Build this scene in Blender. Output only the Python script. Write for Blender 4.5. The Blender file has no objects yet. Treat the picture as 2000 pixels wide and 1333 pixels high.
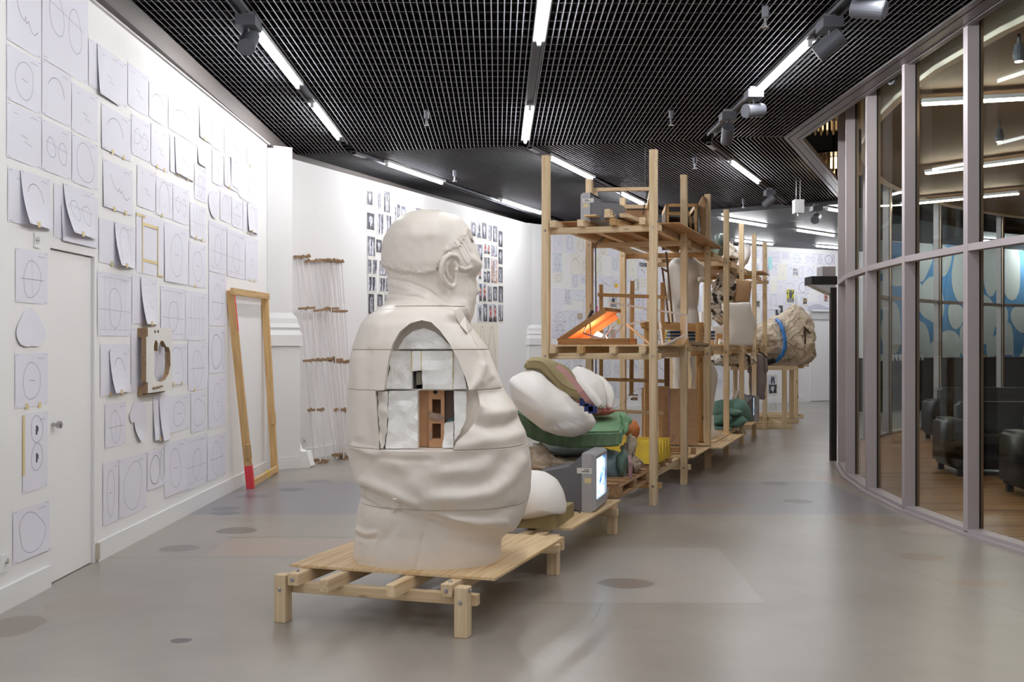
import bpy, bmesh, math, random
import numpy as np
from mathutils import Vector, Matrix, noise
from math import sin, cos, pi, radians, sqrt, atan2
R = random.Random(7)
SC = bpy.context.scene
COL = SC.collection
# ------------------------------------------------------------------ camera, world, exposure
FPX, CX, HY, CZ = 2040.0, 1000.0, 671.0, 1.5      # focal length in pixels, horizon row, eye height
cam = bpy.data.cameras.new('camera'); cam.sensor_width = 36; cam.lens = 36*FPX/2000
cam.shift_y = 4.5/2000; cam.clip_start = .05; cam.clip_end = 200
camo = bpy.data.objects.new('camera', cam); COL.objects.link(camo)
camo.location = (0, 0, CZ); camo.rotation_euler = (pi/2, 0, 0); SC.camera = camo
w = bpy.data.worlds.new('world'); SC.world = w; w.use_nodes = True
w.node_tree.nodes['Background'].inputs[0].default_value = (.85, .9, 1, 1)
w.node_tree.nodes['Background'].inputs[1].default_value = .05
SC.view_settings.view_transform = 'Standard'; SC.view_settings.look = 'None'
SC.view_settings.gamma = 1; SC.view_settings.use_curve_mapping = False
SC.view_settings.exposure = 0.12
SC.cycles.max_bounces = 8; SC.cycles.transparent_max_bounces = 16; SC.cycles.sample_clamp_indirect = 3; SC.cycles.sample_clamp_direct = 18; SC.cycles.caustics_reflective = False
TUBE = 112.0        # emission of the fluorescent tubes
TUBE_FAR = 118.0   # the brighter tubes beyond the ceiling fold
WARM = 42.0        # emission of the lounge strip lights

def W(x, y, Y): return Vector(((x-CX)*Y/FPX, Y, CZ-(y-HY)*Y/FPX))
def G(x, y, z=0.0):
    Y = (CZ-z)*FPX/(y-HY); return Vector(((x-CX)*Y/FPX, Y, z))
def srgb(r, g, b):
    f = lambda c: (c/255/12.92) if c/255 <= .04045 else ((c/255+.055)/1.055)**2.4
    return (f(r), f(g), f(b), 1)
# ------------------------------------------------------------------ materials
MATS = {}
def mat(name, col, rough=.6, metal=0.0, var=0.0, vscale=6.0, bump=0.0, bscale=40.0, spec=.5, emit=0, alpha=None, col2=None, stretch=(1,1,1), detail=4, coat=0, objrand=False):
    m = bpy.data.materials.new(name); m.use_nodes = True; nt = m.node_tree; N = nt.nodes; L = nt.links
    b = N['Principled BSDF']; b.inputs['Base Color'].default_value = col
    b.inputs['Roughness'].default_value = rough; b.inputs['Metallic'].default_value = metal
    b.inputs['Specular IOR Level'].default_value = spec
    if coat: b.inputs['Coat Weight'].default_value = coat; b.inputs['Coat Roughness'].default_value = .15
    if emit: b.inputs['Emission Color'].default_value = col; b.inputs['Emission Strength'].default_value = emit
    if var or bump or col2:
        tc = N.new('ShaderNodeTexCoord'); mp = N.new('ShaderNodeMapping'); mp.inputs['Scale'].default_value = stretch
        L.new(tc.outputs['Object'], mp.inputs['Vector'])
        if objrand:
            oi = N.new('ShaderNodeObjectInfo'); ad = N.new('ShaderNodeVectorMath'); ad.operation = 'ADD'
            sc = N.new('ShaderNodeMath'); sc.operation = 'MULTIPLY'; sc.inputs[1].default_value = 37
            L.new(oi.outputs['Random'], sc.inputs[0]); L.new(tc.outputs['Object'], ad.inputs[0]); L.new(sc.outputs[0], ad.inputs[1])
            L.new(ad.outputs[0], mp.inputs['Vector'])
    if var or col2:
        n = N.new('ShaderNodeTexNoise'); n.inputs['Scale'].default_value = vscale; n.inputs['Detail'].default_value = detail
        L.new(mp.outputs[0], n.inputs['Vector'])
        r = N.new('ShaderNodeValToRGB'); r.color_ramp.elements[0].position = .3; r.color_ramp.elements[1].position = .7
        c2 = col2 or tuple(min(1, c*(1+var)) for c in col[:3])+(1,)
        c1 = col if col2 else tuple(c*(1-var) for c in col[:3])+(1,)
        r.color_ramp.elements[0].color = c1; r.color_ramp.elements[1].color = c2
        L.new(n.outputs['Fac'], r.inputs[0]); L.new(r.outputs[0], b.inputs['Base Color'])
    if bump:
        n2 = N.new('ShaderNodeTexNoise'); n2.inputs['Scale'].default_value = bscale; n2.inputs['Detail'].default_value = 5
        L.new(mp.outputs[0], n2.inputs['Vector'])
        bp = N.new('ShaderNodeBump'); bp.inputs['Strength'].default_value = bump; bp.inputs['Distance'].default_value = .01
        L.new(n2.outputs['Fac'], bp.inputs['Height']); L.new(bp.outputs[0], b.inputs['Normal'])
    MATS[name] = m; return m
def wood(name, c1, c2, rough=.6, knots=True):
    m = bpy.data.materials.new(name); m.use_nodes = True; nt = m.node_tree; N = nt.nodes; L = nt.links
    b = N['Principled BSDF']; b.inputs['Roughness'].default_value = rough; b.inputs['Specular IOR Level'].default_value = .3
    tc = N.new('ShaderNodeTexCoord'); oi = N.new('ShaderNodeObjectInfo'); sc = N.new('ShaderNodeMath'); sc.operation = 'MULTIPLY'; sc.inputs[1].default_value = 53
    L.new(oi.outputs['Random'], sc.inputs[0]); ad = N.new('ShaderNodeVectorMath'); L.new(tc.outputs['Object'], ad.inputs[0]); L.new(sc.outputs[0], ad.inputs[1])
    mp = N.new('ShaderNodeMapping'); mp.inputs['Scale'].default_value = (1.2, 30, 30); L.new(ad.outputs[0], mp.inputs[0])
    n = N.new('ShaderNodeTexNoise'); n.inputs['Scale'].default_value = 1.6; n.inputs['Detail'].default_value = 5; n.inputs['Distortion'].default_value = .6
    L.new(mp.outputs[0], n.inputs['Vector'])
    r = N.new('ShaderNodeValToRGB'); r.color_ramp.elements[0].position = .32; r.color_ramp.elements[1].position = .62
    r.color_ramp.elements[0].color = c2; r.color_ramp.elements[1].color = c1; L.new(n.outputs['Fac'], r.inputs[0])
    # overall tone of each piece of timber
    hs = N.new('ShaderNodeHueSaturation'); mr = N.new('ShaderNodeMapRange'); mr.inputs['To Min'].default_value = .86; mr.inputs['To Max'].default_value = 1.1
    L.new(oi.outputs['Random'], mr.inputs[0]); L.new(mr.outputs[0], hs.inputs['Value']); L.new(r.outputs[0], hs.inputs['Color'])
    out = hs.outputs[0]
    if knots:
        mp2 = N.new('ShaderNodeMapping'); mp2.inputs['Scale'].default_value = (2.2, 9, 9); L.new(ad.outputs[0], mp2.inputs[0])
        v = N.new('ShaderNodeTexVoronoi'); v.inputs['Scale'].default_value = 1.0; L.new(mp2.outputs[0], v.inputs['Vector'])
        kr = N.new('ShaderNodeValToRGB'); kr.color_ramp.elements[0].position = .05; kr.color_ramp.elements[1].position = .12
        kr.color_ramp.elements[0].color = (1,1,1,1); kr.color_ramp.elements[1].color = (0,0,0,1); L.new(v.outputs['Distance'], kr.inputs[0])
        mx = N.new('ShaderNodeMix'); mx.data_type = 'RGBA'; L.new(kr.outputs[0], mx.inputs[0]); L.new(out, mx.inputs[6]); mx.inputs[7].default_value = (.16,.07,.025,1)
        out = mx.outputs[2]
    L.new(out, b.inputs['Base Color'])
    MATS[name] = m; return m
M_pine = wood('pine', srgb(226,205,172), srgb(206,178,138))
M_pine2 = wood('pine_aged', srgb(196,160,112), srgb(170,130,84))
M_ply = wood('plywood_face', srgb(228,203,165), srgb(205,170,122), knots=False)
M_plyb = wood('plywood_brown', srgb(190,150,105), srgb(160,118,78), knots=False)
M_mdf = mat('hardboard', srgb(178,144,110), .7, var=.08, vscale=30)
M_card = mat('cardboard', srgb(168,134,100), .8, var=.1, vscale=8)
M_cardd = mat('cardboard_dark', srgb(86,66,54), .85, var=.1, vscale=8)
M_wall = mat('wall_white', srgb(242,241,242), .65, bump=.06, bscale=160)
M_base = mat('baseboard_white', srgb(240,240,241), .4)
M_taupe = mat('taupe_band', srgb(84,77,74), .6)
M_black = mat('black_void', srgb(12,12,14), .8)
M_slat = mat('slat_black', srgb(26,26,30), .45)
M_slatb = mat('slat_edge', srgb(172,172,184), .4, metal=.2)
M_panel = mat('dark_ceiling_panel', srgb(34,35,40), .5)
M_alu = mat('aluminium', srgb(170,168,174), .38, metal=.75)
M_mull = mat('mullion_paint', srgb(182,174,178), .45, metal=.25, bump=.02)
M_gask = mat('gasket_black', srgb(20,18,20), .5)
M_brass = mat('bronze_anodised', srgb(150,130,112), .3, metal=.8)
M_trim = mat('ceiling_trim_metal', srgb(132,128,130), .38, metal=.55)
M_tube = mat('tube_light', (1,1,1,1), emit=TUBE)
M_tubef = mat('tube_light_far', (.97,.98,1,1), emit=TUBE_FAR)
M_warm = mat('strip_light_warm', (1,.86,.66,1), emit=WARM)
M_fix = mat('fixture_white', srgb(215,218,222), .35)
M_dfix = mat('fixture_grey', srgb(96,98,106), .5, metal=.2)
M_refl = mat('reflector', srgb(225,225,220), .3, metal=.35)
M_plast = mat('plaster', srgb(240,232,223), .42, var=.045, vscale=3.5, bump=.12, bscale=18, coat=.12)
M_plw = mat('plaster_white', srgb(244,240,236), .45, var=.03, vscale=5, bump=.08, bscale=20)
M_poly = mat('polystyrene', srgb(252,252,251), .75, bump=.25, bscale=70)
M_glue = mat('glue_stain', srgb(226,205,150), .6, var=.1)
M_brick = mat('clay_block', srgb(190,146,108), .7, var=.08, vscale=12, bump=.1)
M_brick2 = mat('clay_block_dark', srgb(124,92,68), .8)
M_mort = mat('mortar', srgb(150,130,118), .9, bump=.6)
M_paper = mat('paper', srgb(233,232,243), .75)
M_paperw = mat('paper_cream', srgb(236,229,214), .75)
M_pencil = mat('pencil_line', srgb(150,148,165), .7)
M_pencild = mat('pencil_dark', srgb(88,86,100), .7)
M_tape = mat('masking_tape', srgb(226,208,158), .7)
M_steel = mat('zinc_bolt', srgb(190,190,195), .25, metal=1)
M_grey = mat('tv_grey', srgb(152,152,158), .4)
M_greyd = mat('tv_dark_grey', srgb(104,104,110), .45)
M_label = mat('sticker_white', srgb(228,226,220), .6)
M_red = mat('red_paint', srgb(236,72,84), .5)
M_cable = mat('cable_black', srgb(18,18,20), .5)
def glassmat(name, tint=(.93,.96,.95,1)):
    m = bpy.data.materials.new(name); m.use_nodes = True; N = m.node_tree.nodes; L = m.node_tree.links
    for n in list(N): N.remove(n)
    o = N.new('ShaderNodeOutputMaterial'); mx = N.new('ShaderNodeMixShader'); t = N.new('ShaderNodeBsdfTransparent'); t.inputs[0].default_value = tint
    g = N.new('ShaderNodeBsdfGlossy'); g.inputs['Roughness'].default_value = .0; g.inputs['Color'].default_value = (1,1,1,1)
    f = N.new('ShaderNodeFresnel'); f.inputs[0].default_value = 1.27
    ge = N.new('ShaderNodeNewGeometry'); iv = N.new('ShaderNodeMath'); iv.operation = 'SUBTRACT'; iv.inputs[0].default_value = 1; L.new(ge.outputs['Backfacing'], iv.inputs[1])
    mu = N.new('ShaderNodeMath'); mu.operation = 'MULTIPLY'; L.new(f.outputs[0], mu.inputs[0]); L.new(iv.outputs[0], mu.inputs[1])
    L.new(mu.outputs[0], mx.inputs[0]); L.new(t.outputs[0], mx.inputs[1]); L.new(g.outputs[0], mx.inputs[2]); L.new(mx.outputs[0], o.inputs[0])
    return m
M_glass = glassmat('window_glass')
# ------------------------------------------------------------------ mesh helpers
class MB:
    def __init__(s): s.v = []; s.f = []; s.m = []
    def add(s, vs, fs, mi=0):
        k = len(s.v); s.v += [tuple(p) for p in vs]; s.f += [tuple(i+k for i in f) for f in fs]; s.m += [mi]*len(fs); return s
    def box(s, lo, hi, mi=0, M=None):
        x0,y0,z0 = lo; x1,y1,z1 = hi
        vs = [Vector(p) for p in ((x0,y0,z0),(x1,y0,z0),(x1,y1,z0),(x0,y1,z0),(x0,y0,z1),(x1,y0,z1),(x1,y1,z1),(x0,y1,z1))]
        if M is not None: vs = [M@p for p in vs]
        return s.add(vs, [(0,3,2,1),(4,5,6,7),(0,1,5,4),(1,2,6,5),(2,3,7,6),(3,0,4,7)], mi)
    def hexa(s, c, mi=0):   # 8 corners, bottom ring then top ring
        return s.add(c, [(0,3,2,1),(4,5,6,7),(0,1,5,4),(1,2,6,5),(2,3,7,6),(3,0,4,7)], mi)
    def prism(s, pts, d, mi=0):   # polygon of 3-D points extruded by vector d
        n = len(pts); d = Vector(d); vs = [Vector(p) for p in pts]+[Vector(p)+d for p in pts]
        fs = [tuple(range(n))[::-1], tuple(range(n,2*n))]+[(i,(i+1)%n,(i+1)%n+n,i+n) for i in range(n)]
        return s.add(vs, fs, mi)
    def tube(s, pts, r, n=8, mi=0, cap=True):
        P = [Vector(p) for p in pts]; rs = r if isinstance(r, (list,tuple)) else [r]*len(P)
        t = (P[1]-P[0]).normalized(); a = t.orthogonal().normalized(); vs = []
        for i, p in enumerate(P):
            t2 = (P[min(i+1,len(P)-1)]-P[max(i-1,0)]).normalized(); a = (a-t2*a.dot(t2)).normalized(); b = t2.cross(a)
            vs += [p+(a*cos(2*pi*k/n)+b*sin(2*pi*k/n))*rs[i] for k in range(n)]
        fs = [(i*n+k, i*n+(k+1)%n, (i+1)*n+(k+1)%n, (i+1)*n+k) for i in range(len(P)-1) for k in range(n)]
        if cap: fs += [tuple(range(n))[::-1], tuple(range((len(P)-1)*n, len(P)*n))]
        return s.add(vs, fs, mi)
    def mesh(s, name):
        m = bpy.data.meshes.new(name); m.from_pydata(s.v, [], s.f)
        if any(s.m): m.polygons.foreach_set('material_index', s.m)
        m.update(); return m
PW = {}
def obj(name, me, mats, parent=None, M=None, smooth=False, world=True):
    """link a mesh; M is its world matrix (or local when world=False)"""
    if isinstance(me, MB): me = me.mesh(name)
    if mats is not None and not me.materials:
        for m in (mats if isinstance(mats, (list,tuple)) else [mats]): me.materials.append(m)
    o = bpy.data.objects.new(name, me); COL.objects.link(o); M = M or Matrix()
    if smooth: me.polygons.foreach_set('use_smooth', [True]*len(me.polygons))
    if parent is not None:
        o.parent = parent
        if world: M = PW.get(parent.name, Matrix()).inverted() @ M
    o.matrix_local = M; o.matrix_basis = M
    PW[o.name] = (PW.get(parent.name, Matrix()) @ M) if parent is not None else M
    return o
def tag(o, label=None, cat=None, group=None, kind=None):
    if label: o['label'] = label
    if label and len(label.split()) > 16: print('LONG', label)
    if cat: o['category'] = cat
    if group: o['group'] = group
    if kind: o['kind'] = kind
    return o
def thing(name, label, cat, loc=(0,0,0), group=None, rotz=0):
    o = bpy.data.objects.new(name, None); COL.objects.link(o); o.empty_display_size = .1
    M = Matrix.Translation(Vector(loc)) @ Matrix.Rotation(rotz, 4, 'Z'); o.matrix_basis = M; PW[o.name] = M
    return tag(o, label, cat, group)
def struct(name, me, mats, parent=None, **k):
    o = obj(name, me, mats, parent, **k)
    if parent is None: o['kind'] = 'structure'
    return o
def copy_tree(o, M, label=None, group=None):
    c = o.copy(); COL.objects.link(c); c.matrix_basis = M
    if label: c['label'] = label
    if group: c['group'] = group
    def rec(src, dst):
        for ch in list(src.children):
            d = ch.copy(); COL.objects.link(d); d.parent = dst; d.matrix_basis = ch.matrix_basis.copy(); rec(ch, d)
    rec(o, c); return c
def frame(a, b, up=(0,0,1)):
    a = Vector(a); b = Vector(b); x = (b-a).normalized(); u = Vector(up)
    if abs(x.dot(u)) > .98: u = Vector((0,1,0))
    y = u.cross(x).normalized(); z = x.cross(y)
    M = Matrix((x, y, z)).transposed().to_4x4(); M.translation = a; return M, (b-a).length
def beam(name, a, b, wy, hz, m, parent=None, up=(0,0,1), bev=.003, **k):
    M, L = frame(a, b, up); bm = bmesh.new(); bmesh.ops.create_cube(bm, size=1)
    bmesh.ops.scale(bm, vec=(L, wy, hz), verts=bm.verts); bmesh.ops.translate(bm, vec=(L/2,0,0), verts=bm.verts)
    if bev: bmesh.ops.bevel(bm, geom=list(bm.edges), offset=bev, segments=1, affect='EDGES')
    me = bpy.data.meshes.new(name); bm.to_mesh(me); bm.free()
    return obj(name, me, m, parent, M=M, **k)
def fbm(p, sc, oc=4):
    return noise.fractal(Vector(p)*sc, 1.0, 2.0, oc)
def interp(tab, v):
    xs = [t[0] for t in tab]; return [float(np.interp(v, xs, [t[i] for t in tab])) for i in range(1, len(tab[0]))]
ORD = ['first','second','third','fourth','fifth','sixth','seventh','eighth','ninth','tenth','eleventh','twelfth','thirteenth','fourteenth','fifteenth','sixteenth','seventeenth','eighteenth','nineteenth','twentieth','twenty-first','twenty-second','twenty-third','twenty-fourth','twenty-fifth','twenty-sixth']

# ------------------------------------------------------------------ floor
def floor_mat():
    m = bpy.data.materials.new('polished_concrete'); m.use_nodes = True; nt = m.node_tree; N = nt.nodes; L = nt.links
    b = N['Principled BSDF']; tc = N.new('ShaderNodeTexCoord'); sp = N.new('ShaderNodeSeparateXYZ'); L.new(tc.outputs['Object'], sp.inputs[0])
    def math_(op, a, bb=None, c=None):
        n = N.new('ShaderNodeMath'); n.operation = op
        for i, q in enumerate((a, bb, c)):
            if q is None: continue
            if isinstance(q, (int,float)): n.inputs[i].default_value = q
            else: L.new(q, n.inputs[i])
        return n.outputs[0]
    def noi(scale, det=4, vec=None, dist=0):
        n = N.new('ShaderNodeTexNoise'); n.inputs['Scale'].default_value = scale; n.inputs['Detail'].default_value = det; n.inputs['Distortion'].default_value = dist
        L.new(vec or tc.outputs['Object'], n.inputs['Vector']); return n.outputs['Fac']
    def ramp(f, a, bb, ca=(0,0,0,1), cb=(1,1,1,1)):
        r = N.new('ShaderNodeValToRGB'); r.color_ramp.elements[0].position = a; r.color_ramp.elements[1].position = bb
        r.color_ramp.elements[0].color = ca; r.color_ramp.elements[1].color = cb; L.new(f, r.inputs[0]); return r.outputs[0]
    def mix(fac, c1, c2):
        n = N.new('ShaderNodeMix'); n.data_type = 'RGBA'
        for i, q in ((0, fac), (6, c1), (7, c2)):
            if isinstance(q, (tuple,float,int)): n.inputs[i].default_value = q
            else: L.new(q, n.inputs[i])
        return n.outputs[2]
    X, Y = sp.outputs[0], sp.outputs[1]
    wob = math_('MULTIPLY', math_('SUBTRACT', noi(3.5, 3), .5), .10)
    Xw = math_('ADD', X, wob); Yw = math_('ADD', Y, wob)
    base = ramp(noi(.8, 6), .35, .7, srgb(146,140,132), srgb(164,158,151))
    base = mix(math_('MULTIPLY', ramp(noi(5, 8), .45, .75), .3), base, srgb(134,128,122))
    def rect(x0, x1, y0, y1, xx=X, yy=Y, s=.01):
        def st(v, e, inv=False):
            n = N.new('ShaderNodeMapRange'); n.inputs['From Min'].default_value = e-s; n.inputs['From Max'].default_value = e+s
            n.inputs['To Min'].default_value = 1 if inv else 0; n.inputs['To Max'].default_value = 0 if inv else 1; L.new(v, n.inputs[0]); return n.outputs[0]
        return math_('MULTIPLY', math_('MULTIPLY', st(xx, x0), st(xx, x1, True)), math_('MULTIPLY', st(yy, y0), st(yy, y1, True)))
    def ell(cx, cy, rx, ry, s=.08):
        a = math_('POWER', math_('ABSOLUTE', math_('DIVIDE', math_('SUBTRACT', Xw, cx), rx)), 2); c = math_('POWER', math_('ABSOLUTE', math_('DIVIDE', math_('SUBTRACT', Yw, cy), ry)), 2)
        n = N.new('ShaderNodeMapRange'); n.inputs['From Min'].default_value = 1+s; n.inputs['From Max'].default_value = 1-s; L.new(math_('ADD', a, c), n.inputs[0]); return n.outputs[0]
    base = mix(math_('MULTIPLY', rect(-2.9, 3.4, 9.15, 11.35), .8), base, srgb(122,122,130))       # older bluish bay
    base = mix(math_('MULTIPLY', rect(-2.15, -.3, 7.38, 8.07, Xw, Yw, .02), .85), base, srgb(168,152,140))   # repair patch
    base = mix(math_('MULTIPLY', rect(-2.2, -.3, 8.03, 8.10, X, Yw, .02), .5), base, srgb(110,102,96))
    base = mix(rect(-2.9, -1.15, 7.30, 7.312, s=.004), base, srgb(112,106,102))
    # triangular lighter bay right of the platforms
    d = math_('SUBTRACT', math_('MULTIPLY_ADD', Y, -.5665, 4.61), math_('ADD', X, 0.0))
    tri = math_('MULTIPLY', rect(.3, 2.2, 6.02, 7.66), math_('GREATER_THAN', math_('SUBTRACT', 1.46, math_('MULTIPLY_ADD', math_('SUBTRACT', Y, 6.03), -.03, X)), 0))
    base = mix(math_('MULTIPLY', tri, .6), base, srgb(176,170,166))
    base = mix(rect(.0, 1.46, 6.02, 6.03, s=.004), base, srgb(118,112,108))
    for (px, py, wx, wy, c, k) in ((353,1252,20,5,(78,74,72),.8),(350,1072,36,6.5,(122,114,108),.8),(463,1037,38,7,(112,106,102),.8),
            (440,994,27,4,(100,102,110),.7),(440,1003,29,4,(104,106,114),.7),(495,970,31,3.5,(100,102,110),.7),(568,957,27,3.5,(92,94,102),.75),(620,941,26,3,(110,108,110),.7),
            (1222,1140,54,10,(128,116,106),.6),(1512,945,27,3,(96,90,88),.8),(1557,980,28,4,(88,82,80),.85),(1800,1088,45,7,(150,128,112),.6),(1915,1140,60,9,(160,138,122),.5),
            (1640,935,45,8,(150,128,108),.6),(1400,990,70,6,(150,128,108),.35),(20,1225,60,22,(120,104,94),.5),(180,1180,90,20,(140,126,116),.3),
            (1850,1035,90,9,(186,172,164),.5),(1700,1015,70,12,(140,122,106),.45),(560,915,20,3,(100,98,100),.5)):
        g = G(px, py); a = G(px+wx, py); bb = G(px, py-wy); e = ell(g.x, g.y, a.x-g.x, abs(bb.y-g.y))
        base = mix(math_('MULTIPLY', e, min(1, k*1.35)), base, srgb(*c))
    # hairline cracks
    v = N.new('ShaderNodeTexVoronoi'); v.voronoi_dimensions = '2D'; v.feature = 'DISTANCE_TO_EDGE'; v.inputs['Scale'].default_value = .38
    wv = N.new('ShaderNodeCombineXYZ'); L.new(Xw, wv.inputs[0]); L.new(Yw, wv.inputs[1]); L.new(wv.outputs[0], v.inputs['Vector'])
    crack = ramp(v.outputs['Distance'], .0005, .0016, (1,1,1,1), (0,0,0,1))
    crack = math_('MULTIPLY', crack, math_('MULTIPLY', ramp(noi(.5, 2), .52, .6), .5)); base = mix(crack, base, srgb(104,98,94))
    L.new(base, b.inputs['Base Color'])
    r = N.new('ShaderNodeMapRange'); r.inputs['To Min'].default_value = .278; r.inputs['To Max'].default_value = .33; L.new(noi(1.3, 5), r.inputs[0]); L.new(r.outputs[0], b.inputs['Roughness'])
    bp = N.new('ShaderNodeBump'); bp.inputs['Strength'].default_value = .16; bp.inputs['Distance'].default_value = .004
    L.new(noi(75, 3), bp.inputs['Height']); L.new(bp.outputs[0], b.inputs['Normal'])
    b.inputs['Specular IOR Level'].default_value = .75
    return m
# ring of the round lounge, from the measured mullion feet
RING = [(3.551,8.18),(3.491,9.32),(3.56,10.50),(3.717,11.63),(4.026,12.90),(4.40,14.03),(4.87,15.12),(5.44,16.17),(6.10,17.16),(6.84,18.09),(7.66,18.95),(8.55,19.74),(9.50,20.45),(10.5,21.07),(11.6,21.6),(12.8,22.0)]
NEAR = []
p = Vector((3.551, 8.18)); h = radians(-8.4)
for i in range(8):
    p = p - Vector((sin(h), cos(h)))*1.16; NEAR.append((p.x, p.y)); h -= radians(5.6)
RING = NEAR[::-1] + RING
E_IDX = len(NEAR)
fl = MB(); fl.add([(-14,-6,0),(22,-6,0),(22,36,0),(-14,36,0)], [(0,1,2,3)])
struct('floor', fl, floor_mat())
# lounge floor: strip parquet
m = bpy.data.materials.new('strip_parquet'); m.use_nodes = True; N = m.node_tree.nodes; L = m.node_tree.links; b = N['Principled BSDF']
tc = N.new('ShaderNodeTexCoord'); mp = N.new('ShaderNodeMapping'); mp.inputs['Rotation'].default_value = (0,0,.03); L.new(tc.outputs['Object'], mp.inputs[0])
bk = N.new('ShaderNodeTexBrick'); bk.inputs['Scale'].default_value = 1; bk.inputs['Brick Width'].default_value = 1.6; bk.inputs['Row Height'].default_value = .062
bk.inputs['Mortar Size'].default_value = .003; bk.inputs['Color1'].default_value = srgb(186,142,98); bk.inputs['Color2'].default_value = srgb(132,92,60); bk.inputs['Mortar'].default_value = srgb(66,40,26); bk.inputs['Bias'].default_value = -.1
L.new(mp.outputs[0], bk.inputs['Vector']); L.new(bk.outputs['Color'], b.inputs['Base Color']); b.inputs['Roughness'].default_value = .28
M_parq = m
fb = MB(); pts = [(x, y, .012) for x, y in RING]+[(22, 22, .012), (22, RING[0][1], .012)]
fb.add(pts, [tuple(range(len(pts)))[::-1]])
struct('floor_lounge', fb, M_parq)

# ------------------------------------------------------------------ ceiling of black slats
HC = 2.5+CZ
O1 = Vector((-2.86,13.78)); I1 = Vector((3.29,12.65)); O2 = Vector((.43,21.8)); I2 = Vector((5.69,18.15)); O0 = Vector((-2.63,-3.0)); I0 = Vector((3.51,-3.0))
void = MB(); void.box((-6,-5,HC+.75), (22,36,HC+.8))
ceil = struct('ceiling', void, M_black)
NS = 124
TRK = {'left': -1.90, 'middle': .34, 'right': 2.55}
TRK2 = []
for _a, _b in (((690,300),(862,358)),((1035,290),(1155,350)),((1385,283),(1480,357))):
    _Ya, _Yb = FPX*2.47/(HY-_a[1]), FPX*2.47/(HY-_b[1]); TRK2.append((W(_a[0],_a[1],_Ya), W(_b[0],_b[1],_Yb)))
def near_track(a, c):
    m = (a+c)/2
    if a.y < 0 or c.y < 0:
        m = a.lerp(c, .6); return any(abs(m.x-(x0+.03*0-.0142*m.y)) < .05 for x0 in TRK.values())
    p = a.lerp(c, .25)
    return any(abs((p-Vector(q0[:2])).cross((Vector(q1[:2])-Vector(q0[:2])).normalized())) < .045 for q0, q1 in TRK2)
def slats(A0, B0, A1, B1, name):
    mb = MB()
    for i in range(NS+1):
        t = i/NS; a = A0.lerp(B0, t); c = A1.lerp(B1, t)
        if near_track(a, c): continue
        d = (c-a).normalized(); n = Vector((-d.y, d.x))*.0042
        z0, z1 = HC, HC+.055
        q = [(a+n, z0), (a-n, z0), (c-n, z0), (c+n, z0)]
        vs = [(v.x, v.y, z) for v, z in q]+[(v.x, v.y, z1) for v, _ in q]
        mb.add(vs, [(0,1,2,3)], 1); mb.add(vs, [(4,7,6,5),(0,4,5,1),(1,5,6,2),(2,6,7,3),(3,7,4,0)], 0)
    return mb
def cross(A0, B0, A1, B1, d, name):
    """slats square to the direction d, clipped to the bay"""
    mb = MB(); d = d.normalized(); n = Vector((d.y, -d.x))
    quad = [A0, B0, B1, A1]; s0 = min(q.dot(d) for q in quad); s1 = max(q.dot(d) for q in quad); s = s0+.1
    while s < s1:
        hits = []
        for i in range(4):
            a, b_ = quad[i], quad[(i+1)%4]; da, db = a.dot(d)-s, b_.dot(d)-s
            if da*db < 0: hits.append(a.lerp(b_, da/(da-db)))
        if len(hits) == 2:
            a, c = hits; e = d*.0042; z0, z1 = HC+(.012 if A0 is O0 else .036), HC+.055
            vs = [(v.x, v.y, z) for z in (z0, z1) for v in (a-e, a+e, c+e, c-e)]
            mb.add(vs, [(0,1,2,3)], 1); mb.add(vs, [(4,7,6,5),(0,4,5,1),(1,5,6,2),(2,6,7,3),(3,7,4,0)], 0)
        s += .213
    return mb
for A0,B0,A1,B1 in ((O0,I0,O1,I1),(O1,I1,O2,I2)):
    tag(obj('long_slats', slats(A0,B0,A1,B1,''), [M_slat, M_slatb], ceil), kind='stuff')
    tag(obj('cross_slats', cross(A0,B0,A1,B1,(O1-O0) if A0 is O0 else Vector((sin(radians(22.5)),cos(radians(22.5)))),''), [M_slat, M_slatb], ceil), kind='stuff')
# ducts above the slats
dm = MB()
for x in (-1.2, .2, 1.4, 2.6): dm.tube([(x, -3, HC+.35), (x-.1, 12, HC+.35)], .07, 8)
for y in (3,5,7,8.2,9.3,10.5,11.6,12.5): dm.box((-2.4, y, HC+.25), (3.1, y+.1, HC+.29))
obj('ducts', dm, mat('duct_dark', srgb(44,38,36), .6), ceil)
# flat dark panel ceiling beyond the second fold
HP = 2.42+CZ
I3 = Vector((9.93,22.4)); O3 = Vector((6.4,27.0))
pm = MB(); pl = [(O2.x,O2.y),(I2.x,I2.y),(I3.x,I3.y),(15,25.5),(21,26),(21,34),(10,30),(O3.x,O3.y+.6),(O3.x-.4,O3.y+.5)]
pm.prism([(x,y,HP) for x,y in pl][::-1], (0,0,.12))
struct('ceiling_far', pm, M_panel)
vt = MB()
for (px, py, n) in ((1545,432,10),(1548,474,10),(1485,455,8)):
    for k in range(n):
        Y = FPX*2.42/(HY-py); q = W(px+k*2.7, py-.12*k, Y); vt.box((q.x-.012,q.y-.012,HP-.002),(q.x+.012,q.y+.05,HP+.001))
obj('vent_holes', vt, M_slatb, bpy.data.objects['ceiling_far'])
# upper taupe walls above the white panels
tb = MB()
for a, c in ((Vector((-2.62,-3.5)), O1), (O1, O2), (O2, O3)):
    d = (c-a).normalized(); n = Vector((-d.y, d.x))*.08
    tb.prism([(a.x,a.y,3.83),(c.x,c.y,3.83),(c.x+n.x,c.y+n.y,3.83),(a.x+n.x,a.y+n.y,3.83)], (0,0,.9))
struct('trim_1', tb, M_taupe)
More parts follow.
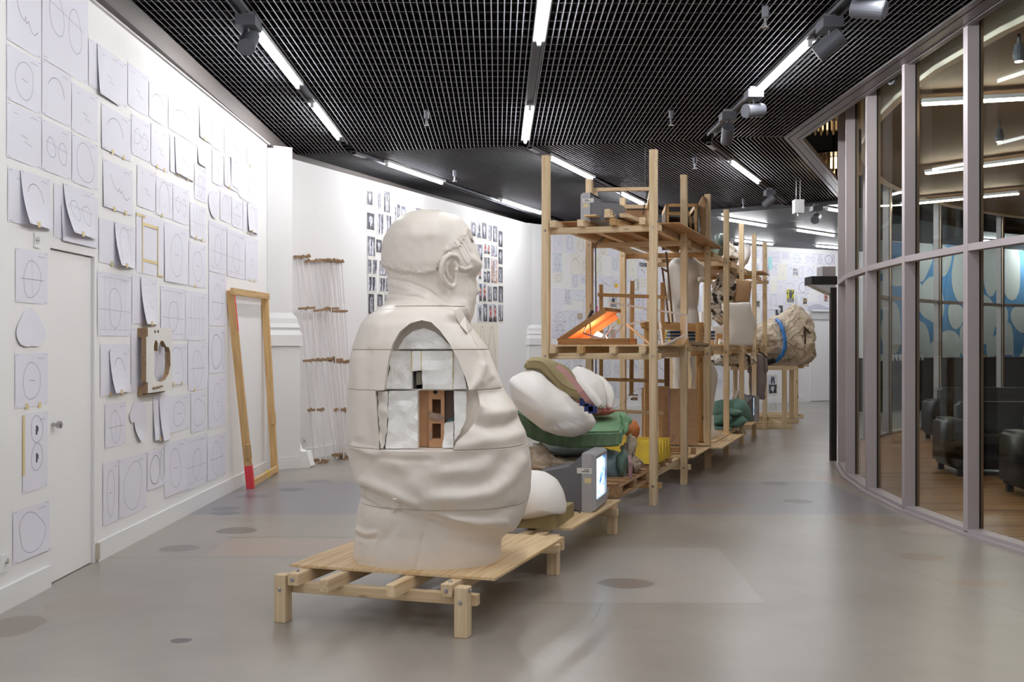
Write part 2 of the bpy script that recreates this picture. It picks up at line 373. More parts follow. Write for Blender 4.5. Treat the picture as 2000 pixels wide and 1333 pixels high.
# metal trim round the inner edge of the slat ceiling
tr = MB()
for a, c, a2, c2 in ((I0, I1, I0+Vector((.2,0)), I1+Vector((.2,.07))), (I1, I2, I1+Vector((.2,.07)), I2+Vector((.2,-.1)))):
    d = (c-a).normalized(); n = Vector((d.y, -d.x))
    def seg(o0, o1, z0, z1, mi=0):
        k0 = .0 if True else 0
        pa, pb = a+n*o0, c+n*o0; pc, pd = c+n*o1, a+n*o1
        # mitre at the fold
        if c is I1: pb = c+Vector((1,.19))*o0/.98; pc = c+Vector((1,.19))*o1/.98
        else: pa = a+Vector((1,.19))*o0/.98; pd = a+Vector((1,.19))*o1/.98
        tr.prism([(pa.x,pa.y,z0),(pb.x,pb.y,z0),(pc.x,pc.y,z0),(pd.x,pd.y,z0)], (0,0,z1-z0), mi)
    seg(0,.055,HC-.012,HC+.05); seg(.058,.066,HC-.004,HC+.02,1); seg(.068,.17,HC-.012,HC+.03); seg(.173,.18,HC-.004,HC+.02,1); seg(.182,.235,HC-.02,HC+.04)
struct('trim_2', tr, [M_trim, M_gask])

# ------------------------------------------------------------------ white walls
def wallseg(name, a, b, z0, z1, th=.10, m=M_wall, parent=None):
    a, b = Vector(a), Vector(b); d = (b-a).normalized(); n = Vector((-d.y, d.x))*th   # thickness to the left of a->b
    mb = MB(); mb.prism([(a.x,a.y,z0),(b.x,b.y,z0),(b.x+n.x,b.y+n.y,z0),(a.x+n.x,a.y+n.y,z0)], (0,0,z1-z0))
    return struct(name, mb, m, parent)
XL = -2.85; D0, D1y = 2040*2.85/902, 2040*2.85/815.5       # door jambs from px 98 and 184.5
zt = 3.815; DH = CZ+(HY-484)*D0/FPX
wl = MB()
wl.box((XL-.1,-3.5,0),(XL,D0,zt)); wl.box((XL-.1,D1y,0),(XL,12.15,zt)); wl.box((XL-.1,D0,DH),(XL,D1y,zt))
struct('wall_left', wl, M_wall)
# crown lip along the top
cr = MB(); cr.box((XL-.1,-3.5,zt),(XL+.025,12.2,zt+.02)); struct('trim_3', cr, M_base)
dr = MB(); dr.box((XL-.07,D0+.006,.006),(XL-.022,D1y-.006,DH-.006)); door = struct('door_1', dr, M_wall)
kn = MB(); kp = Vector((XL-.022, 2040*2.85/(1000-109), CZ-(830-HY)*2040*2.85/(1000-109)/FPX))
kn.tube([kp, kp+Vector((.03,0,0)), kp+Vector((.032,0,0)), kp+Vector((.055,0,0)), kp+Vector((.06,0,0))], [.012,.012,.022,.024,.012], 14)
obj('door_knob', kn, M_steel, door, smooth=False)
jb = MB(); jb.box((XL-.1,D0-.001,0),(XL-.095,D1y,DH)); obj('door_backing', jb, M_black, door)
bl = MB(); bl.box((XL,-3.5,0),(XL+.018,D0-.02,.135)); bl.box((XL,D1y+.03,0),(XL+.018,12.1,.135)); struct('baseboard_left', bl, M_base)
stp = MB(); stp.box((XL,D1y+.015,.02),(XL+.028,D1y+.03,.13)); struct('trim_4', stp, mat('raw_edge', srgb(196,190,172), .7))
# second and third walls
dW2 = Vector((sin(radians(23.5)), cos(radians(23.5)))); A2 = Vector((-2.84,13.11)); B2 = A2+dW2*8.2
wallseg('wall_back_left', A2, B2, 0, 3.84)
wallseg('baseboard_back_left', A2+Vector((.018,-.008)), B2+Vector((.018,-.008)), 0, .135, .03, M_base)
A3 = Vector((.47,20.8)); B3 = Vector((5.75,25.75)); wallseg('wall_back', A3, B3, 0, 3.88)
wallseg('baseboard_back', A3+Vector((.02,-.02)), B3+Vector((.02,-.02)), 0, .135, .04, M_base)
A4 = Vector((5.75,25.75)); B4 = Vector((8.0,27.0)); B4b = Vector((8.9,27.45)); wallseg('wall_far', A4, B4b, 0, 3.93)
wallseg('baseboard_far', A4+Vector((.012,-.02)), Vector((7.45,26.62)), 0, .14, .04, M_base)
wallseg('wall_end', (8.9,27.45), (20,30.5), 0, 4.0)
bw = MB(); bw.box((-6,-3.7,0),(22,-3.5,4.2)); struct('wall_behind', bw, M_wall)  # unseen wall behind the view, built so light bounces back
# flush door in the far wall with a shelf-like ledge above
dfar = MB(); d4 = (B4b-A4).normalized(); n4 = Vector((d4.y,-d4.x))
def far4(px, off=0.0):
    k = (px-CX)/FPX; # intersect ray with wall line
    t = (A4.x-k*A4.y)/(k*d4.y-d4.x); return A4+d4*t+n4*off
a, b_ = far4(1582,.03), far4(1626,.03)
dfar.prism([(a.x,a.y,.02),(b_.x,b_.y,.02),(b_.x-n4.x*.03,b_.y-n4.y*.03,.02),(a.x-n4.x*.03,a.y-n4.y*.03,.02)], (0,0,2.10)); struct('door_2', dfar, M_wall)
# pilasters
def pilaster(name, c, ang, w0, w1, parts=True):
    root = bpy.data.objects.new(name, None); COL.objects.link(root); root['kind'] = 'structure'; PW[root.name] = Matrix()
    M = Matrix.Translation((c[0], c[1], 0)) @ Matrix.Rotation(ang, 4, 'Z')
    def b(nm, w, z0, z1):
        mb = MB(); mb.box((-w/2,-w/2,z0),(w/2,w/2,z1)); obj(nm, mb, M_base, root, M=M)
    b('plinth', w0+.04, 0, .14); b('pedestal', w0, .14, 1.47); b('cap', w0+.05, 1.47, 1.60)
    mb = MB(); z = 1.60
    prof = [(w0+.05,1.60),(w0+.02,1.62),(w0-.02,1.66),(w0+.0,1.69),(w0-.04,1.74),(w0-.05,1.80),(w1+.01,1.86),(w1,1.87)]
    for (a_,za),(c_,zc) in zip(prof, prof[1:]):
        mb.hexa([M@Vector((sx*a_/2,sy*a_/2,za)) for sx,sy in ((-1,-1),(1,-1),(1,1),(-1,1))]+[M@Vector((sx*c_/2,sy*c_/2,zc)) for sx,sy in ((-1,-1),(1,-1),(1,1),(-1,1))])
    obj('moulding', mb, M_base, root)
    b('shaft', w1, 1.87, 3.86)
pilaster('trim_5', (-2.87,12.62), radians(36), .46, .32)
pilaster('trim_6', (.26,20.75), radians(-36), .66, .46)

# ------------------------------------------------------------------ curved glazing of the lounge
TZ = 2.277-.055
GT = 4.9
def offs(i, d):
    """point of the ring vertex i moved d towards the lounge (positive)"""
    p0 = Vector(RING[max(i-1,0)]); p1 = Vector(RING[min(i+1,len(RING)-1)]); t = (p1-p0).normalized(); n = Vector((t.y,-t.x)); q = Vector(RING[i])+n*d
    return q, t, n
npane = 0
for i in range(len(RING)):
    far = i > E_IDX+7
    if i < E_IDX-6: continue
    if far and (i-E_IDX-8) % 2 == 0 : mull = True
    else: mull = not far
    if i in (E_IDX+5, E_IDX+6): mull = False      # doorway
    q, t, n = offs(i, 0)
    if mull:
        mb = MB(); nm = 'window_%d' % (i+1)
        root = bpy.data.objects.new(nm, None); COL.objects.link(root); root['kind'] = 'structure'; PW[root.name] = Matrix()
        def bar(o0, o1, w, z0, z1, m, nm2):
            b = MB(); pts = [q+n*o0-t*w, q+n*o0+t*w, q+n*o1+t*w, q+n*o1-t*w]
            b.prism([(v.x,v.y,z0) for v in pts], (0,0,z1-z0)); return obj(nm2, b, m, root)
        bar(0, .095, .032, .03, GT, M_mull, 'mullion'); bar(.095, .112, .030, .05, GT, M_gask, 'gasket'); bar(.112, .135, .026, .05, GT, M_brass if True else M_mull, 'glazing_bead')
    else: root = None
    # bay from i to i+1 (or i+2 in the far part)
    j = i+1 if not far else i+2
    if not mull or j >= len(RING) or i in (E_IDX+4,): continue
    a0, _, na = offs(i, 0); b0, _, nb = offs(j, 0)
    def strip(o0, o1, z0, z1, m, nm2, inset=.03):
        t2 = (b0-a0).normalized()*inset; b = MB()
        pts = [a0+na*o0+t2, b0+nb*o0-t2, b0+nb*o1-t2, a0+na*o1+t2]
        b.prism([(v.x,v.y,z0) for v in pts], (0,0,z1-z0)); return obj(nm2, b, m, root)
    strip(-.045, .10, 0, .022, M_mull, 'floor_plate', 0); strip(0, .12, .022, .05, M_mull, 'sill')
    strip(0, .085, TZ, TZ+.055, M_mull, 'transom')
    if far and i == E_IDX+8: pass
    for z0, z1 in ((.05, TZ), (TZ+.055, GT)):
        tag(strip(.118, .124, z0, z1, M_glass, 'pane'))
# entrance: black post, header and air curtain
e0 = G(1627, 900); 
pb = MB(); pb.box((e0.x-.035,e0.y-.04,0),(e0.x+.035,e0.y+.04,CZ-(562-HY)*e0.y/FPX)); en = thing('entrance_post', 'black square post and header box at the lounge entrance', 'door frame', (e0.x,e0.y,0))
obj('post', pb, M_gask, en)
hb = MB(); z0 = CZ-(556-HY)*e0.y/FPX; z1 = CZ-(540-HY)*e0.y/FPX
hb.box((e0.x-.28,e0.y-.02,z0),(e0.x+.05,e0.y+.3,z1)); obj('header_box', hb, mat('speaker_black', srgb(40,38,42), .7, bump=.3, bscale=300), en)
hb = MB(); hb.prism([(e0.x-.27,e0.y,z0),(e0.x+.04,e0.y,z0),(e0.x+.04,e0.y,z0-.13),(e0.x-.02,e0.y,z0-.12)][::-1], (0,.26,0)); obj('air_curtain', hb, M_fix, en)
hb = MB(); hb.box((e0.x-.12,e0.y+.05,z1),(e0.x+.05,e0.y+.3,z1+.13)); obj('control_box', hb, mat('box_grey', srgb(190,188,192), .5), en)

# ------------------------------------------------------------------ lounge interior
HI = 3.97
lc = MB(); pts = [(*offs(i,.35)[0], HI) for i in range(len(RING))]+[(22,22,HI),(22,RING[0][1],HI)]
lc.prism(pts[::-1], (0,0,.05)); struct('ceiling_lounge', lc, mat('ceiling_brown', srgb(136,112,88), .6, var=.05, vscale=2))
fa = MB()
for i in range(len(RING)-1):
    a, b_ = offs(i,.28)[0], offs(i+1,.28)[0]; a1, b1 = offs(i,.36)[0], offs(i+1,.36)[0]
    fa.prism([(a.x,a.y,HI-.03),(b_.x,b_.y,HI-.03),(b1.x,b1.y,HI-.03),(a1.x,a1.y,HI-.03)], (0,0,1.1))
struct('trim_7', fa, mat('fascia_cream', srgb(250,238,220), .6))
lw = MB(); lw.box((20,-1,0),(20.2,30,5)); struct('wall_lounge', lw, mat('lounge_wall', srgb(120,100,82), .7))
def striplight(name, a, b, w, m, label, cat='ceiling light', group=None, body=True, up=0.0):
    a, b = Vector(a), Vector(b); c = (a+b)/2; t = thing(name, label, cat, c, group)
    M, L = frame(a, b)
    if body:
        mb = MB(); mb.box((-.06,-w*1.1,.022),(L+.06,w*1.1,.06)); mb.box((-.04,-.016,-.02),(0,.016,.03)); mb.box((L,-.016,-.02),(L+.04,.016,.03)); obj('fixture_body', mb, M_fix, t, M=M)
        mb = MB(); mb.tube([(0,0,0),(L,0,0)], w*.42, 10); obj('tube', mb, m, t, M=M)
    else:
        mb = MB(); mb.box((0,-w/2,.02),(L,w/2,.06)); obj('housing', mb, M_fix, t, M=M)
        mb = MB(); mb.box((.01,-w/2+.008,.0),(L-.01,w/2-.008,.02)); obj('diffuser', mb, m, t, M=M)
    return t
for k, (px0, px1, y0, y1, where) in enumerate(((1800,2060,206,192,'nearest the glass'),(1808,2060,341,309,'second from the glass'),(1760,1990,402,380,'deepest in the lounge'))):
    Y0 = FPX*2.34/(HY-y0); Y1 = FPX*2.34/(HY-y1)
    striplight('strip_light', W(px0,y0,Y0), W(px1,y1,Y1), .08, M_warm, 'long warm strip light on the brown lounge ceiling, '+where, group=None, body=False)
for x_, y_, lab in ((6.2,6.0,'added unseen fill strip for the lounge, nearest'),(9.0,9.5,'added unseen fill strip for the lounge, middle'),(9.5,14.0,'added unseen fill strip for the lounge, furthest')):
    striplight('strip_light', Vector((x_,y_,3.84)), Vector((x_+2.2,y_+.1,3.84)), .10, M_warm, lab, body=False)  # unseen strips added to brighten the lounge floor and fascia
for px, py, lab in ((1990,120,'bright spot lamp on the brown lounge ceiling near the right edge'),(1952,277,'small spot lamp on the lounge ceiling between the strip lights')):
    Y = FPX*2.25/(HY-py); q = W(px,py,Y); t = thing('spot_lamp', lab, 'spotlight', q)
    mb = MB(); mb.tube([q, q+Vector((0,0,.05)), q+Vector((0,0,.14))], [.035,.05,.03], 12); obj('lamp_head', mb, M_dfix, t)
    mb = MB(); mb.tube([q+Vector((0,0,.1)), Vector((q.x,q.y,HI+.01))], .012, 6); obj('stem', mb, M_dfix, t)
    mb = MB(); mb.tube([q+Vector((0,0,-.004)), q+Vector((0,0,.001))], .03, 12); obj('bulb', mb, mat('bulb', (1,.8,.6,1), emit=150), t)
# speaker discs on the fascia
for px, py, lab in ((1745,150,'round loudspeaker on the cream fascia above the middle pane'),(1988,10,'round loudspeaker on the cream fascia at the top right corner')):
    q = W(px,py,9.9 if px < 1800 else 8.2); t = thing('ceiling_loudspeaker', lab, 'loudspeaker', q); d = Vector((-1,-.2,-.1)).normalized()
    mb = MB(); mb.tube([q+d*.0, q+d*.03], .075, 20); obj('rim', mb, M_dfix, t); mb = MB(); mb.tube([q+d*.03, q+d*.034], .058, 20); obj('grille', mb, M_gask, t)
# bar counter and mural beyond the far glass
M_panelk = mat('panel_charcoal', srgb(52,50,52), .5, var=.05)
a, b_ = Vector((7.8,22.6)), Vector((16,27.3)); d = (b_-a).normalized(); n = Vector((-d.y,d.x))
mb = MB(); mb.prism([(a.x,a.y,0),(b_.x,b_.y,0),(b_.x+n.x*.7,b_.y+n.y*.7,0),(a.x+n.x*.7,a.y+n.y*.7,0)], (0,0,1.14)); cn = thing('bar_counter', 'long charcoal bar counter below the blue and white mural', 'counter', (a.x,a.y,0)); obj('counter_front', mb, M_panelk, cn)
mb = MB(); a2, b2 = a-n*.05, b_-n*.05; mb.prism([(a2.x,a2.y,1.14),(b2.x,b2.y,1.14),(b_.x+n.x*.75,b_.y+n.y*.75,1.14),(a.x+n.x*.75,a.y+n.y*.75,1.14)], (0,0,.03)); obj('counter_top', mb, M_gask, cn)
for k in range(12):
    q = a+d*(.2+k*.12)-n*.07; b = MB(); b.box((q.x-.02,q.y-.02,1.12),(q.x+.02,q.y+.02,1.26)); obj('peg', b, M_fix, cn)
for k, (s, c) in enumerate(((1.3,(190,60,70)),(1.55,(200,190,180)),(3.9,(210,150,70)),(4.6,(180,60,60)),(4.9,(70,90,140)),(5.6,(210,200,190)),(2.6,(220,214,206)))):
    q = a+d*s+n*.2; b = MB(); b.box((q.x-.09,q.y-.06,1.171),(q.x+.09,q.y+.06,1.21+.01*(k%3))); tag(obj('book', b, mat('book_cover_%d'%k, srgb(*c), .6)), 'thin %s book lying on the bar counter, %s from its left end' % (('red','cream','orange','dark red','blue','pale grey','white')[k], ORD[(0,1,3,4,5,6,2)[k]]), 'book')
ma, mb2 = a+n*1.2+d*1.2, b_+n*1.2
mu = MB(); mu.prism([(ma.x,ma.y,.0),(mb2.x,mb2.y,.0),(mb2.x+n.x*.1,mb2.y+n.y*.1,.0),(ma.x+n.x*.1,ma.y+n.y*.1,.0)], (0,0,3.95))
struct('wall_mural', mu, M_wall)
m = bpy.data.materials.new('mural_blue'); m.use_nodes = True; N = m.node_tree.nodes; L = m.node_tree.links; b = N['Principled BSDF']
tc = N.new('ShaderNodeTexCoord'); n1 = N.new('ShaderNodeTexNoise'); n1.inputs['Scale'].default_value = 1.2; L.new(tc.outputs['Object'], n1.inputs['Vector'])
r = N.new('ShaderNodeValToRGB'); r.color_ramp.elements[0].color = srgb(64,128,184); r.color_ramp.elements[1].color = srgb(124,178,222); L.new(n1.outputs['Fac'], r.inputs[0]); L.new(r.outputs[0], b.inputs['Base Color']); b.inputs['Roughness'].default_value = .7
mub = MB(); q0 = ma-n*.03+d*.1; q1 = mb2-n*.03; mub.prism([(q0.x,q0.y,1.0),(q1.x,q1.y,1.0),(q1.x+n.x*.02,q1.y+n.y*.02,1.0),(q0.x+n.x*.02,q0.y+n.y*.02,1.0)], (0,0,2.9))
mural = tag(obj('mural', mub, m), 'large mural of pale boulder shapes on blue behind the bar counter', 'mural')
M_bld = mat('mural_boulder', srgb(226,228,224), .7, var=.06, vscale=2)
RB = random.Random(3); placed = []
tries = 0
while len(placed) < 60 and tries < 4000:
    tries += 1; L_ = (q1-q0).length; s = RB.uniform(.3, L_-.3); z = RB.uniform(1.15, 3.7); rx = RB.uniform(.25,.75); rz = RB.uniform(.3,.8)
    if any(abs(s-s2) < (rx+rx2)*.78 and ((s-s2)/(rx+rx2))**2+((z-z2)/(rz+rz2))**2 < .82 for s2,z2,rx2,rz2 in placed): continue
    placed.append((s,z,rx,rz)); pts = []
    for k in range(22):
        a_ = 2*pi*k/22; rr = 1+.10*sin(2*a_+s*7)+.08*sin(3*a_+z*9); ss = min(max(s+rx*rr*cos(a_),.0),L_); zz = min(max(z+rz*rr*sin(a_),1.0),3.9)
        v = q0+d*ss-n*(.002+.0001*len(placed)); pts.append((v.x,v.y,zz))
    b = MB(); b.add(pts, [tuple(range(22))]); obj('painted_boulder', b, M_bld, mural)
# sofas
M_leather = mat('black_leather', srgb(13,12,13), .45, bump=.25, bscale=30, spec=.15)
def rbox(lo, hi, r=.04, seg=3):
    bm = bmesh.new(); bmesh.ops.create_cube(bm, size=1); sx,sy,sz = (hi[i]-lo[i] for i in range(3))
    bmesh.ops.scale(bm, vec=(sx,sy,sz), verts=bm.verts); bmesh.ops.translate(bm, vec=[(hi[i]+lo[i])/2 for i in range(3)], verts=bm.verts)
    bmesh.ops.bevel(bm, geom=list(bm.edges), offset=r, segments=seg, affect='EDGES'); me = bpy.data.meshes.new('m'); bm.to_mesh(me); bm.free(); return me
def sofa(loc, rot, L_, label, seats=2):
    t = thing('sofa', label, 'sofa', loc, None, rot); D, A = .9, .24
    obj('arm', rbox((0,0,.08),(A,D,.62)), M_leather, t, world=False, smooth=True); obj('arm', rbox((L_-A,0,.08),(L_,D,.62)), M_leather, t, world=False, smooth=True)
    obj('backrest', rbox((A,D-.24,.08),(L_-A,D,.80)), M_leather, t, world=False, smooth=True); obj('base', rbox((A,.05,.08),(L_-A,D-.2,.30)), M_leather, t, world=False, smooth=True)
    wd = (L_-2*A)/seats
    for k in range(seats): obj('seat_cushion', rbox((A+k*wd+.005,.0,.30),(A+(k+1)*wd-.005,D-.22,.45),.05), M_leather, t, world=False, smooth=True)
    for x in (.08, L_-.08):
        for y in (.1, D-.1):
            b = MB(); b.box((x-.03,y-.03,0),(x+.03,y+.03,.08)); obj('foot', b, M_gask, t, world=False)
    return t
g = G(1866,935); sofa((g.x,g.y,.012), radians(-6), 2.2, 'black leather sofa facing the glass, its left arm nearest', 2)
g = G(1836,868); sofa((g.x,g.y,.012), radians(-4), 2.6, 'black leather sofa furthest back, half hidden behind the nearer sofa', 3)
g = G(1992,977); sofa((g.x,g.y-.3,.012), radians(-4), 1.1, 'black leather armchair cut off by the right edge of the photograph', 1)
# crystal chandeliers above the gap
M_crys = mat('crystal', srgb(225,205,175), .1, metal=.3)
for c, r0, n0, z0, lab in (((4.05,13.4),.42,34,4.25,'large crystal chandelier high over the ceiling gap, nearer one'),((4.9,15.9),.40,30,4.05,'crystal chandelier high over the ceiling gap, lower and further one')):
    t = thing('chandelier', lab, 'chandelier', (c[0],c[1],z0))
    mb = MB()
    for k in range(n0):
        for rr, zz in ((r0,z0),(r0*.75,z0+.03)):
            a_ = 2*pi*k/n0; x, y = c[0]+rr*cos(a_), c[1]+rr*sin(a_); mb.tube([(x,y,zz),(x,y,zz+.02),(x,y,zz+.3)], [.006,.016,.014], 6)
    tag(obj('crystal_drops', mb, M_crys, t), kind='stuff')
    mb = MB(); mb.tube([(c[0],c[1],z0+.3),(c[0],c[1],z0+.33)], r0, 24); mb.tube([(c[0],c[1],z0+.33),(c[0],c[1],z0+.7)], .015, 6); obj('frame_ring', mb, M_gask, t)
    mb = MB(); mb.tube([(c[0],c[1],z0+.12),(c[0],c[1],z0+.28)], .05, 10); obj('bulb', mb, mat('chandelier_bulb', (1,.75,.45,1), emit=12), t)

# ------------------------------------------------------------------ lighting of the hall: tracks, tubes, spots, sprinklers
def at_h(px, py, H=2.45):
    Y = FPX*H/(HY-py); return W(px, py, Y)
dl = Vector((-.0142, 1)).normalized()
for k, x0 in TRK.items():
    a = Vector((x0+.03, -3, HC-.03)); e = Vector((x0-.0142*(12.75 if k == 'middle' else 12.95 if k == 'left' else 12.45), 12.75 if k == 'middle' else 12.95 if k == 'left' else 12.45, HC-.03))
    mb = MB(); Mx, L_ = frame(a, e); mb.box((0,-.05,-.0),(L_,-.035,.05)); mb.box((0,.035,-.0),(L_,.05,.05)); mb.box((0,-.05,.03),(L_,.05,.05)); t = tag(obj('lighting_track', mb, M_dfix, M=Mx), 'grey lighting track along the near ceiling, the %s one of three' % k, 'lighting track')
T2 = [((757,322),(862,358),(690,300),'left'),((1075,310),(1155,350),(1035,290),'middle'),((1427,318),(1480,357),(1385,283),'right')]
for (a, b_, s, k) in T2:
    p0 = at_h(s[0], s[1], 2.47); p1 = at_h(*b_, 2.47); dd = (p1-p0).normalized(); e = p0+dd*8.0
    if k == 'right': e = p0+dd*6.3
    mb = MB(); Mx, L_ = frame(p0, e); mb.box((0,-.04,0),(L_,-.03,.04)); mb.box((0,.03,0),(L_,.04,.04)); mb.box((0,-.04,.025),(L_,.04,.04)); tag(obj('lighting_track', mb, M_dfix, M=Mx), 'grey lighting track beyond the ceiling fold, the %s one of three' % k, 'lighting track')
    mb = MB(); mb.box((.02,-.03,-.012),(.3,.03,-.002)); 
    tag(obj('track_end_plate', mb, M_alu, M=Mx), 'pale metal end plate of the %s track at the ceiling fold' % k, 'cover plate')
def tube_lamp(a, b, label): return striplight('fluorescent_lamp', a, b, .045, M_tubef if a.y > 13.2 else M_tube, label, 'ceiling lamp')
def Lx(k, Y): return Vector((TRK[k]-.0142*Y, Y, HC-.055))
for k, y0, y1, lab in (('left',8.30,9.93,'fluorescent tube on the left track beside the spotlight'),('left',10.75,12.45,'fluorescent tube on the left track, the one nearer the fold'),
        ('middle',6.86,8.49,'fluorescent tube on the middle track, cut by the top of the photograph'),('middle',10.88,12.65,'fluorescent tube on the middle track ending at the fold'),
        ('right',8.54,10.24,'fluorescent tube on the right track between two spotlights'),
        ('left',3.0,4.6,'added unseen fill tube on the left track, above the camera'),('left',-.8,.8,'added unseen fill tube on the left track, behind the camera'),  # unseen tubes from here on, added as fill from the camera side
        ('middle',4.4,6.0,'added unseen fill tube on the middle track, just above the view'),('middle',1.8,3.4,'added unseen fill tube on the middle track, above the camera'),('middle',-1.5,.1,'added unseen fill tube on the middle track, behind the camera'),
        ('right',5.7,7.3,'added unseen fill tube on the right track, just above the view'),('right',3.0,4.6,'added unseen fill tube on the right track, above the camera'),('right',.0,1.6,'added unseen fill tube on the right track, behind the camera')):
    tube_lamp(Lx(k,y0), Lx(k,y1), lab)
for a, b_, lab in (((757,322),(862,358),'fluorescent tube beyond the fold over the standing rods'),((980,393),(1055,417),'fluorescent tube beyond the fold by the photographs, further one'),
        ((1075,310),(1155,350),'fluorescent tube beyond the fold above the tall timber post'),((1427,318),(1480,357),'fluorescent tube beyond the fold left of the white hanging box')):
    tube_lamp(at_h(*a), at_h(*b_), lab)
p0, p1 = at_h(1075,310), at_h(1155,350); dd = p1-p0
tube_lamp(p0+dd*1.9, p0+dd*2.9, 'fluorescent tube beyond the fold hidden by the crate on the shelf')
for a, b_, lab in (((1408,428),(1495,442),'fluorescent tube on the dark ceiling right of the timber posts'),((1555,450),(1628,461),'fluorescent tube on the dark ceiling near the mullions'),
        ((1435,470),(1508,478),'fluorescent tube on the dark ceiling behind the last posts'),((1593,481),(1650,486),'fluorescent tube on the dark ceiling close to the end wall'),((1616,409),(1660,416),'fluorescent tube half hidden by the first mullion')):
    tube_lamp(at_h(*a, 2.37), at_h(*b_, 2.37), lab)
for x, y in ((10,25.5),(13,26.5),(10.5,24)): tube_lamp(Vector((x,y,HP-.05)), Vector((x+1.4,y+.6,HP-.05)), 'fluorescent tube on the dark ceiling before the mural, %s' % {10:'left one',13:'right one',10.5:'nearest one'}[x])
def spotlight(px, py, H, aim, label, track_dx=0, scale=1.0):
    """px,py: centre of the lamp cylinder; aim: direction the opening faces"""
    q = at_h(px, py, H); top = HC-.03 if py < 395 else HP
    t = thing('track_spotlight', label, 'spotlight', q); aim = Vector(aim).normalized(); s = scale
    mb = MB(); mb.box((q.x-.075*s,q.y-.10*s,top-.11),(q.x+.075*s,q.y+.10*s,top-.03)); obj('adapter', mb, M_dfix, t)
    mb = MB(); mb.box((q.x-.04,q.y-.03,top-.03),(q.x+.04,q.y+.03,top+.01)); obj('track_clip', mb, M_alu, t)
    mb = MB(); mb.tube([(q.x,q.y,top-.1),(q.x,q.y,q.z)], .010, 8); obj('stem', mb, M_dfix, t)
    mb = MB(); mb.tube([q-aim*.115*s, q-aim*.11*s, q+aim*.11*s, q+aim*.115*s, q+aim*.09*s], [.06*s,.066*s,.066*s,.058*s,.055*s], 24, cap=False)
    mb.tube([q-aim*.116*s, q-aim*.115*s], .06*s, 24); obj('lamp_housing', mb, M_dfix, t, smooth=False)
    mb = MB(); mb.tube([q+aim*.10*s, q+aim*.05*s, q+aim*.01*s], [.055*s,.045*s,.015*s], 24, cap=False); mb.tube([q+aim*.0, q+aim*.04*s], .012, 8); obj('reflector', mb, M_refl, t, smooth=True)
spotlight(485,82,2.26,(.05,-.75,-.55),'grey spotlight on the left track, facing the camera')
spotlight(1697,18,2.30,(.8,-.55,-.25),'grey spotlight at the top right, its reflector turned to the right')
spotlight(1620,88,2.25,(-.75,.3,-.6),'grey spotlight above the right tube, tilted down and left')
spotlight(1472,216,2.25,(-.8,-.5,-.15),'grey spotlight below the right tube, reflector facing left')
spotlight(1421,262,2.22,(.1,.8,-.5),'dark grey spotlight at the ceiling fold, seen from behind')
spotlight(1503,393,2.27,(-.6,.4,-.6),'dark grey spotlight by the second fold, tilted down')
spotlight(1594,427,2.18,(-.4,-.8,-.3),'small grey spotlight under the dark ceiling, facing the camera', scale=1.1)
for px, py, lab in ((833,235,'sprinkler head left of the middle track'),(888,347,'sprinkler head beyond the fold, above the photographs'),(1495,40,'sprinkler head by the right track near the top edge'),
        (1311,235,'sprinkler head right of the middle track'),(1357,322,'sprinkler head above the timber shelves'),(1452,400,'sprinkler head beside the furthest slat spotlight')):
    q = at_h(px, py, 2.40); t = thing('sprinkler', lab, 'sprinkler', q)
    mb = MB(); mb.tube([q+Vector((0,0,.12)), q+Vector((0,0,.02))], .028, 10); obj('body', mb, M_dfix, t)
    mb = MB(); mb.tube([q+Vector((0,0,.02)), q-Vector((0,0,.05))], .012, 8); mb.tube([q-Vector((0,0,.05)), q-Vector((0,0,.056))], .03, 10); obj('deflector', mb, M_steel, t)
# small white box hanging on two rods
Yb = 15.8; q = W(1559,404,Yb); t = thing('hanging_box', 'small white box hanging from the slat ceiling on two thin rods', 'device', q)
mb = MB(); mb.box((q.x-.07,q.y-.08,q.z-.1),(q.x+.07,q.y+.08,q.z+.1)); obj('case', mb, M_fix, t)
mb = MB(); mb.tube([(q.x-.03,q.y,q.z+.1),(q.x-.03,q.y,HC)], .007, 6); mb.tube([(q.x+.03,q.y,q.z+.1),(q.x+.03,q.y,HC)], .007, 6); obj('suspension_rods', mb, M_steel, t)
mb = MB(); mb.tube([(q.x,q.y,q.z-.1),(q.x,q.y,q.z-.14)], .015, 8); obj('lens', mb, M_steel, t)
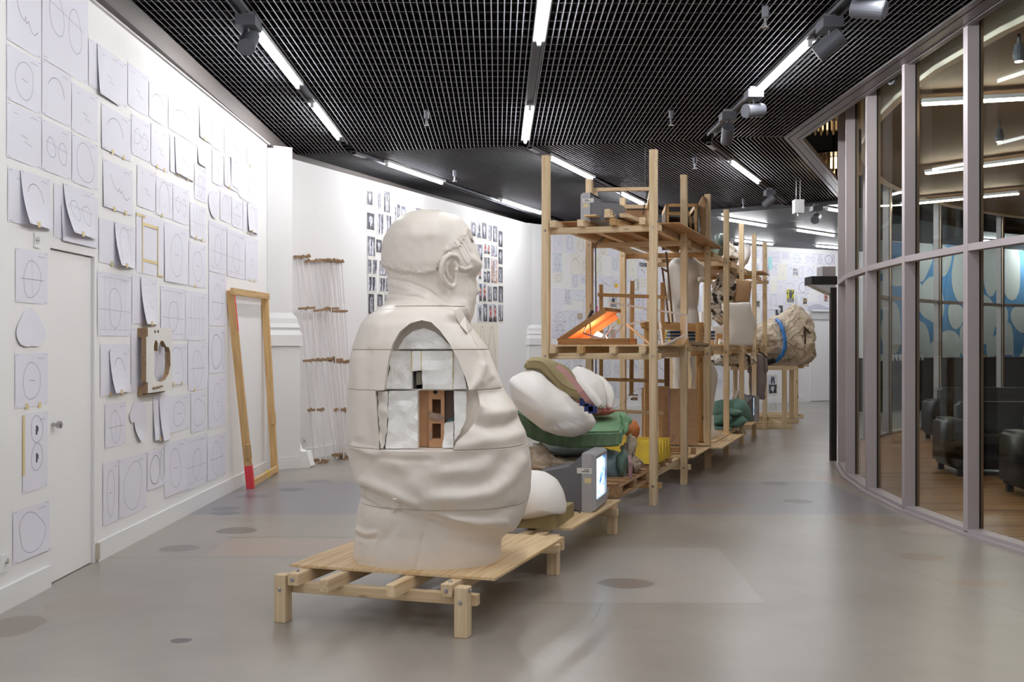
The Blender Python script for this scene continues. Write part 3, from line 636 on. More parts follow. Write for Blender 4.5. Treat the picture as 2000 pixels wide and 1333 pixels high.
# ------------------------------------------------------------------ the large plaster bust
YB = 5.95; PXM = FPX/YB
def build_bust():
    SIL = [(411,834,840),(412.5,822,856),(415,808,872),(420,795,889),(427,783,899),(436,774,907),(447,766,915),(464,757,924),(480,753,930),(492,751,935),(512,750.5,939.5),(524,751,940.5),(532,753,938),
           (541,757,932),(556,757.5,931),(575,758,931.5),(588,757,930),(597,749,928),(606,738,927),(618,722,924),(628,713,919),(634,709,917),(645,705,926),(661,699,939),(680,692,952),(695,688,958),(717,686,967),(746,684,979),
           (762,682,986),(779,681,997),(807,680,1011),(835,680,1022),(864,681,1031),(886,684,1035),(898,686,1036),(920,691,1037.5),(948,697,1036.5),(960,698,1035),(976,696,1031),(999,694,1024),(1020,693,1014),
           (1033,692,1004),(1041,691,998),(1050,690,993),(1061,689,991),(1077,688,988),(1088.5,689,985)]
    DEP = [(411,.02,),(415,.13),(425,.20),(440,.245),(470,.275),(520,.28),(560,.265),(585,.275),(600,.33),(615,.39),(635,.44),(670,.475),(720,.49),(800,.505),(900,.505),(950,.48),(990,.44),(1030,.395),(1088.5,.37)]
    ys = sorted(set([r for r in np.arange(411.3, 1088.5, 2.1)] + [411, 1088.5]))
    zs = [CZ-(y-HY)/PXM for y in ys]
    cuts = [.616, .94, 1.25, 1.465, 1.70]
    zs = [z for z in zs if all(abs(z-c) > .006 for c in cuts)]
    for c in cuts: zs += [c-.005, c-.0022, c, c+.0022, c+.005]
    zs = np.array(sorted(zs, reverse=True)); ys = HY+(CZ-zs)*PXM
    S = np.array(SIL, float); D = np.array(DEP, float)
    Lx_, Rx_ = np.interp(ys, S[:,0], S[:,1]), np.interp(ys, S[:,0], S[:,2]); bb = np.interp(ys, D[:,0], D[:,1])
    k = np.array([1,2,3,2,1.])/9
    def sm(a): 
        b = np.convolve(np.pad(a, 2, mode='edge'), k, 'valid'); b[:3] = a[:3]; b[-3:] = a[-3:]; return b
    Lx_, Rx_ = sm(Lx_), sm(Rx_); bb = sm(sm(bb))
    NT = 300; th = np.linspace(0, 2*pi, NT, endpoint=False)
    xc = (Lx_+Rx_)/2; a = (Rx_-Lx_)/2/PXM; xcw = (xc-CX)/PXM
    n = np.interp(ys, [411,560,600,640,1088], [2.0,2.1,2.2,2.35,2.3])
    ct, st = np.cos(th), np.sin(th)
    Xs = xcw[:,None]+a[:,None]*np.sign(ct)*np.abs(ct)**(2/n[:,None]); Ys = YB-bb[:,None]*np.sign(st)*np.abs(st)**(2/n[:,None]); Zs = np.repeat(zs[:,None], NT, 1)
    # outward directions
    nx = ct[None,:]/np.maximum(a,.02)[:,None]; ny = -st[None,:]/np.maximum(bb,.02)[:,None]; ln = np.hypot(nx, ny); nx, ny = nx/ln, ny/ln
    PX = CX+FPX*Xs/Ys; PY = HY+(CZ-Zs)*FPX/Ys
    PXo = CX+Xs*PXM; PYo = HY+(CZ-Zs)*PXM
    front = np.clip((-ny+.15)/.5, 0, 1)          # side that carries the modelled folds
    disp = np.zeros_like(Xs)
    def stroke(pts, w, amp):
        d = np.full(PX.shape, 1e9)
        for (x0,y0),(x1,y1) in zip(pts, pts[1:]):
            vx, vy = x1-x0, y1-y0; t = np.clip(((PX-x0)*vx+(PY-y0)*vy)/(vx*vx+vy*vy), 0, 1); d = np.minimum(d, np.hypot(PX-x0-t*vx, PY-y0-t*vy))
        return amp*np.exp(-(d/w)**2)*front
    def line(pts, x):
        P = np.array(pts, float); return np.interp(x, P[:,0], P[:,1])
    sstep = lambda v, w: 1/(1+np.exp(-np.clip(v/w, -30, 30)))
    # shirt hem overhanging the waistband, waistband over the trousers
    hem = line([(690,945),(699,948),(765,975),(800,992),(826,1000),(872,1014),(923,1028),(974,1037),(1000,1040),(1040,1042)], PX)
    wst = line([(690,966),(702,972),(737,992),(791,1003),(838,1018),(889,1034),(943,1042),(982,1048),(1040,1052)], PX)
    disp += -.032*(1-sstep(hem-PY, 1.1)) + .026*(1-sstep(hem+34-PY, 9)) ; disp += -.010*(1-sstep(wst-PY, .9))
    # shirt: folds
    for pts, w_, am in [
        ([(934,794),(960,806),(985,803),(1005,795)],13,.022), ([(925,826),(955,836),(990,834),(1018,818)],11,-.024), ([(930,775),(955,772),(975,768)],12,-.018),
        ([(918,765),(935,742),(940,715)],9,.014), ([(947,760),(944,800)],8,-.012),
        ([(900,872),(940,864),(985,858),(1022,846)],13,.013), ([(880,905),(915,898),(950,885)],16,-.018),
        ([(852,974),(905,972),(960,962),(995,938),(1016,905)],15,.022), ([(880,945),(930,948),(965,935),(985,905)],18,-.022), ([(870,925),(900,915)],14,.010),
        ([(860,1000),(905,1008),(955,1010),(1000,990)],9,-.014), ([(880,1018),(930,1022),(985,1022)],8,.014),
        ([(705,905),(735,922),(775,930),(815,915)],20,-.016), ([(712,940),(760,962),(810,985)],10,.016), ([(772,905),(800,935),(830,975)],16,.010), ([(735,893),(790,900),(840,900)],7,-.008),
        ([(700,700),(705,760),(702,850)],10,.012), ([(722,690),(716,730),(713,800),(724,870)],8,-.014), ([(690,872),(715,884),(735,890)],7,.012), ([(740,640),(728,680),(722,720)],9,.008),
        ([(880,612),(905,640),(930,690),(955,735)],9,.012), ([(897,615),(925,660),(948,700)],4,-.010), ([(845,610),(880,640),(905,690),(922,740)],14,.008),
        ([(838,1020),(822,1060),(812,1112)],2.2,-.006), ([(770,1030),(745,1060),(730,1100)],9,-.006), ([(694,1035),(712,1045),(728,1042)],5,.012), ([(692,1048),(710,1054),(726,1054)],4,-.008),
        ([(700,1065),(698,1100)],2,-.006), ([(737,975),(733,1010)],1.5,0), ([(766,977),(764,1000)],3.2,.011), ([(777,978),(776,1000)],3.2,-.002), ([(843,898),(845,950),(848,998)],1.1,-.006),
        ([(705,950),(702,968)],3,.010), ([(690,1085),(760,1090),(850,1100)],20,.004)]: disp += stroke(pts, w_, am)
    # loops of the waistband
    loop = (np.abs(PX-771) < 5)*(PY > 974)*(PY < 1000)*front; disp += .010*loop
    # hair mass, rough lower edge
    hl = line([(740,519),(755,522),(780,532),(830,536),(850,531),(860,515),(868,500),(880,487),(895,484),(905,470),(912,455),(918,440),(950,400)], PX+2.0*np.sin(PY*.9)) + 1.0*np.sin(PX*1.3)+.8*np.sin(PX*.53+1)
    hair = sstep(hl-PY, .8)*(PY < 560); disp += .017*hair*np.clip((885-PX)/30, .35, 1)
    band = np.exp(-((PY-hl+4)/9)**2)*(PY < 560)
    # face and neck
    for pts, w_, am in [([(893,470),(905,480),(914,496),(921,513)],1.6,-.005), ([(899,464),(911,478),(919,494)],1.6,-.005), ([(887,472),(898,488),(906,505),(914,515)],2.0,.006), ([(906,460),(916,474),(923,490)],2,.004),
        ([(896,520),(908,528),(920,523)],3.2,.008), ([(893,527),(903,533),(914,533)],2.0,-.006), ([(893,510),(900,520)],3,-.012), ([(925,505),(936,515),(940,520)],8,.012), ([(926,545),(934,552)],9,-.012),
        ([(895,560),(905,590),(902,615)],14,.008), ([(872,560),(880,590),(900,620)],9,-.008), ([(765,545),(800,552),(835,566),(870,590)],2.2,-.006), ([(757,552),(790,562),(830,578)],5,.006), ([(765,575),(815,580),(850,592),(890,612)],3,-.007),
        ([(820,460),(850,445),(890,440)],18,.006), ([(838,470),(842,500),(838,520)],8,-.004), ([(872,497),(862,530),(868,552),(880,568)],5,-.012), ([(760,583),(800,576),(850,588),(888,606)],6,.010),
        ([(905,592),(914,615),(918,636)],4,.008)]: disp += stroke(pts, w_, am)
    # nose and brow stand out on the far front side of the head
    az = np.arctan2(Ys-YB, Xs-xcw[:,None]); head = (PYo < 600)
    disp += head*(.055*np.exp(-((az-.62)/.17)**2)*np.exp(-((PYo-566)/12)**2) + .035*np.exp(-((az-.62)/.13)**2)*np.exp(-((PYo-548)/14)**2) + .022*np.exp(-((PYo-516)/9)**2)*np.exp(-((az-.6)/.5)**2) - .02*np.exp(-((PYo-537)/8)**2)*(np.exp(-((az-.25)/.14)**2)+np.exp(-((az-1.0)/.14)**2)) + .022*np.exp(-((PYo-590)/5)**2)*np.exp(-((az-.62)/.3)**2) - .012*np.exp(-((PYo-596)/2)**2)*np.exp(-((az-.62)/.25)**2))
    # saw cuts between the blocks
    for c in cuts[:4]: disp -= .010*np.exp(-((Zs-c)/.0022)**2)
    c = cuts[4]; disp -= .012*np.exp(-((Zs-c)/.0022)**2)*(PX > 770)*(PX < 905)*front
    # ragged foot
    V = []
    for i in range(len(zs)):
        for j in range(NT):
            x, y, z = Xs[i,j], Ys[i,j], zs[i]
            d = disp[i,j] + .006*noise.noise((x*3,y*3,z*3)) + .0016*noise.noise((x*22,y*22,z*22))
            if head[i,j]: d += (.006 if band[i,j] > .2 else .0018)*band[i,j]*noise.noise((x*70,y*70,z*45)) + .003*hair[i,j]*noise.noise((x*14,y*14,z*9))
            zz = z + (.006*abs(noise.noise((x*8,y*8,0))) if i > len(zs)-4 else 0)
            V.append((x+nx[i,j]*d, y+ny[i,j]*d, zz))
    nz = len(zs); F = [(i*NT+j, (i+1)*NT+j, (i+1)*NT+(j+1)%NT, i*NT+(j+1)%NT) for i in range(nz-1) for j in range(NT)]
    V += [(xcw[0], YB, zs[0]+.003), (xcw[-1], YB, zs[-1])]; t0, b0 = len(V)-2, len(V)-1
    F += [(t0, j, (j+1)%NT) for j in range(NT)] + [(b0, (nz-1)*NT+(j+1)%NT, (nz-1)*NT+j) for j in range(NT)]
    me = bpy.data.meshes.new('body'); me.from_pydata(V, [], F); me.update()
    def surfY(px, py):     # near surface at a pixel
        X = (px-CX)/PXM; i = int(np.argmin(abs(ys-py))); c_ = min(.999, abs((X-xcw[i])/a[i])); return YB-bb[i]*(1-c_**n[i])**(1/n[i])
    return me, surfY
me_b, surfY = build_bust()
bust = thing('plaster_bust', 'giant white plaster bust of a heavy man seen from behind, arm missing', 'sculpture', (-.47, YB, .283))
body = obj('body', me_b, M_plast, bust)
# the hollow where the arm is missing
OUT = [(741,879),(735.5,764),(753,762),(758,722),(762,700),(770,672),(783,648),(803,632),(825,626),(843,630),(859,645),(877,669),(895,701),(909,736),(917,762),(932,764),(938,790),(931,820),(912,845),(893,862),(885,878.5)]
YR = 5.625
def FW(px, py, Y=5.56): return W(px, py, Y)
cb = MB(); cb.prism([(FW(x,y).x, 5.0, FW(x,y).z) for x,y in OUT], (0, YR-5.0, 0)); cut = obj('cutter', cb, M_plw)
slot = MB(); slot.prism([(FW(x,y).x, 5.0, FW(x,y).z) for x,y in [(805,727),(824,725),(824,761),(805,761)]], (0,.82,0)); slot.prism([(FW(x,y).x, 5.0, FW(x,y).z) for x,y in [(816,764),(886,764),(886,830),(865,878),(816,878)]], (0,.80,0)); cut2 = obj('cutter2', slot, M_plw)
for c_ in (cut, cut2):
    bmod = body.modifiers.new('b', 'BOOLEAN'); bmod.operation = 'DIFFERENCE'; bmod.object = c_; bmod.solver = 'EXACT'
dg = bpy.context.evaluated_depsgraph_get(); dg.update()
nm = bpy.data.meshes.new_from_object(body.evaluated_get(dg)); body.modifiers.clear(); body.data = nm
for c_ in (cut, cut2): bpy.data.objects.remove(c_, do_unlink=True)
nm.materials.clear(); nm.materials.append(M_plast); nm.polygons.foreach_set('material_index', [0]*len(nm.polygons))
nm.polygons.foreach_set('use_smooth', [p.normal.y > -.999 for p in nm.polygons])
nm.set_sharp_from_angle(angle=radians(40))
print('bust polys', len(nm.polygons))
def slab(name, pts, y0, y1, m, rough=.0, parent=bust, sub=None, seed=0):
    """block with outline pts (pixels on the arm plane) from depth y0 to y1, its face broken up a little"""
    bm = bmesh.new(); P = [FW(x,y) for x,y in pts]
    vs = [bm.verts.new((p.x, y0, p.z)) for p in P]; f = bm.faces.new(vs); r = bmesh.ops.extrude_face_region(bm, geom=[f])
    for v in r['geom']:
        if isinstance(v, bmesh.types.BMVert): v.co.y = y1
    if rough:
        bmesh.ops.triangulate(bm, faces=[f for f in bm.faces]); bmesh.ops.subdivide_edges(bm, edges=list(bm.edges), cuts=7, use_grid_fill=True)
        for v in bm.verts:
            if v.co.y < y1-.001: 
                k = noise.noise((v.co.x*18+seed, 0, v.co.z*18)); v.co.y += rough*k; v.co.x += rough*.3*noise.noise((v.co.x*40, seed, v.co.z*40))
    bmesh.ops.recalc_face_normals(bm, faces=bm.faces); me = bpy.data.meshes.new(name); bm.to_mesh(me); bm.free(); return obj(name, me, m, parent)
slab('polystyrene_block', [(777,682),(789,661),(806,647),(826,641),(848,648),(864,661),(880,677),(886,682)], 5.575, YR+.01, M_poly, .016)
slab('polystyrene_block', [(759,686),(803.5,686),(803.5,760.5),(754,760.5),(757,735),(761,710)], 5.585, YR+.01, M_poly, .02, seed=3)
slab('polystyrene_block', [(804.8,686),(822,686),(822,724),(804.8,726)], 5.575, YR+.01, M_poly, .008, seed=5)
slab('polystyrene_block', [(823.4,686),(883.5,686),(883.5,760.5),(825,760.5)], 5.565, YR+.01, M_poly, .014, seed=8)
slab('polystyrene_block', [(884.8,687),(890,687),(900,712),(907,738),(911,760.5),(884.8,760.5)], 5.575, YR+.01, M_poly, .014, seed=11)
slab('polystyrene_block', [(759,764.5),(815,764.5),(815,877.5),(752,877.5),(756,840)], 5.575, YR+.01, M_poly, .018, seed=14)
slab('polystyrene_block', [(886.5,764.5),(911,766),(909,820),(897,850),(887,862)], 5.58, YR+.01, M_poly, .016, seed=17)
slab('polystyrene_block', [(867,829),(884,826),(885,877),(863,877)], 5.60, YR+.15, M_poly, .02, seed=20)
slab('plaster_rim', [(737,765),(757,765),(755,842),(748,877),(742,877),(738,800)], 5.565, YR+.01, M_plw, .02, seed=23)
for pts in ([(803.5,686),(804.9,686),(804.9,726),(803.5,726)],[(822,686),(823.5,686),(823.5,725),(822,725)],[(883.6,687),(884.8,687),(884.8,760),(883.6,760)]): tag(slab('glue_line', pts, 5.572, 5.60, M_glue), 'ochre glue line')
sb = mat('steel_grey_board', srgb(120,118,104), .5, var=.1)
slab('board_end', [(812,728),(823,727),(824,752),(812,753)], 5.60, 5.80, sb); slab('board_side', [(806,731),(811,727),(811.5,760),(806,760)], 5.62, 5.80, mat('board_dark', srgb(62,58,54), .7))
# hollow clay building block inside
slab('clay_block_side', [(816,764),(834.5,764),(834.5,877),(816,877)], 5.66, 5.79, M_brick)
for q in (764,):
    bl_ = MB()
    def qb(x0,y0,x1,y1,m=0): p0, p1 = FW(x0,y1), FW(x1,y0); bl_.box((p0.x,5.635,p0.z),(p1.x,5.70,p1.z), m)
    qb(835,764,842,877); qb(859,764,866,877); qb(842,764,859,782); qb(842,811,859,830); qb(842,860,859,877); p0, p1 = FW(842,877), FW(859,764); bl_.box((p0.x,5.70,p0.z),(p1.x,5.72,p1.z),1)
    obj('clay_block', bl_, [M_brick, M_brick2], bust)
slab('mortar_bed', [(835,806),(858,812),(866,818),(864,823),(850,822),(836,816)], 5.62, 5.66, M_mort, .012)
slab('mortar_bed', [(836,858),(841,838),(841,862)], 5.62, 5.66, M_mort, .006)
slab('clay_block_side', [(867,764),(885,764),(885,818),(867,828)], 5.70, 5.79, mat('clay_grey', srgb(120,106,98), .8, var=.1))
slab('blue_paint_smear', [(866,828),(885,818),(878,830),(866,838)], 5.69, 5.71, mat('blue_smear', srgb(96,140,150), .7))
p = FW(850,766,5.63); sc_ = MB(); sc_.tube([p, p+Vector((0,.02,0))], .012, 12); obj('screw_socket', sc_, M_gask, bust)
# ear
def EP(px, py, off): 
    Yv = surfY(px, py)-off; return W(px, py, Yv)
eb = bmesh.new()
mb = MB()
helix = [(899,520),(898,508),(890,500),(878,498),(868,505),(863,518),(862,533),(866,546),(873,556),(883,561),(889,556),(890,545),(890,535)]
hr = [.007,.012,.015,.017,.017,.017,.016,.016,.018,.019,.015,.010,.007]
mb.tube([EP(x,y,.050-.010*abs(i-6)/6+(.012 if i in (3,4,5,6,7) else 0)) for i,(x,y) in enumerate(helix)], hr, 10)
mb.tube([EP(x,y,o) for x,y,o in [(889,506,.036),(880,508,.044),(872,517,.048),(871,530,.046),(875,541,.042),(882,546,.036)]], [.008,.011,.012,.012,.011,.007], 8)
# dish behind the rims and tragus
ring = [EP(x,y,.022) for x,y in helix]; cpt = EP(880,528,.012); mb.add([cpt]+ring, [(0,i+1,i+2) for i in range(len(ring)-1)]+[(0,len(ring),1)])
ring2 = [EP(x,y,.0) for x,y in helix]; mb.add(ring+ring2, [(i,i+1,i+1+len(ring),i+len(ring)) for i in range(len(ring)-1)])
mb.tube([EP(x,y,o) for x,y,o in [(892,520,.015),(891,528,.034),(890,536,.028),(889,545,.02)]], [.008,.013,.012,.008], 8)
ear = obj('ear', mb, M_plast, bust, smooth=True)
smd = ear.modifiers.new('r', 'REMESH'); smd.mode = 'VOXEL'; smd.voxel_size = .0045; sm2 = ear.modifiers.new('s', 'SMOOTH'); sm2.iterations = 6
dg.update(); nm = bpy.data.meshes.new_from_object(ear.evaluated_get(bpy.context.evaluated_depsgraph_get())); ear.modifiers.clear(); ear.data = nm; nm.materials.clear(); nm.materials.append(M_plast); nm.polygons.foreach_set('use_smooth', [True]*len(nm.polygons))
# torn tuft over the forehead and the collar tip
def chip(name, pts, y0, y1, m=M_plast):
    return slab(name, pts, y0, y1, m)
chip('forelock', [(903,441),(909,436),(915,438),(919,448),(921,462),(914,453),(905,450)], 5.84, 6.0)
mbc = MB(); q = [EP(898,600,.010), EP(908,618,.014), W(921,641,5.74), W(913,651,5.62), EP(898,634,.016), EP(886,612,.012)]
mbc.add(q+[p+Vector((.0,.05,-.0)) for p in q], [(0,1,2,3,4,5),(11,10,9,8,7,6)]+[(i,(i+1)%6,(i+1)%6+6,i+6) for i in range(6)]); obj('collar_tip', mbc, M_plast, bust)
# ------------------------------------------------------------------ timber platforms and shelving
S0 = Vector((-.251,5.34,0)); UU = Vector((.52,1.44,0)); VV = Vector((-.984,.295,0)); Ul = 1.531; Vl = 1.027
un = UU/Ul; vn = VV/Vl
def P(k, v, z=0.0, du=0.0): return S0+UU*k+VV*v+un*du+Vector((0,0,z))
TW = .07
def post(k, v, h, parent, nm='post', m=M_pine, w=TW):
    b = P(k, v); return beam(nm, (b.x,b.y,0), (b.x,b.y,h), w, w, m, parent, up=un)
def bolt(p, d, parent):
    d = Vector(d).normalized(); mb = MB(); p = Vector(p); mb.tube([p-d*.004, p+d*.002, p+d*.006], [.012,.012,.008], 10); mb.tube([p+d*.002, p+d*.009], .006, 6); return obj('bolt', mb, M_steel, parent)
def cross_rail(k, z, parent, m=M_pine, du=.06, over0=.06, over1=.03, h=.058):
    return beam('cross_rail', P(k,-over0/Vl,z,du), P(k,1+over1/Vl,z,du), .048, h, m, parent)
def side_rail(k0, k1, v, z, parent, m=M_pine, h=.066, w=.06, o0=.07, o1=.1, nm='side_rail'):
    return beam(nm, P(k0,v,z,-o0), P(k1,v,z,o1), w, h, m, parent)
def board(k0, k1, v0, v1, z, th, parent, m=M_ply, du0=0, du1=0, nm='plywood_deck', **kw):
    a, b_, c, d = P(k0,v0,z,du0), P(k0,v1,z,du0), P(k1,v1,z,du1), P(k1,v0,z,du1)
    Mx, L_ = frame(a, d); mb = MB(); Mi = Mx.inverted(); mb.prism([Mi@a, Mi@d, Mi@c, Mi@b_], (0,0,th)); return obj(nm, mb, m, parent, M=Mx)
ZC, ZL, ZD = .178, .236, .272          # centres of low cross rails, low side rails, deck underside
def platform(name, label, k0, k1, legs, zleg=.256):
    b = P(k0, 0); t = thing(name, label, 'platform', (b.x, b.y, 0))
    for k, v in legs: post(k, v, zleg, t, 'leg')
    return t
pf = platform('low_platform', 'low timber platform with a plywood top carrying the giant bust', 0, 1, [(0,0),(0,1),(1,0),(1,1)])
for k, du in ((0,.062),(1,-.062)): cross_rail(k, ZC, pf, du=du)
for v, nm in ((.075,'side_rail'),(.925,'side_rail'),(.33,'joist'),(.70,'joist')):
    side_rail(0, 1, v, ZL, pf, w=.062 if nm == 'side_rail' else .05, o0=.035 if nm == 'side_rail' else .13 if v < .5 else .12, o1=.06, nm=nm)
board(0, 1, -.13, 1.02, ZD, .014, pf, du0=.10, du1=-.20)
n_ = -un
for v in (0,1):
    for k in (0,1): p_ = P(k,v,ZC,-.035 if k == 0 else .035); bolt(p_, n_ if k == 0 else un, pf)
for v in (.075,.925): bolt(P(0,v,ZL+.0,-.037), n_, pf); bolt(P(0,v,ZL+.034,.02), (0,0,1), pf)
bolt(P(0,0,ZL,0)+vn*-.036, -vn, pf); bolt(P(0,.075,ZL,.02)+vn*.036, vn, pf); bolt(P(1,0,ZL-.05,0)-vn*.036, -vn, pf)
pf2 = platform('low_platform', 'low timber platform behind the bust, carrying the nearest television and foam slab', 1, 2, [(2,0),(2,1)])
cross_rail(1, ZC, pf2, du=.062, over0=.05); cross_rail(2, ZC, pf2, du=-.062)
for v in (.17,.85,.45): side_rail(1, 2, v, ZL, pf2, o0=.12, o1=.05)
board(1, 2, -.09, 1.03, ZD, .014, pf2, du0=.10, du1=-.10, nm='plywood_deck')
bolt(P(2,0,ZC,0)-vn*.036, -vn, pf2)
# the tall shelving from post 3 to post 9
b = P(3,0); tw = thing('timber_shelving', 'tall open shelving of bolted pine posts and rails running into the distance', 'shelving', (b.x, b.y, 0))
for k in range(3, 10):
    for v in (0, 1): post(k, v, 3.29 if k < 7 else 3.27, tw)
for k in range(3, 10):
    for z in (ZC, 1.378, 2.572):
        if z == ZC and k in (8,): continue
        cross_rail(k, z, tw, du=.062, m=M_pine if (k+int(z*3)) % 3 else M_pine2)
        for v in (0, 1):
            bolt(P(k,v,z,-.035), n_, tw); bolt(P(k,v,z+.06,0)-vn*.036, -vn, tw)
for v in (.09, .92): side_rail(2, 4, v, ZL+.005, tw, o0=.02, o1=.1)
side_rail(5.95, 7, .09, ZL+.01, tw, o0=0, o1=.08); side_rail(4, 9, .92, ZL, tw); side_rail(4, 6, .09, ZL-.01, tw, o0=-.05)
for v in (.09, .36, .66, .92):
    for k0, k1 in ((3,5),(5,7),(7,9)):
        if k0 == 5 and v in (.36,.66): continue
        side_rail(k0, k1, v, 1.437, tw, m=M_pine if v != .66 else M_pine2, nm='side_rail' if v in (.09,.92) else 'joist', o0=.07 if k0 == 3 else -.0, o1=.0 if k1 != 9 else .1)
        side_rail(k0, k1, v, 2.631, tw, m=M_pine if v != .36 else M_pine2, nm='side_rail' if v in (.09,.92) else 'joist', o0=.06 if k0 == 3 else 0, o1=.0 if k1 != 9 else .1)
# boards of the three levels
board(3, 4, -.02, 1.0, 1.472, .014, tw, M_ply, du0=-.0, du1=-.05, nm='shelf_board'); board(4, 4.9, .1, 1.0, 1.472, .014, tw, M_ply, nm='shelf_board'); board(6, 9, .02, 1.0, 1.472, .014, tw, M_ply, nm='shelf_board')
board(4, 5, -.08, .5, ZD, .014, tw, M_ply, du0=.08, du1=-.1, nm='low_board'); board(4, 5, .52, 1.0, ZD, .014, tw, M_ply, du0=.0, du1=-.1, nm='low_board'); board(5, 6, -.22, .9, ZD, .014, tw, M_ply, du0=-.35, du1=.05, nm='low_board'); board(5.1, 6, -.05, .9, ZD+.016, .014, tw, M_ply, du0=.1, du1=.0, nm='low_board')
board(6, 7.2, .12, 1.0, ZD, .014, tw, M_ply, nm='low_board'); board(7.05, 8, -.12, .95, ZD, .014, tw, M_ply, du0=.02, du1=-.08, nm='low_board')
board(3.35, 4.45, -.14, .30, 2.664, .012, tw, M_plyb, nm='shelf_board'); board(4.2, 5.25, -.13, .4, 2.664, .012, tw, M_plyb, du0=.05, nm='shelf_board'); board(3.1, 4.3, .33, .97, 2.664, .012, tw, M_plyb, nm='shelf_board'); board(6.1, 8.2, .1, .95, 2.664, .012, tw, M_plyb, du0=.1, nm='shelf_board'); board(8.05, 8.75, -.12, .3, 2.664, .012, tw, M_plyb, nm='shelf_board')
# ------------------------------------------------------------------ helpers for loose forms
def inflate(name, out, Y, t, m, parent=None, rings=9, pw=.5, n=64, nz=0.0, ns=6, nz2=0, dY=0.0, dZ=0.0, c=None, smooth=True, flat_back=False, wr=0, seed=0):
    """solid pillow-like body: outline (pixels at distance Y) swelling to thickness t; dY = how fast the far side recedes per metre to the right"""
    pts = [W(x,y,Y) for x,y in out]; L_ = [0]
    for i in range(len(pts)): L_.append(L_[-1]+(pts[(i+1)%len(pts)]-pts[i]).length)
    def at(s):
        s = s % L_[-1]; i = max(j for j in range(len(pts)) if L_[j] <= s); f = (s-L_[i])/(L_[i+1]-L_[i]); return pts[i].lerp(pts[(i+1)%len(pts)], f)
    R_ = [at(L_[-1]*i/n) for i in range(n)]
    for _ in range(1): R_ = [(R_[i-1]+R_[i]*4+R_[(i+1)%n])/6 for i in range(n)]
    cc = W(c[0],c[1],Y) if c else sum(R_, Vector())/n; V = []; F = []
    def put(p, side, s):
        h = t*(1-s**2)**pw if s < 1 else 0
        y = p.y+dY*(p.x-cc.x)+dZ*(p.z-cc.z)-side*h*(.25 if (flat_back and side < 0) else 1)
        q = Vector((p.x, y, p.z))
        if nz: q += Vector((noise.noise(q*ns+Vector((seed,0,0))), noise.noise(q*ns+Vector((5+seed,0,0))), noise.noise(q*ns+Vector((9+seed,0,0)))))*nz
        if nz2: q += Vector((noise.noise(q*ns*4), noise.noise(q*ns*4+Vector((5,0,0))), noise.noise(q*ns*4+Vector((9,0,0)))))*nz2
        V.append(q)
    for r in range(rings):
        s = cos(pi/2*r/rings)
        for p in R_: put(cc+(p-cc)*s, 1, s)
    put(cc, 1, 0); ct = len(V)-1; B = len(V)
    for r in range(1, rings):
        s = cos(pi/2*r/rings)
        for p in R_: put(cc+(p-cc)*s, -1, s)
    put(cc, -1, 0); cb_ = len(V)-1
    for r in range(rings-1):
        for i in range(n): F.append((r*n+i, r*n+(i+1)%n, (r+1)*n+(i+1)%n, (r+1)*n+i))
    for i in range(n): F.append(((rings-1)*n+i, (rings-1)*n+(i+1)%n, ct))
    def bi(r, i): return i if r == 0 else B+(r-1)*n+i
    for r in range(rings-1):
        for i in range(n): F.append((bi(r,(i+1)%n), bi(r,i), bi(r+1,i), bi(r+1,(i+1)%n)))
    for i in range(n): F.append((bi(rings-1,(i+1)%n), bi(rings-1,i), cb_))
    mb = MB(); mb.add(V, F); me = mb.mesh(name); bm = bmesh.new(); bm.from_mesh(me); bmesh.ops.recalc_face_normals(bm, faces=bm.faces); bm.to_mesh(me); bm.free()
    return obj(name, me, m, parent, smooth=smooth)
def sheet_solid(name, rows, th, m, parent=None, sub=2, noise_amp=0.0, smooth=True):
    """grid of 3-D points (rows) thickened by the vector th"""
    nr, nc = len(rows), len(rows[0]); V = [Vector(p) for r in rows for p in r]; k = len(V); th = Vector(th); V += [p+th for p in V]; F = []
    for i in range(nr-1):
        for j in range(nc-1): a = i*nc+j; F += [(a,a+1,a+nc+1,a+nc), (k+a,k+a+nc,k+a+nc+1,k+a+1)]
    for j in range(nc-1): F += [(j+1,j,k+j,k+j+1), ((nr-1)*nc+j,(nr-1)*nc+j+1,k+(nr-1)*nc+j+1,k+(nr-1)*nc+j)]
    for i in range(nr-1): F += [(i*nc,(i+1)*nc,k+(i+1)*nc,k+i*nc), ((i+1)*nc+nc-1,i*nc+nc-1,k+i*nc+nc-1,k+(i+1)*nc+nc-1)]
    mb = MB(); mb.add(V, F); o = obj(name, mb, m, parent)
    if sub:
        bm = bmesh.new(); bm.from_mesh(o.data); bmesh.ops.recalc_face_normals(bm, faces=bm.faces)
        bmesh.ops.bevel(bm, geom=[e for e in bm.edges if len(e.link_faces) == 2 and e.calc_face_angle(0) > .8], offset=.018, segments=2, affect='EDGES')
        bm.to_mesh(o.data); bm.free()
    if noise_amp:
        for v in o.data.vertices: v.co += Vector((noise.noise(v.co*7), noise.noise(v.co*7+Vector((4,0,0))), noise.noise(v.co*7+Vector((8,0,0)))))*noise_amp
    if smooth: o.data.polygons.foreach_set('use_smooth', [True]*len(o.data.polygons)); o.data.set_sharp_from_angle(angle=radians(50))
    return o
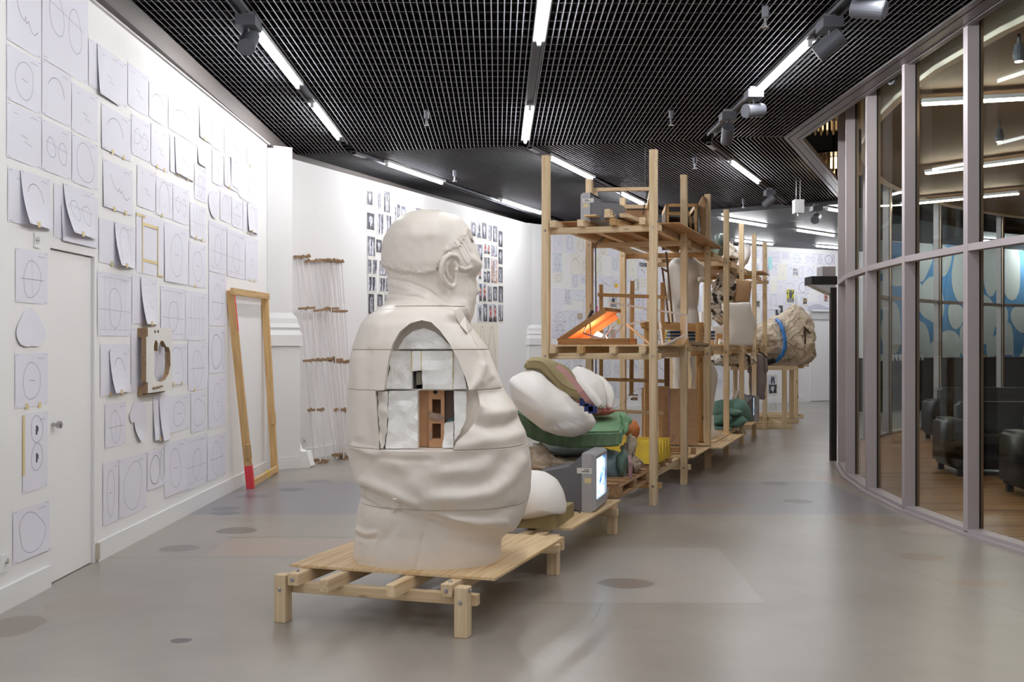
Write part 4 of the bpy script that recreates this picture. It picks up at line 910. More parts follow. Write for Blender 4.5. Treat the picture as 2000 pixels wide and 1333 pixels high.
def crt(name, label, origin, ax_front, ax_side, w_, h_, dep, screen_on=True, stickers=True, mg=M_grey):
    """tube television: origin = near bottom corner of the front bezel; ax_front = direction the screen faces, ax_side = along the screen"""
    f = Vector(ax_front).normalized(); s = Vector(ax_side).normalized(); u = Vector((0,0,1)); o = Vector(origin); t = thing(name, label, 'television', o)
    def pt(a, b_, c): return o+s*a-f*b_+u*c      # along screen, behind the screen face, up
    e = .018
    mb = MB()   # bezel, front face bowed
    fr = [pt(e,-.0,e), pt(w_-e,-.0,e), pt(w_-e,-.0,h_-e), pt(e,-.0,h_-e)]; bk = [pt(0,.03,0), pt(w_,.03,0), pt(w_,.03,h_), pt(0,.03,h_)]; b2 = [pt(0,.10,0), pt(w_,.10,0), pt(w_,.10,h_), pt(0,.10,h_)]
    ins = [pt(.045,-.0,.085), pt(w_-.045,-.0,.085), pt(w_-.045,-.0,h_-.04), pt(.045,-.0,h_-.04)]; ins2 = [p-f*.018 for p in ins]
    for A, B in ((fr,bk),(bk,b2),(ins,fr),(ins2,ins)):
        mb.add(A+B, [(i,(i+1)%4,(i+1)%4+4,i+4) for i in range(4)])
    obj('bezel', mb, mg, t)
    mb = MB(); c0 = [pt(.01,.10,.01), pt(w_-.01,.10,.01), pt(w_-.01,.10,h_-.012), pt(.01,.10,h_-.012)]; c1 = [pt(.01,.20,.012), pt(w_-.01,.20,.012), pt(w_-.01,.20,h_-.10), pt(.01,.20,h_-.10)]
    c2 = [pt(.05,dep,.03), pt(w_-.05,dep,.03), pt(w_-.05,dep,h_*.62), pt(.05,dep,h_*.62)]
    for A, B in ((c0,c1),(c1,c2)): mb.add(A+B, [(i,(i+1)%4,(i+1)%4+4,i+4) for i in range(4)])
    mb.add(c2, [(3,2,1,0)]); mb.hexa([pt(.03,.12,.0), pt(w_-.03,.12,.0), pt(w_-.03,dep-.03,.0), pt(.03,dep-.03,.0), pt(.03,.12,.04), pt(w_-.03,.12,.04), pt(w_-.03,dep-.03,.04), pt(.03,dep-.03,.04)])
    obj('rear_housing', mb, M_greyd, t)
    nx_, ny_ = 12, 9; V = []; F = []; x0, x1, z0, z1 = .047, w_-.047, .087, h_-.042
    for j in range(ny_+1):
        for i in range(nx_+1):
            a, c = i/nx_*2-1, j/ny_*2-1; V.append(pt(x0+(x1-x0)*i/nx_, .016-.022*(1-a*a)*(1-c*c)-.002, z0+(z1-z0)*j/ny_))
    for j in range(ny_):
        for i in range(nx_): k = j*(nx_+1)+i; F.append((k,k+1,k+nx_+2,k+nx_+1))
    mb = MB(); mb.add(V, F); sc_ = obj('screen', mb, M_screen if screen_on else M_gask, t, smooth=True)
    mb = MB(); mb.tube([pt(.02,.065,h_*.62+.03)-s*.021, pt(.02,.065,h_*.62+.03)-s*.018], .012, 10); obj('screw_cap', mb, M_greyd, t)
    if stickers:
        for (a, c, wa, hc_, mm) in ((.025,h_*.66,.11,.04,M_label),(.03,h_*.50,.05,.035,M_tape)):
            mb = MB(); mb.hexa([pt(-.001,a,c), pt(-.001,a+wa,c), pt(.0,a+wa,c), pt(.0,a,c), pt(-.0015,a,c+hc_), pt(-.0015,a+wa,c+hc_), pt(.0,a+wa,c+hc_), pt(.0,a,c+hc_)]); obj('sticker', mb, mm, t)
        for r_ in range(2):
            mb = MB(); mb.hexa([pt(-.0022,.045,h_*.66+.012+.012*r_), pt(-.0022,.10-.02*r_,h_*.66+.012+.012*r_), pt(.0,.10-.02*r_,h_*.66+.012+.012*r_), pt(.0,.045,h_*.66+.012+.012*r_), pt(-.0022,.045,h_*.66+.018+.012*r_), pt(-.0022,.10-.02*r_,h_*.66+.018+.012*r_), pt(.0,.10-.02*r_,h_*.66+.018+.012*r_), pt(.0,.045,h_*.66+.018+.012*r_)]); obj('printed_line', mb, M_pencild, t)
    return t
m = bpy.data.materials.new('lit_screen'); m.use_nodes = True; N = m.node_tree.nodes; L = m.node_tree.links; b_ = N['Principled BSDF']
tc = N.new('ShaderNodeTexCoord'); n1 = N.new('ShaderNodeTexNoise'); n1.inputs['Scale'].default_value = 9; n1.inputs['Detail'].default_value = 5; L.new(tc.outputs['Object'], n1.inputs['Vector'])
r = N.new('ShaderNodeValToRGB'); e = r.color_ramp.elements; e[0].position = .36; e[0].color = (.03,.08,.25,1); e[1].position = .5; e[1].color = (.55,.8,1,1); q = e.new(.43); q.color = (.15,.35,.8,1)
L.new(n1.outputs['Fac'], r.inputs[0]); L.new(r.outputs[0], b_.inputs['Emission Color']); b_.inputs['Emission Strength'].default_value = 2.2; b_.inputs['Base Color'].default_value = (.02,.02,.03,1); b_.inputs['Roughness'].default_value = .1
M_screen = m
M_tv2 = mat('tv_silver', srgb(176,176,182), .35, metal=.2)
# ------------------------------------------------------------------ on the second platform
M_foamo = mat('foam_olive', srgb(150,136,98), .85, var=.14, vscale=7, bump=.3, bscale=30, stretch=(1,1,1))
M_foamg = mat('foam_green', srgb(112,148,116), .6, var=.10, vscale=6, bump=.15, bscale=20)
M_green = mat('green_vinyl', srgb(128,168,132), .5, var=.09, vscale=5, bump=.12, bscale=14)
M_greend = mat('green_vinyl_front', srgb(98,124,96), .6, var=.3, vscale=9, bump=.2, bscale=14, stretch=(2,2,.5))
M_bark = mat('raw_plaster', srgb(190,176,158), .85, col2=srgb(150,132,112), vscale=7, bump=.8, bscale=28)
zd = ZD+.014
def gz(px, py, z): return G(px, py, z)
# near television, screen towards the right
tv_o = gz(1134,1000,zd); tv_f = Vector((.965,-.26,0)); tv_s = Vector((.26,.965,0))
q1 = gz(1163,1002,zd)
crt('television', 'grey tube television on the second platform, its lit screen facing right', q1, tv_f, tv_s, .50, .42, .46, mg=M_tv2)
mb = MB(); a = gz(1134,1003,zd+.01); mb.tube([a, a+Vector((-.05,.02,.03)), a+Vector((-.1,.06,.0))], .004, 6); tag(obj('power_cable', mb, M_cable), 'short black cable behind the nearest television', 'cable')
# olive foam slab and plaster shell in front of it
mb = MB(); a, b2, c, d = gz(1085,1035,zd), gz(1121,1008,zd), gz(1040,985,zd), gz(985,1030,zd)
c = b2+Vector((-.55,.14,0)); d = a+Vector((-.55,.14,0)); mb.prism([a, b2, c, d], (0,0,.095)); 
M_slab_label = tag(obj('foam_slab', mb, M_foamo), 'flat olive foam slab lying on the second platform under the white shell', 'foam')
top_z = zd+.095
inflate('plaster_shell', [(1104,1002),(1106,985),(1100,958),(1088,936),(1066,922),(1040,919),(1010,925),(985,945),(980,985),(990,1012),(1020,1014),(1060,1009)], 6.95, .22, M_plw, nz=.006, ns=5, c=(1050,985), pw=.6)
tag(bpy.data.objects['plaster_shell'], 'rounded white plaster shell lying on the foam slab beside the nearest television', 'sculpture')
# pallet
pa = P(2,0,0,.0); zp = .285
pt_ = thing('wooden_pallet', 'weathered wooden pallet under the pile of foam and plaster pieces', 'pallet', (pa.x,pa.y,zp))
M_pal = wood('pallet_wood', srgb(176,140,104), srgb(140,106,76)); 
c0 = gz(1207,946,.40); e0v = (gz(1265,915.5,.40)-c0); Lp = e0v.length; eu = e0v.normalized(); ev = Vector((-eu.y,eu.x,0)); Wp = .95
for i in range(6):
    o_ = c0+ev*0; s = i*(Lp-.09)/5; a = Vector((c0.x,c0.y,.392))+eu*(s+.045); beam('deck_board', a, a+ev*Wp, .088, .016, M_pal, pt_)
for i in range(3): 
    v_ = .03+i*(Wp-.06)/2; a = Vector((c0.x,c0.y,.376))+ev*v_; beam('stringer_board', a, a+eu*Lp, .09, .016, M_pal, pt_)
    for j in range(3): 
        s = .05+j*(Lp-.10)/2; b0 = Vector((c0.x,c0.y,.338))+ev*v_+eu*s; beam('block', b0-eu*.05, b0+eu*.05, .09, .060, M_pal, pt_)
    a = Vector((c0.x,c0.y,.301))+ev*v_; beam('bottom_board', a, a+eu*Lp, .09, .016, M_pal, pt_)
# pile on the pallet
inflate('blue_plaster_form', [(1128,892),(1150,878),(1185,876),(1210,884),(1222,905),(1224,930),(1215,942),(1190,940),(1150,935),(1130,920)], 8.8, .24, mat('pale_blue_plaster', srgb(128,146,158), .6, col2=srgb(96,122,118), vscale=6, bump=.6, bscale=22), nz=.02, ns=7, pw=.45)
tag(bpy.data.objects['blue_plaster_form'], 'pale blue crusted plaster form under the green mattress behind the nearest television', 'sculpture')
inflate('plaster_crust', [(1202,905),(1214,890),(1222,866),(1232,850),(1240,862),(1236,884),(1250,895),(1252,915),(1240,922),(1225,915),(1215,928),(1200,938),(1190,930)], 8.95, .14, M_bark, nz=.05, ns=10, nz2=.02, pw=.5, n=90); tag(bpy.data.objects['plaster_crust'], 'ragged raw plaster crust hanging from the pile beside the yellow boards', 'sculpture')
inflate('plaster_rock', [(1030,878),(1050,868),(1070,880),(1090,900),(1110,905),(1128,900),(1130,915),(1110,925),(1080,925),(1050,922),(1030,920)], 8.3, .22, M_bark, nz=.05, ns=8, nz2=.02, pw=.5, n=90); tag(bpy.data.objects['plaster_rock'], 'raw brownish plaster rock under the green mattress, just right of the bust', 'sculpture')
inflate('plaster_rock', [(1060,890),(1090,893),(1120,890),(1145,893),(1140,906),(1110,912),(1085,908)], 8.8, .2, M_bark, nz=.04, ns=9, nz2=.01); tag(bpy.data.objects['plaster_rock.001'], 'flat grey plaster lump between the rock and the blue form', 'sculpture')
inflate('grey_sack', [(1040,868),(1080,872),(1130,876),(1170,878),(1160,890),(1110,893),(1060,886)], 9.0, .3, mat('grey_cloth', srgb(92,100,98), .8, var=.2, bump=.3), nz=.02, ns=5); tag(bpy.data.objects['grey_sack'], 'dark grey cloth sack squeezed below the green mattress', 'sack')
inflate('teal_plaster_form', [(1203,890),(1218,876),(1226,888),(1227,908),(1216,930),(1208,934),(1203,912)], 8.62, .10, mat('teal_plaster', srgb(96,122,112), .6, var=.15, bump=.4), nz=.012, ns=9); tag(bpy.data.objects['teal_plaster_form'], 'dull teal plaster form at the right end of the blue one', 'sculpture')
# brown hip pieces under crust: strap end
mb = MB(); q = [W(1229,890,8.55), W(1232,905,8.5), W(1231,925,8.5), W(1232,936,8.5)]; 
for a, c in zip(q, q[1:]): mb.hexa([a+Vector((-.016,0,0)), a+Vector((.016,0,0)), a+Vector((.016,.004,0)), a+Vector((-.016,.004,0)), c+Vector((-.016,0,0)), c+Vector((.016,0,0)), c+Vector((.016,.004,0)), c+Vector((-.016,.004,0))])
tag(obj('strap_end', mb, mat('strap_mauve', srgb(150,118,122), .7)), 'loose mauve strap end hanging over the pallet edge', 'strap')
# green mattress: slab sagging to the left, thick front edge
rows = []
for v_ in np.linspace(0, 1, 7):
    row = []
    for u_ in np.linspace(0, 1, 13):
        px = 1006+u_*(1213-1006); topf = np.interp(u_, [0,.15,.3,.5,.7,.85,1], [806,826,838,845,844,842,842]); 
        Yf = 8.15+.35*u_; p_ = W(px, topf, Yf)
        back = Vector((.17,.98,.0))*.88*v_; row.append(p_+back+Vector((0,0,.012*sin(v_*3)+.10*v_)))
    rows.append(row)
mt = sheet_solid('green_mattress', rows, (0,0,-.135), M_green, None, 2, .010); tag(mt, 'thick green foam mattress sagging across the pile under the white arm shell', 'mattress')
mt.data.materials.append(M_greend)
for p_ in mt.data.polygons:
    if p_.normal.y < -.5: p_.material_index = 1  # front faces take a darker, streakier green
inflate('torn_flap', [(1212,812),(1224,806),(1234,822),(1236,832),(1228,833),(1226,845),(1216,852),(1210,835)], 8.75, .05, M_green, mt, nz=.03, ns=14)
inflate('painted_foam_form', [(1206,812),(1225,816),(1243,822),(1250,835),(1248,850),(1240,862),(1224,853),(1212,842)], 9.2, .12, mat('red_orange_foam', srgb(176,66,52), .5, col2=srgb(206,132,70), vscale=9, bump=.3), nz=.01, ns=8); tag(bpy.data.objects['painted_foam_form'], 'red and orange painted foam tip poking out right of the green mattress', 'sculpture')
inflate('red_cushion', [(1125,775),(1150,782),(1180,800),(1205,803),(1190,812),(1150,812),(1120,800)], 8.9, .2, mat('red_foam', srgb(168,82,70), .6, var=.2, bump=.2), nz=.01); tag(bpy.data.objects['red_cushion'], 'red foam piece between the white shell and the green mattress', 'foam')
# large arm shell
sh = inflate('plaster_arm_shell', [(993,745),(998,737),(1020,727),(1040,722),(1058,728),(1072,742),(1087,755),(1110,768),(1130,788),(1150,803),(1160,812),(1167,828),(1160,841),(1140,852),(1118,856),(1090,851),(1060,840),(1035,820),(1012,800),(1000,780)], 8.1, .27, M_plw, nz=.006, ns=4, dY=.35, c=(1065,795), pw=.55, n=110, rings=14)
tag(sh, 'large smooth white plaster upper arm lying on the green mattress', 'sculpture')
for v in sh.data.vertices:      # lifted rim: the cut edge of the sleeve
    p_ = v.co; px = CX+FPX*p_.x/p_.y; py = HY+(CZ-p_.z)*FPX/p_.y; e_ = np.interp(px, [1040,1060,1100,1140,1167], [845,838,834,826,815])
    if py > e_ and px > 1045: v.co.y -= .02
# olive foam draped on the arm
rows = []
for v_ in np.linspace(0, 1, 6):
    row = []
    for u_ in np.linspace(0, 1, 12):
        f = W(np.interp(u_, [0,.12,.3,.5,.7,.85,1], [1026,1045,1062,1078,1094,1115,1138]), np.interp(u_, [0,.12,.3,.5,.7,.85,1], [707,704,709,726,748,760,766]), 8.0+.1*u_)
        g = W(np.interp(u_, [0,.12,.3,.5,.7,.85,1], [1040,1062,1085,1108,1122,1130,1141]), np.interp(u_, [0,.12,.3,.5,.7,.85,1], [704,705,708,716,732,752,770]), 8.6+.1*u_)
        p_ = f.lerp(g, v_); row.append(p_+Vector((0,0,.03*sin(pi*v_))))
    rows.append(row)
fo = sheet_solid('olive_foam_drape', rows, (-.02,0,-.072), M_foamo, None, 2, .006); tag(fo, 'curved olive foam slab strapped over the top of the white arm', 'foam')
# white forearm and hand beyond the foam
mb = MB(); hp = [(1118,742,8.9,.13),(1140,752,8.85,.14),(1158,765,8.8,.125),(1172,782,8.75,.07),(1178,797,8.72,.028)]
mb.tube([W(x,y,Y) for x,y,Y,_ in hp], [r_ for *_,r_ in hp], 16)
mb.tube([W(x,y,Y) for x,y,Y in [(1130,735,9.1),(1150,745,9.1),(1170,752,9.05),(1184,765,9.0),(1190,780,8.95),(1190,800,8.9)]], [.08,.085,.08,.07,.055,.028], 14)
mb.tube([W(x,y,Y) for x,y,Y in [(1125,748,8.7),(1142,764,8.66),(1158,780,8.62),(1172,795,8.6)]], [.06,.07,.06,.035], 14)
o = obj('plaster_hand', mb, M_plw, None, smooth=True); md = o.modifiers.new('r','REMESH'); md.mode = 'VOXEL'; md.voxel_size = .012; md2 = o.modifiers.new('s','SMOOTH'); md2.iterations = 8
dgz = bpy.context.evaluated_depsgraph_get(); dgz.update(); nm = bpy.data.meshes.new_from_object(o.evaluated_get(dgz)); o.modifiers.clear(); o.data = nm; nm.materials.clear(); nm.materials.append(M_plw); nm.polygons.foreach_set('use_smooth', [True]*len(nm.polygons))
tag(o, 'white plaster hand with curled fingers behind the olive foam', 'sculpture')
# pink ratchet strap
mb = MB(); sp_ = [(1088,715,7.98),(1105,728,7.96),(1120,745,7.95),(1135,765,7.93),(1148,783,7.95),(1160,797,8.0),(1172,806,8.1)]
q = [W(*p_) for p_ in sp_]
for a, c in zip(q, q[1:]):
    d_ = Vector((.018,0,.012)); mb.hexa([a-d_, a+d_, a+d_+Vector((0,.006,0)), a-d_+Vector((0,.006,0)), c-d_, c+d_, c+d_+Vector((0,.006,0)), c-d_+Vector((0,.006,0))])
t = thing('ratchet_strap', 'dusty pink strap with a blue buckle across the olive foam', 'strap', q[0]); obj('webbing', mb, mat('strap_pink', srgb(186,140,138), .7), t)
mb = MB(); 
for x, y in ((1141,786),(1150,797),(1158,801)): p_ = W(x,y,7.98); mb.box((p_.x-.035,p_.y-.02,p_.z-.028),(p_.x+.03,p_.y+.03,p_.z+.028), 0, None)
obj('buckle', mb, mat('blue_buckle', srgb(30,44,96), .4), t)
# ------------------------------------------------------------------ shelves: things on the middle level
zs_ = 1.487
def shelfpt(px, Y): return Vector(((px-CX)*Y/FPX, Y, zs_))
a = shelfpt(1091,10.02); t = thing('light_case', 'open wooden case glowing orange from a lamp inside, on the middle shelf', 'lamp', a)
M_case = wood('case_wood', srgb(168,122,76), srgb(130,88,50)); dn = -vn; wdt, dep_ = .70, .62
def cp(s, d_, z): return a+dn*s+un*d_+Vector((0,0,z))
def plank(nm, p0, p1, w_, h_, m_=M_case, up=(0,0,1)): return beam(nm, p0, p1, w_, h_, m_, t, up=up)
plank('case_side', cp(0,0,.03), cp(wdt-.30,0,.03), .016, .06); plank('case_side', cp(0,dep_,.03), cp(wdt-.22,dep_,.03), .016, .06); plank('case_end', cp(0,0,.03), cp(0,dep_,.03), .016, .06); plank('case_block', cp(wdt-.3,.0,.03), cp(wdt-.02,.02,.03), .07, .06); plank('case_block', cp(wdt-.3,.45,.03), cp(wdt-.05,.45,.03), .06, .06)
mb = MB(); mb.hexa([cp(0,0,0),cp(wdt-.3,0,0),cp(wdt-.3,dep_,0),cp(0,dep_,0),cp(0,0,.008),cp(wdt-.3,0,.008),cp(wdt-.3,dep_,.008),cp(0,dep_,.008)]); obj('case_floor', mb, M_ply, t)
ang = radians(33); Ld = .545
def lp(s, d_, o_): return cp(-.01,0,.04)+(dn*cos(ang)+Vector((0,0,sin(ang))))*s+un*d_+(Vector((0,0,cos(ang)))-dn*sin(ang))*o_
M_lid = mat('lid_varnish', srgb(224,150,96), .45, var=.06)
mb = MB(); mb.hexa([lp(0,0,0),lp(Ld,0,0),lp(Ld,dep_,0),lp(0,dep_,0),lp(0,0,.012),lp(Ld,0,.012),lp(Ld,dep_,.012),lp(0,dep_,.012)]); obj('lid_panel', mb, M_lid, t)
plank('lid_side', lp(0,0,-.01), lp(Ld,0,-.01), .014, .05, up=lp(0,0,1)-lp(0,0,0)); plank('lid_side', lp(0,dep_,-.02), lp(Ld*.9,dep_,-.02), .014, .07, M_lid, up=lp(0,0,1)-lp(0,0,0)); plank('lid_end', lp(Ld,0,-.0), lp(Ld,dep_,-.0), .014, .035, up=(0,0,1))
mb = MB(); p0 = cp(.21,.12,.11); p1 = cp(.27,.12,.26); p2 = cp(.33,.12,.12); mb.tube([cp(.38,.1,.05), p0, p1, p1+dn*.05+Vector((0,0,.05))], .009, 8); mb.tube([p1, cp(.28,.13,.08)], .006, 6); mb.tube([p0, cp(.46,.1,.045)], .008, 8); mb.tube([cp(.46,.1,.05), cp(.36,.4,.09), cp(.42,.45,.18)], .008, 8); mb.tube([cp(.40,.42,.05), cp(.5,.5,.2)], .007, 6); obj('stay_arm', mb, M_alu, t)
mb = MB(); mb.tube([cp(.25,.12,.22), cp(.30,.12,.33)], .018, 10); obj('lamp_holder', mb, M_gask, t)
mb = MB(); mb.tube([cp(.26,.33,.07), cp(.30,.33,.10), cp(.34,.33,.09)], [.02,.032,.012], 12); obj('light_bulb', mb, mat('orange_bulb', (1,.62,.40,1), emit=75), t)
# pale strip-wood wire frame model
t = thing('strip_wood_model', 'angular model of thin white painted strips on the middle shelf', 'sculpture', shelfpt(1290,10.5))
M_strip = mat('strip_white', srgb(226,214,206), .6, var=.04)
for (x0,y0,Y0),(x1,y1,Y1) in (((1189,591,10.6),(1343,616,11.0)),((1190,591,10.6),(1190,612,10.5)),((1225,634,10.3),(1275,625,10.5)),((1225,635,10.3),(1273,675,10.2)),((1288,630,10.2),(1294,675,10.0)),((1293,676,10.0),(1338,655,10.6)),((1341,616,11.0),(1341,672,11.0)),((1292,640,10.2),(1287,628,10.2)),((1273,675,10.2),(1294,676,10.0))):
    beam('strip', W(x0,y0,Y0), W(x1,y1,Y1), .018, .018, M_strip if x0 not in (1225,) or y1 < 650 else M_pine, t, bev=0)
for x0, x1, x2 in ((1316,1330,1330),(1335,1345,1345)):
    mb = MB(); mb.prism([shelfpt(x0,10.9), shelfpt(x2,10.9), shelfpt(x2,10.9)+Vector((0,0,.09))], (.01,.05,0)); tag(obj('wooden_wedge', mb, M_pine2), 'small wooden wedge on the middle shelf, %s of two' % ('left' if x0 == 1316 else 'right'), 'wedge')
# ------------------------------------------------------------------ behind the shelving: lattice frame, rack, figure
t = thing('lattice_frame', 'brown timber lattice of upright and level battens standing in the shelving', 'frame', G(1235,872,.3))
Yl = 11.6
for x0, y0, x1, y1, w_ in ((1174,556,1174,740,.042),(1235,549,1233,771,.045),(1294,552,1294,700,.045)): beam('upright', W(x0,y0,Yl), W(x1,y1,Yl), w_, .04, M_pine2, t)
for x0, y0, x1, y1 in ((1167,576,1303,581),(1165,741,1297,745),(1195,803,1296,808)): beam('batten', W(x0,y0,Yl-.045), W(x1,y1,Yl-.045), .04, .038, M_pine2 if y0 < 790 else M_pine, t)
beam('base_rail', P(4,.95,.31,.6), P(4,.1,.31,.6), .05, .05, M_pine2, t); 
for x in (1205,1290): beam('foot_post', W(x,803,Yl), Vector((W(x,803,Yl).x, Yl, .30)), .04, .04, M_pine2, t)
mb = MB(); q = W(1237,771,Yl); mb.box((q.x-.055,q.y-.04,q.z-.012),(q.x+.05,q.y+.04,q.z+.003)); mb.box((q.x-.01,q.y-.03,q.z-.065),(q.x+.045,q.y+.03,q.z-.03)); mb.tube([(q.x-.03,q.y,q.z-.05),(q.x-.01,q.y,q.z-.05)], .012, 8); obj('clamp', mb, M_brass, t)
# metal rods of a clamp stand
mb = MB()
for (x0,y0),(x1,y1) in (((1294,528),(1307,630)),((1301,492),(1314,630)),((1291,524),(1304,531))): mb.tube([W(x0,y0,12.2), W(x1,y1,12.2)], .012, 8)
tag(obj('clamp_rods', mb, mat('rod_brown', srgb(110,84,62), .4, metal=.3)), 'pair of thin brown clamp rods standing on the wooden rack', 'clamp')
zr = .30; Yr = 12.8
t = thing('wooden_rack', 'heavy brown wooden rack with two thick legs in the middle of the shelving', 'rack', G(1315,862,zr))
for x, w_ in ((1265,.088),(1366,.085)):
    q = W(x,640,Yr); beam('leg', (q.x,q.y,zr), (q.x,q.y,1.5+(HY-630)*Yr/FPX), w_, w_, M_pine2, t, up=(0,1,0))
beam('top_beam', W(1254,634,Yr-.06), W(1380,642,Yr+.1), .05, .10, M_pine2, t); beam('top_beam', W(1258,634,Yr+.09), W(1372,640,Yr+.2), .04, .08, M_pine2, t)
for x0, y0 in ((1376,636),(1253,632)): beam('block', W(x0,y0-4,Yr-.1), W(x0+4,y0+8,Yr-.1), .06, .05, M_pine2, t)
for k, (y0, y1) in enumerate(((647,652),(654.5,658),(661,664))):
    a = W(1298,(y0+y1)/2,13.1); c = W(1385,(y0+y1)/2,13.3); tag(beam('blue_board', a, c, .30, (y1-y0)*13.2/FPX, mat('blue_board_%d'%k, srgb(44,82,140), .5)), 'flat blue board stacked on the shelf behind the rack, %s from the top' % ORD[k], 'board')
tag(beam('white_sheet', W(1298,653.2,13.1), W(1385,653.2,13.3), .30, .014, M_label), 'white sheet between the upper blue boards', 'board')
tag(beam('white_sheet', W(1298,659.5,13.1), W(1385,659.5,13.3), .30, .014, M_label), 'white sheet between the lower blue boards', 'board')
inflate('yellow_glove', [(1298,650),(1303,644),(1304,650),(1300,656),(1302,664),(1298,662)], 12.4, .03, mat('yellow_rubber', srgb(214,190,96), .5)); tag(bpy.data.objects['yellow_glove'], 'small crumpled yellow glove beside the blue boards', 'glove')
inflate('yellow_tape', [(1304,668),(1307,661),(1310,663),(1308,669)], 12.0, .02, mat('yellow_tape', srgb(226,206,40), .5)); tag(bpy.data.objects['yellow_tape'], 'tiny bright yellow tape roll on the middle shelf', 'tape')
inflate('brown_cloth', [(1297,676),(1300,668),(1320,664),(1345,668),(1370,670),(1385,672),(1385,677),(1340,678)], 12.2, .12, mat('brown_cloth', srgb(130,112,92), .8, var=.2, bump=.5), nz=.02, ns=12); tag(bpy.data.objects['brown_cloth'], 'heap of brown cloth scraps under the blue boards', 'cloth')
# hardboard panels leaning in the lower level
def panel(x0,y0,x1,y1,Y,th,m_,label,lean=.0,name='hardboard_panel', dYr=0.0):
    mb = MB(); a, b2, c, d = W(x0,y1,Y), W(x1,y1,Y+dYr), W(x1,y0,Y+dYr), W(x0,y0,Y); c.y += lean; d.y += lean; a.z = max(a.z, zd+.003); b2.z = max(b2.z, zd+.003)
    mb.prism([a,b2,c,d], (0,th,0)); o = obj(name, mb, m_); return tag(o, label, 'panel')
panel(1307,760,1363,869,12.2,.02,M_mdf,'large hardboard panel standing in the lower level, right of the wooden rack leg',.05)
panel(1286,755,1307,866,12.5,.02,M_mdf,'narrow hardboard panel between the rack leg and the large panel',.03)
panel(1255,758,1262,866,12.9,.10,M_plyb,'narrow brown board edge left of the thick rack leg')
panel(1298,700,1308,870,12.65,.03,wood('oak_dark', srgb(134,104,76), srgb(104,78,54)),'tall dark plank standing beside the large hardboard panel')
mb = MB(); q = [W(1307,700,12.0), W(1307,800,12.0), W(1307,864,12.0)]; mb.tube(q, .004, 6); mb.tube([W(1300,864,12.0), W(1312,864,12.0), W(1317,855,12.0), W(1312,850,12.0)], .004, 6); tag(obj('purple_cord', mb, mat('cord_purple', srgb(96,76,120), .6)), 'thin purple cord hanging in front of the hardboard panel', 'cord')
# small wood blocks on the low board
for k, (x, y0, y1, w_) in enumerate(((1331,862,890,.045),(1354,877,889,.05))):
    Yb_ = 11.45; q = W(x, y1, Yb_); z0_ = zd+.003; tag(beam('wood_block', (q.x,q.y,z0_), (q.x,q.y,z0_+(y1-y0)*Yb_/FPX), w_, w_, M_pal, None, up=un), ('tall' if k == 0 else 'short')+' wood block standing on the low board beside a post', 'block')
for k in range(3): tag(beam('wood_strip', P(4,.35+.02*k,zd+.012+.02*k,.25+.0*k), P(4,.05,zd+.012+.02*k,.30+.1*k), .04, .018, M_pine2), 'short wood strip stacked on the low board, %s from the bottom' % ORD[k], 'wood')
# yellow serrated boards
M_yel = mat('yellow_paint', srgb(226,196,44), .5, col2=srgb(196,160,40), vscale=5, bump=.25, bscale=30)
t = thing('yellow_mould', 'yellow painted board with saw-tooth end on a wooden base, inside the first bay', 'mould', P(3,.3,.29,.35))
zb_ = .30; o0 = P(3,.12,zb_,.18)
for j in range(5):
    c0_ = P(3,.02,zb_+.055,.30+j*.14); L3 = .86
    mb = MB(); a = c0_-un*.075; b2 = c0_+un*.075; top = c0_+Vector((0,0,.20)); mb.prism([a, b2, top+un*.01, top-un*.01], vn*L3); obj('ridge', mb, M_yel, t)
beam('base_board', P(3,-.0,zb_+.025,.27), P(3,.85,zb_+.025,.27), .06, .05, M_pal, t); beam('base_board', P(3,.0,zb_+.025,.55), P(3,.85,zb_+.025,.55), .06, .05, M_pal, t); beam('base_board', P(3,.0,zb_+.025,.85), P(3,.85,zb_+.025,.85), .06, .05, M_pal, t)
# ------------------------------------------------------------------ standing plaster figure, behind the shelving
M_fig = mat('plaster_figure', srgb(226,220,212), .6, var=.04, vscale=4, bump=.15, bscale=14)
YF = 13.4
def skinfig(name, pts, edges, m_, parent=None, Y=YF, sub=2):
    me = bpy.data.meshes.new(name); V = [W(x,y,Y+dy) for x,y,dy,r in pts]; me.from_pydata(V, edges, []); o = obj(name, me, None, parent)
    sk = o.modifiers.new('s','SKIN'); sv = me.skin_vertices[0].data
    for i, (_,_,_,r) in enumerate(pts):
        rr = r if isinstance(r, tuple) else (r,r); sv[i].radius = rr; sv[i].use_root = (i == 0)
    sb_ = o.modifiers.new('b','SUBSURF'); sb_.levels = sub; sb_.render_levels = sub
    d_ = bpy.context.evaluated_depsgraph_get(); d_.update(); nm = bpy.data.meshes.new_from_object(o.evaluated_get(d_)); o.modifiers.clear(); o.data = nm; nm.materials.clear(); nm.materials.append(m_); nm.polygons.foreach_set('use_smooth', [True]*len(nm.polygons)); return o
fg = thing('plaster_figure', 'tall white plaster figure of a standing man with folded arm, behind the posts', 'sculpture', G(1345,856,.29))
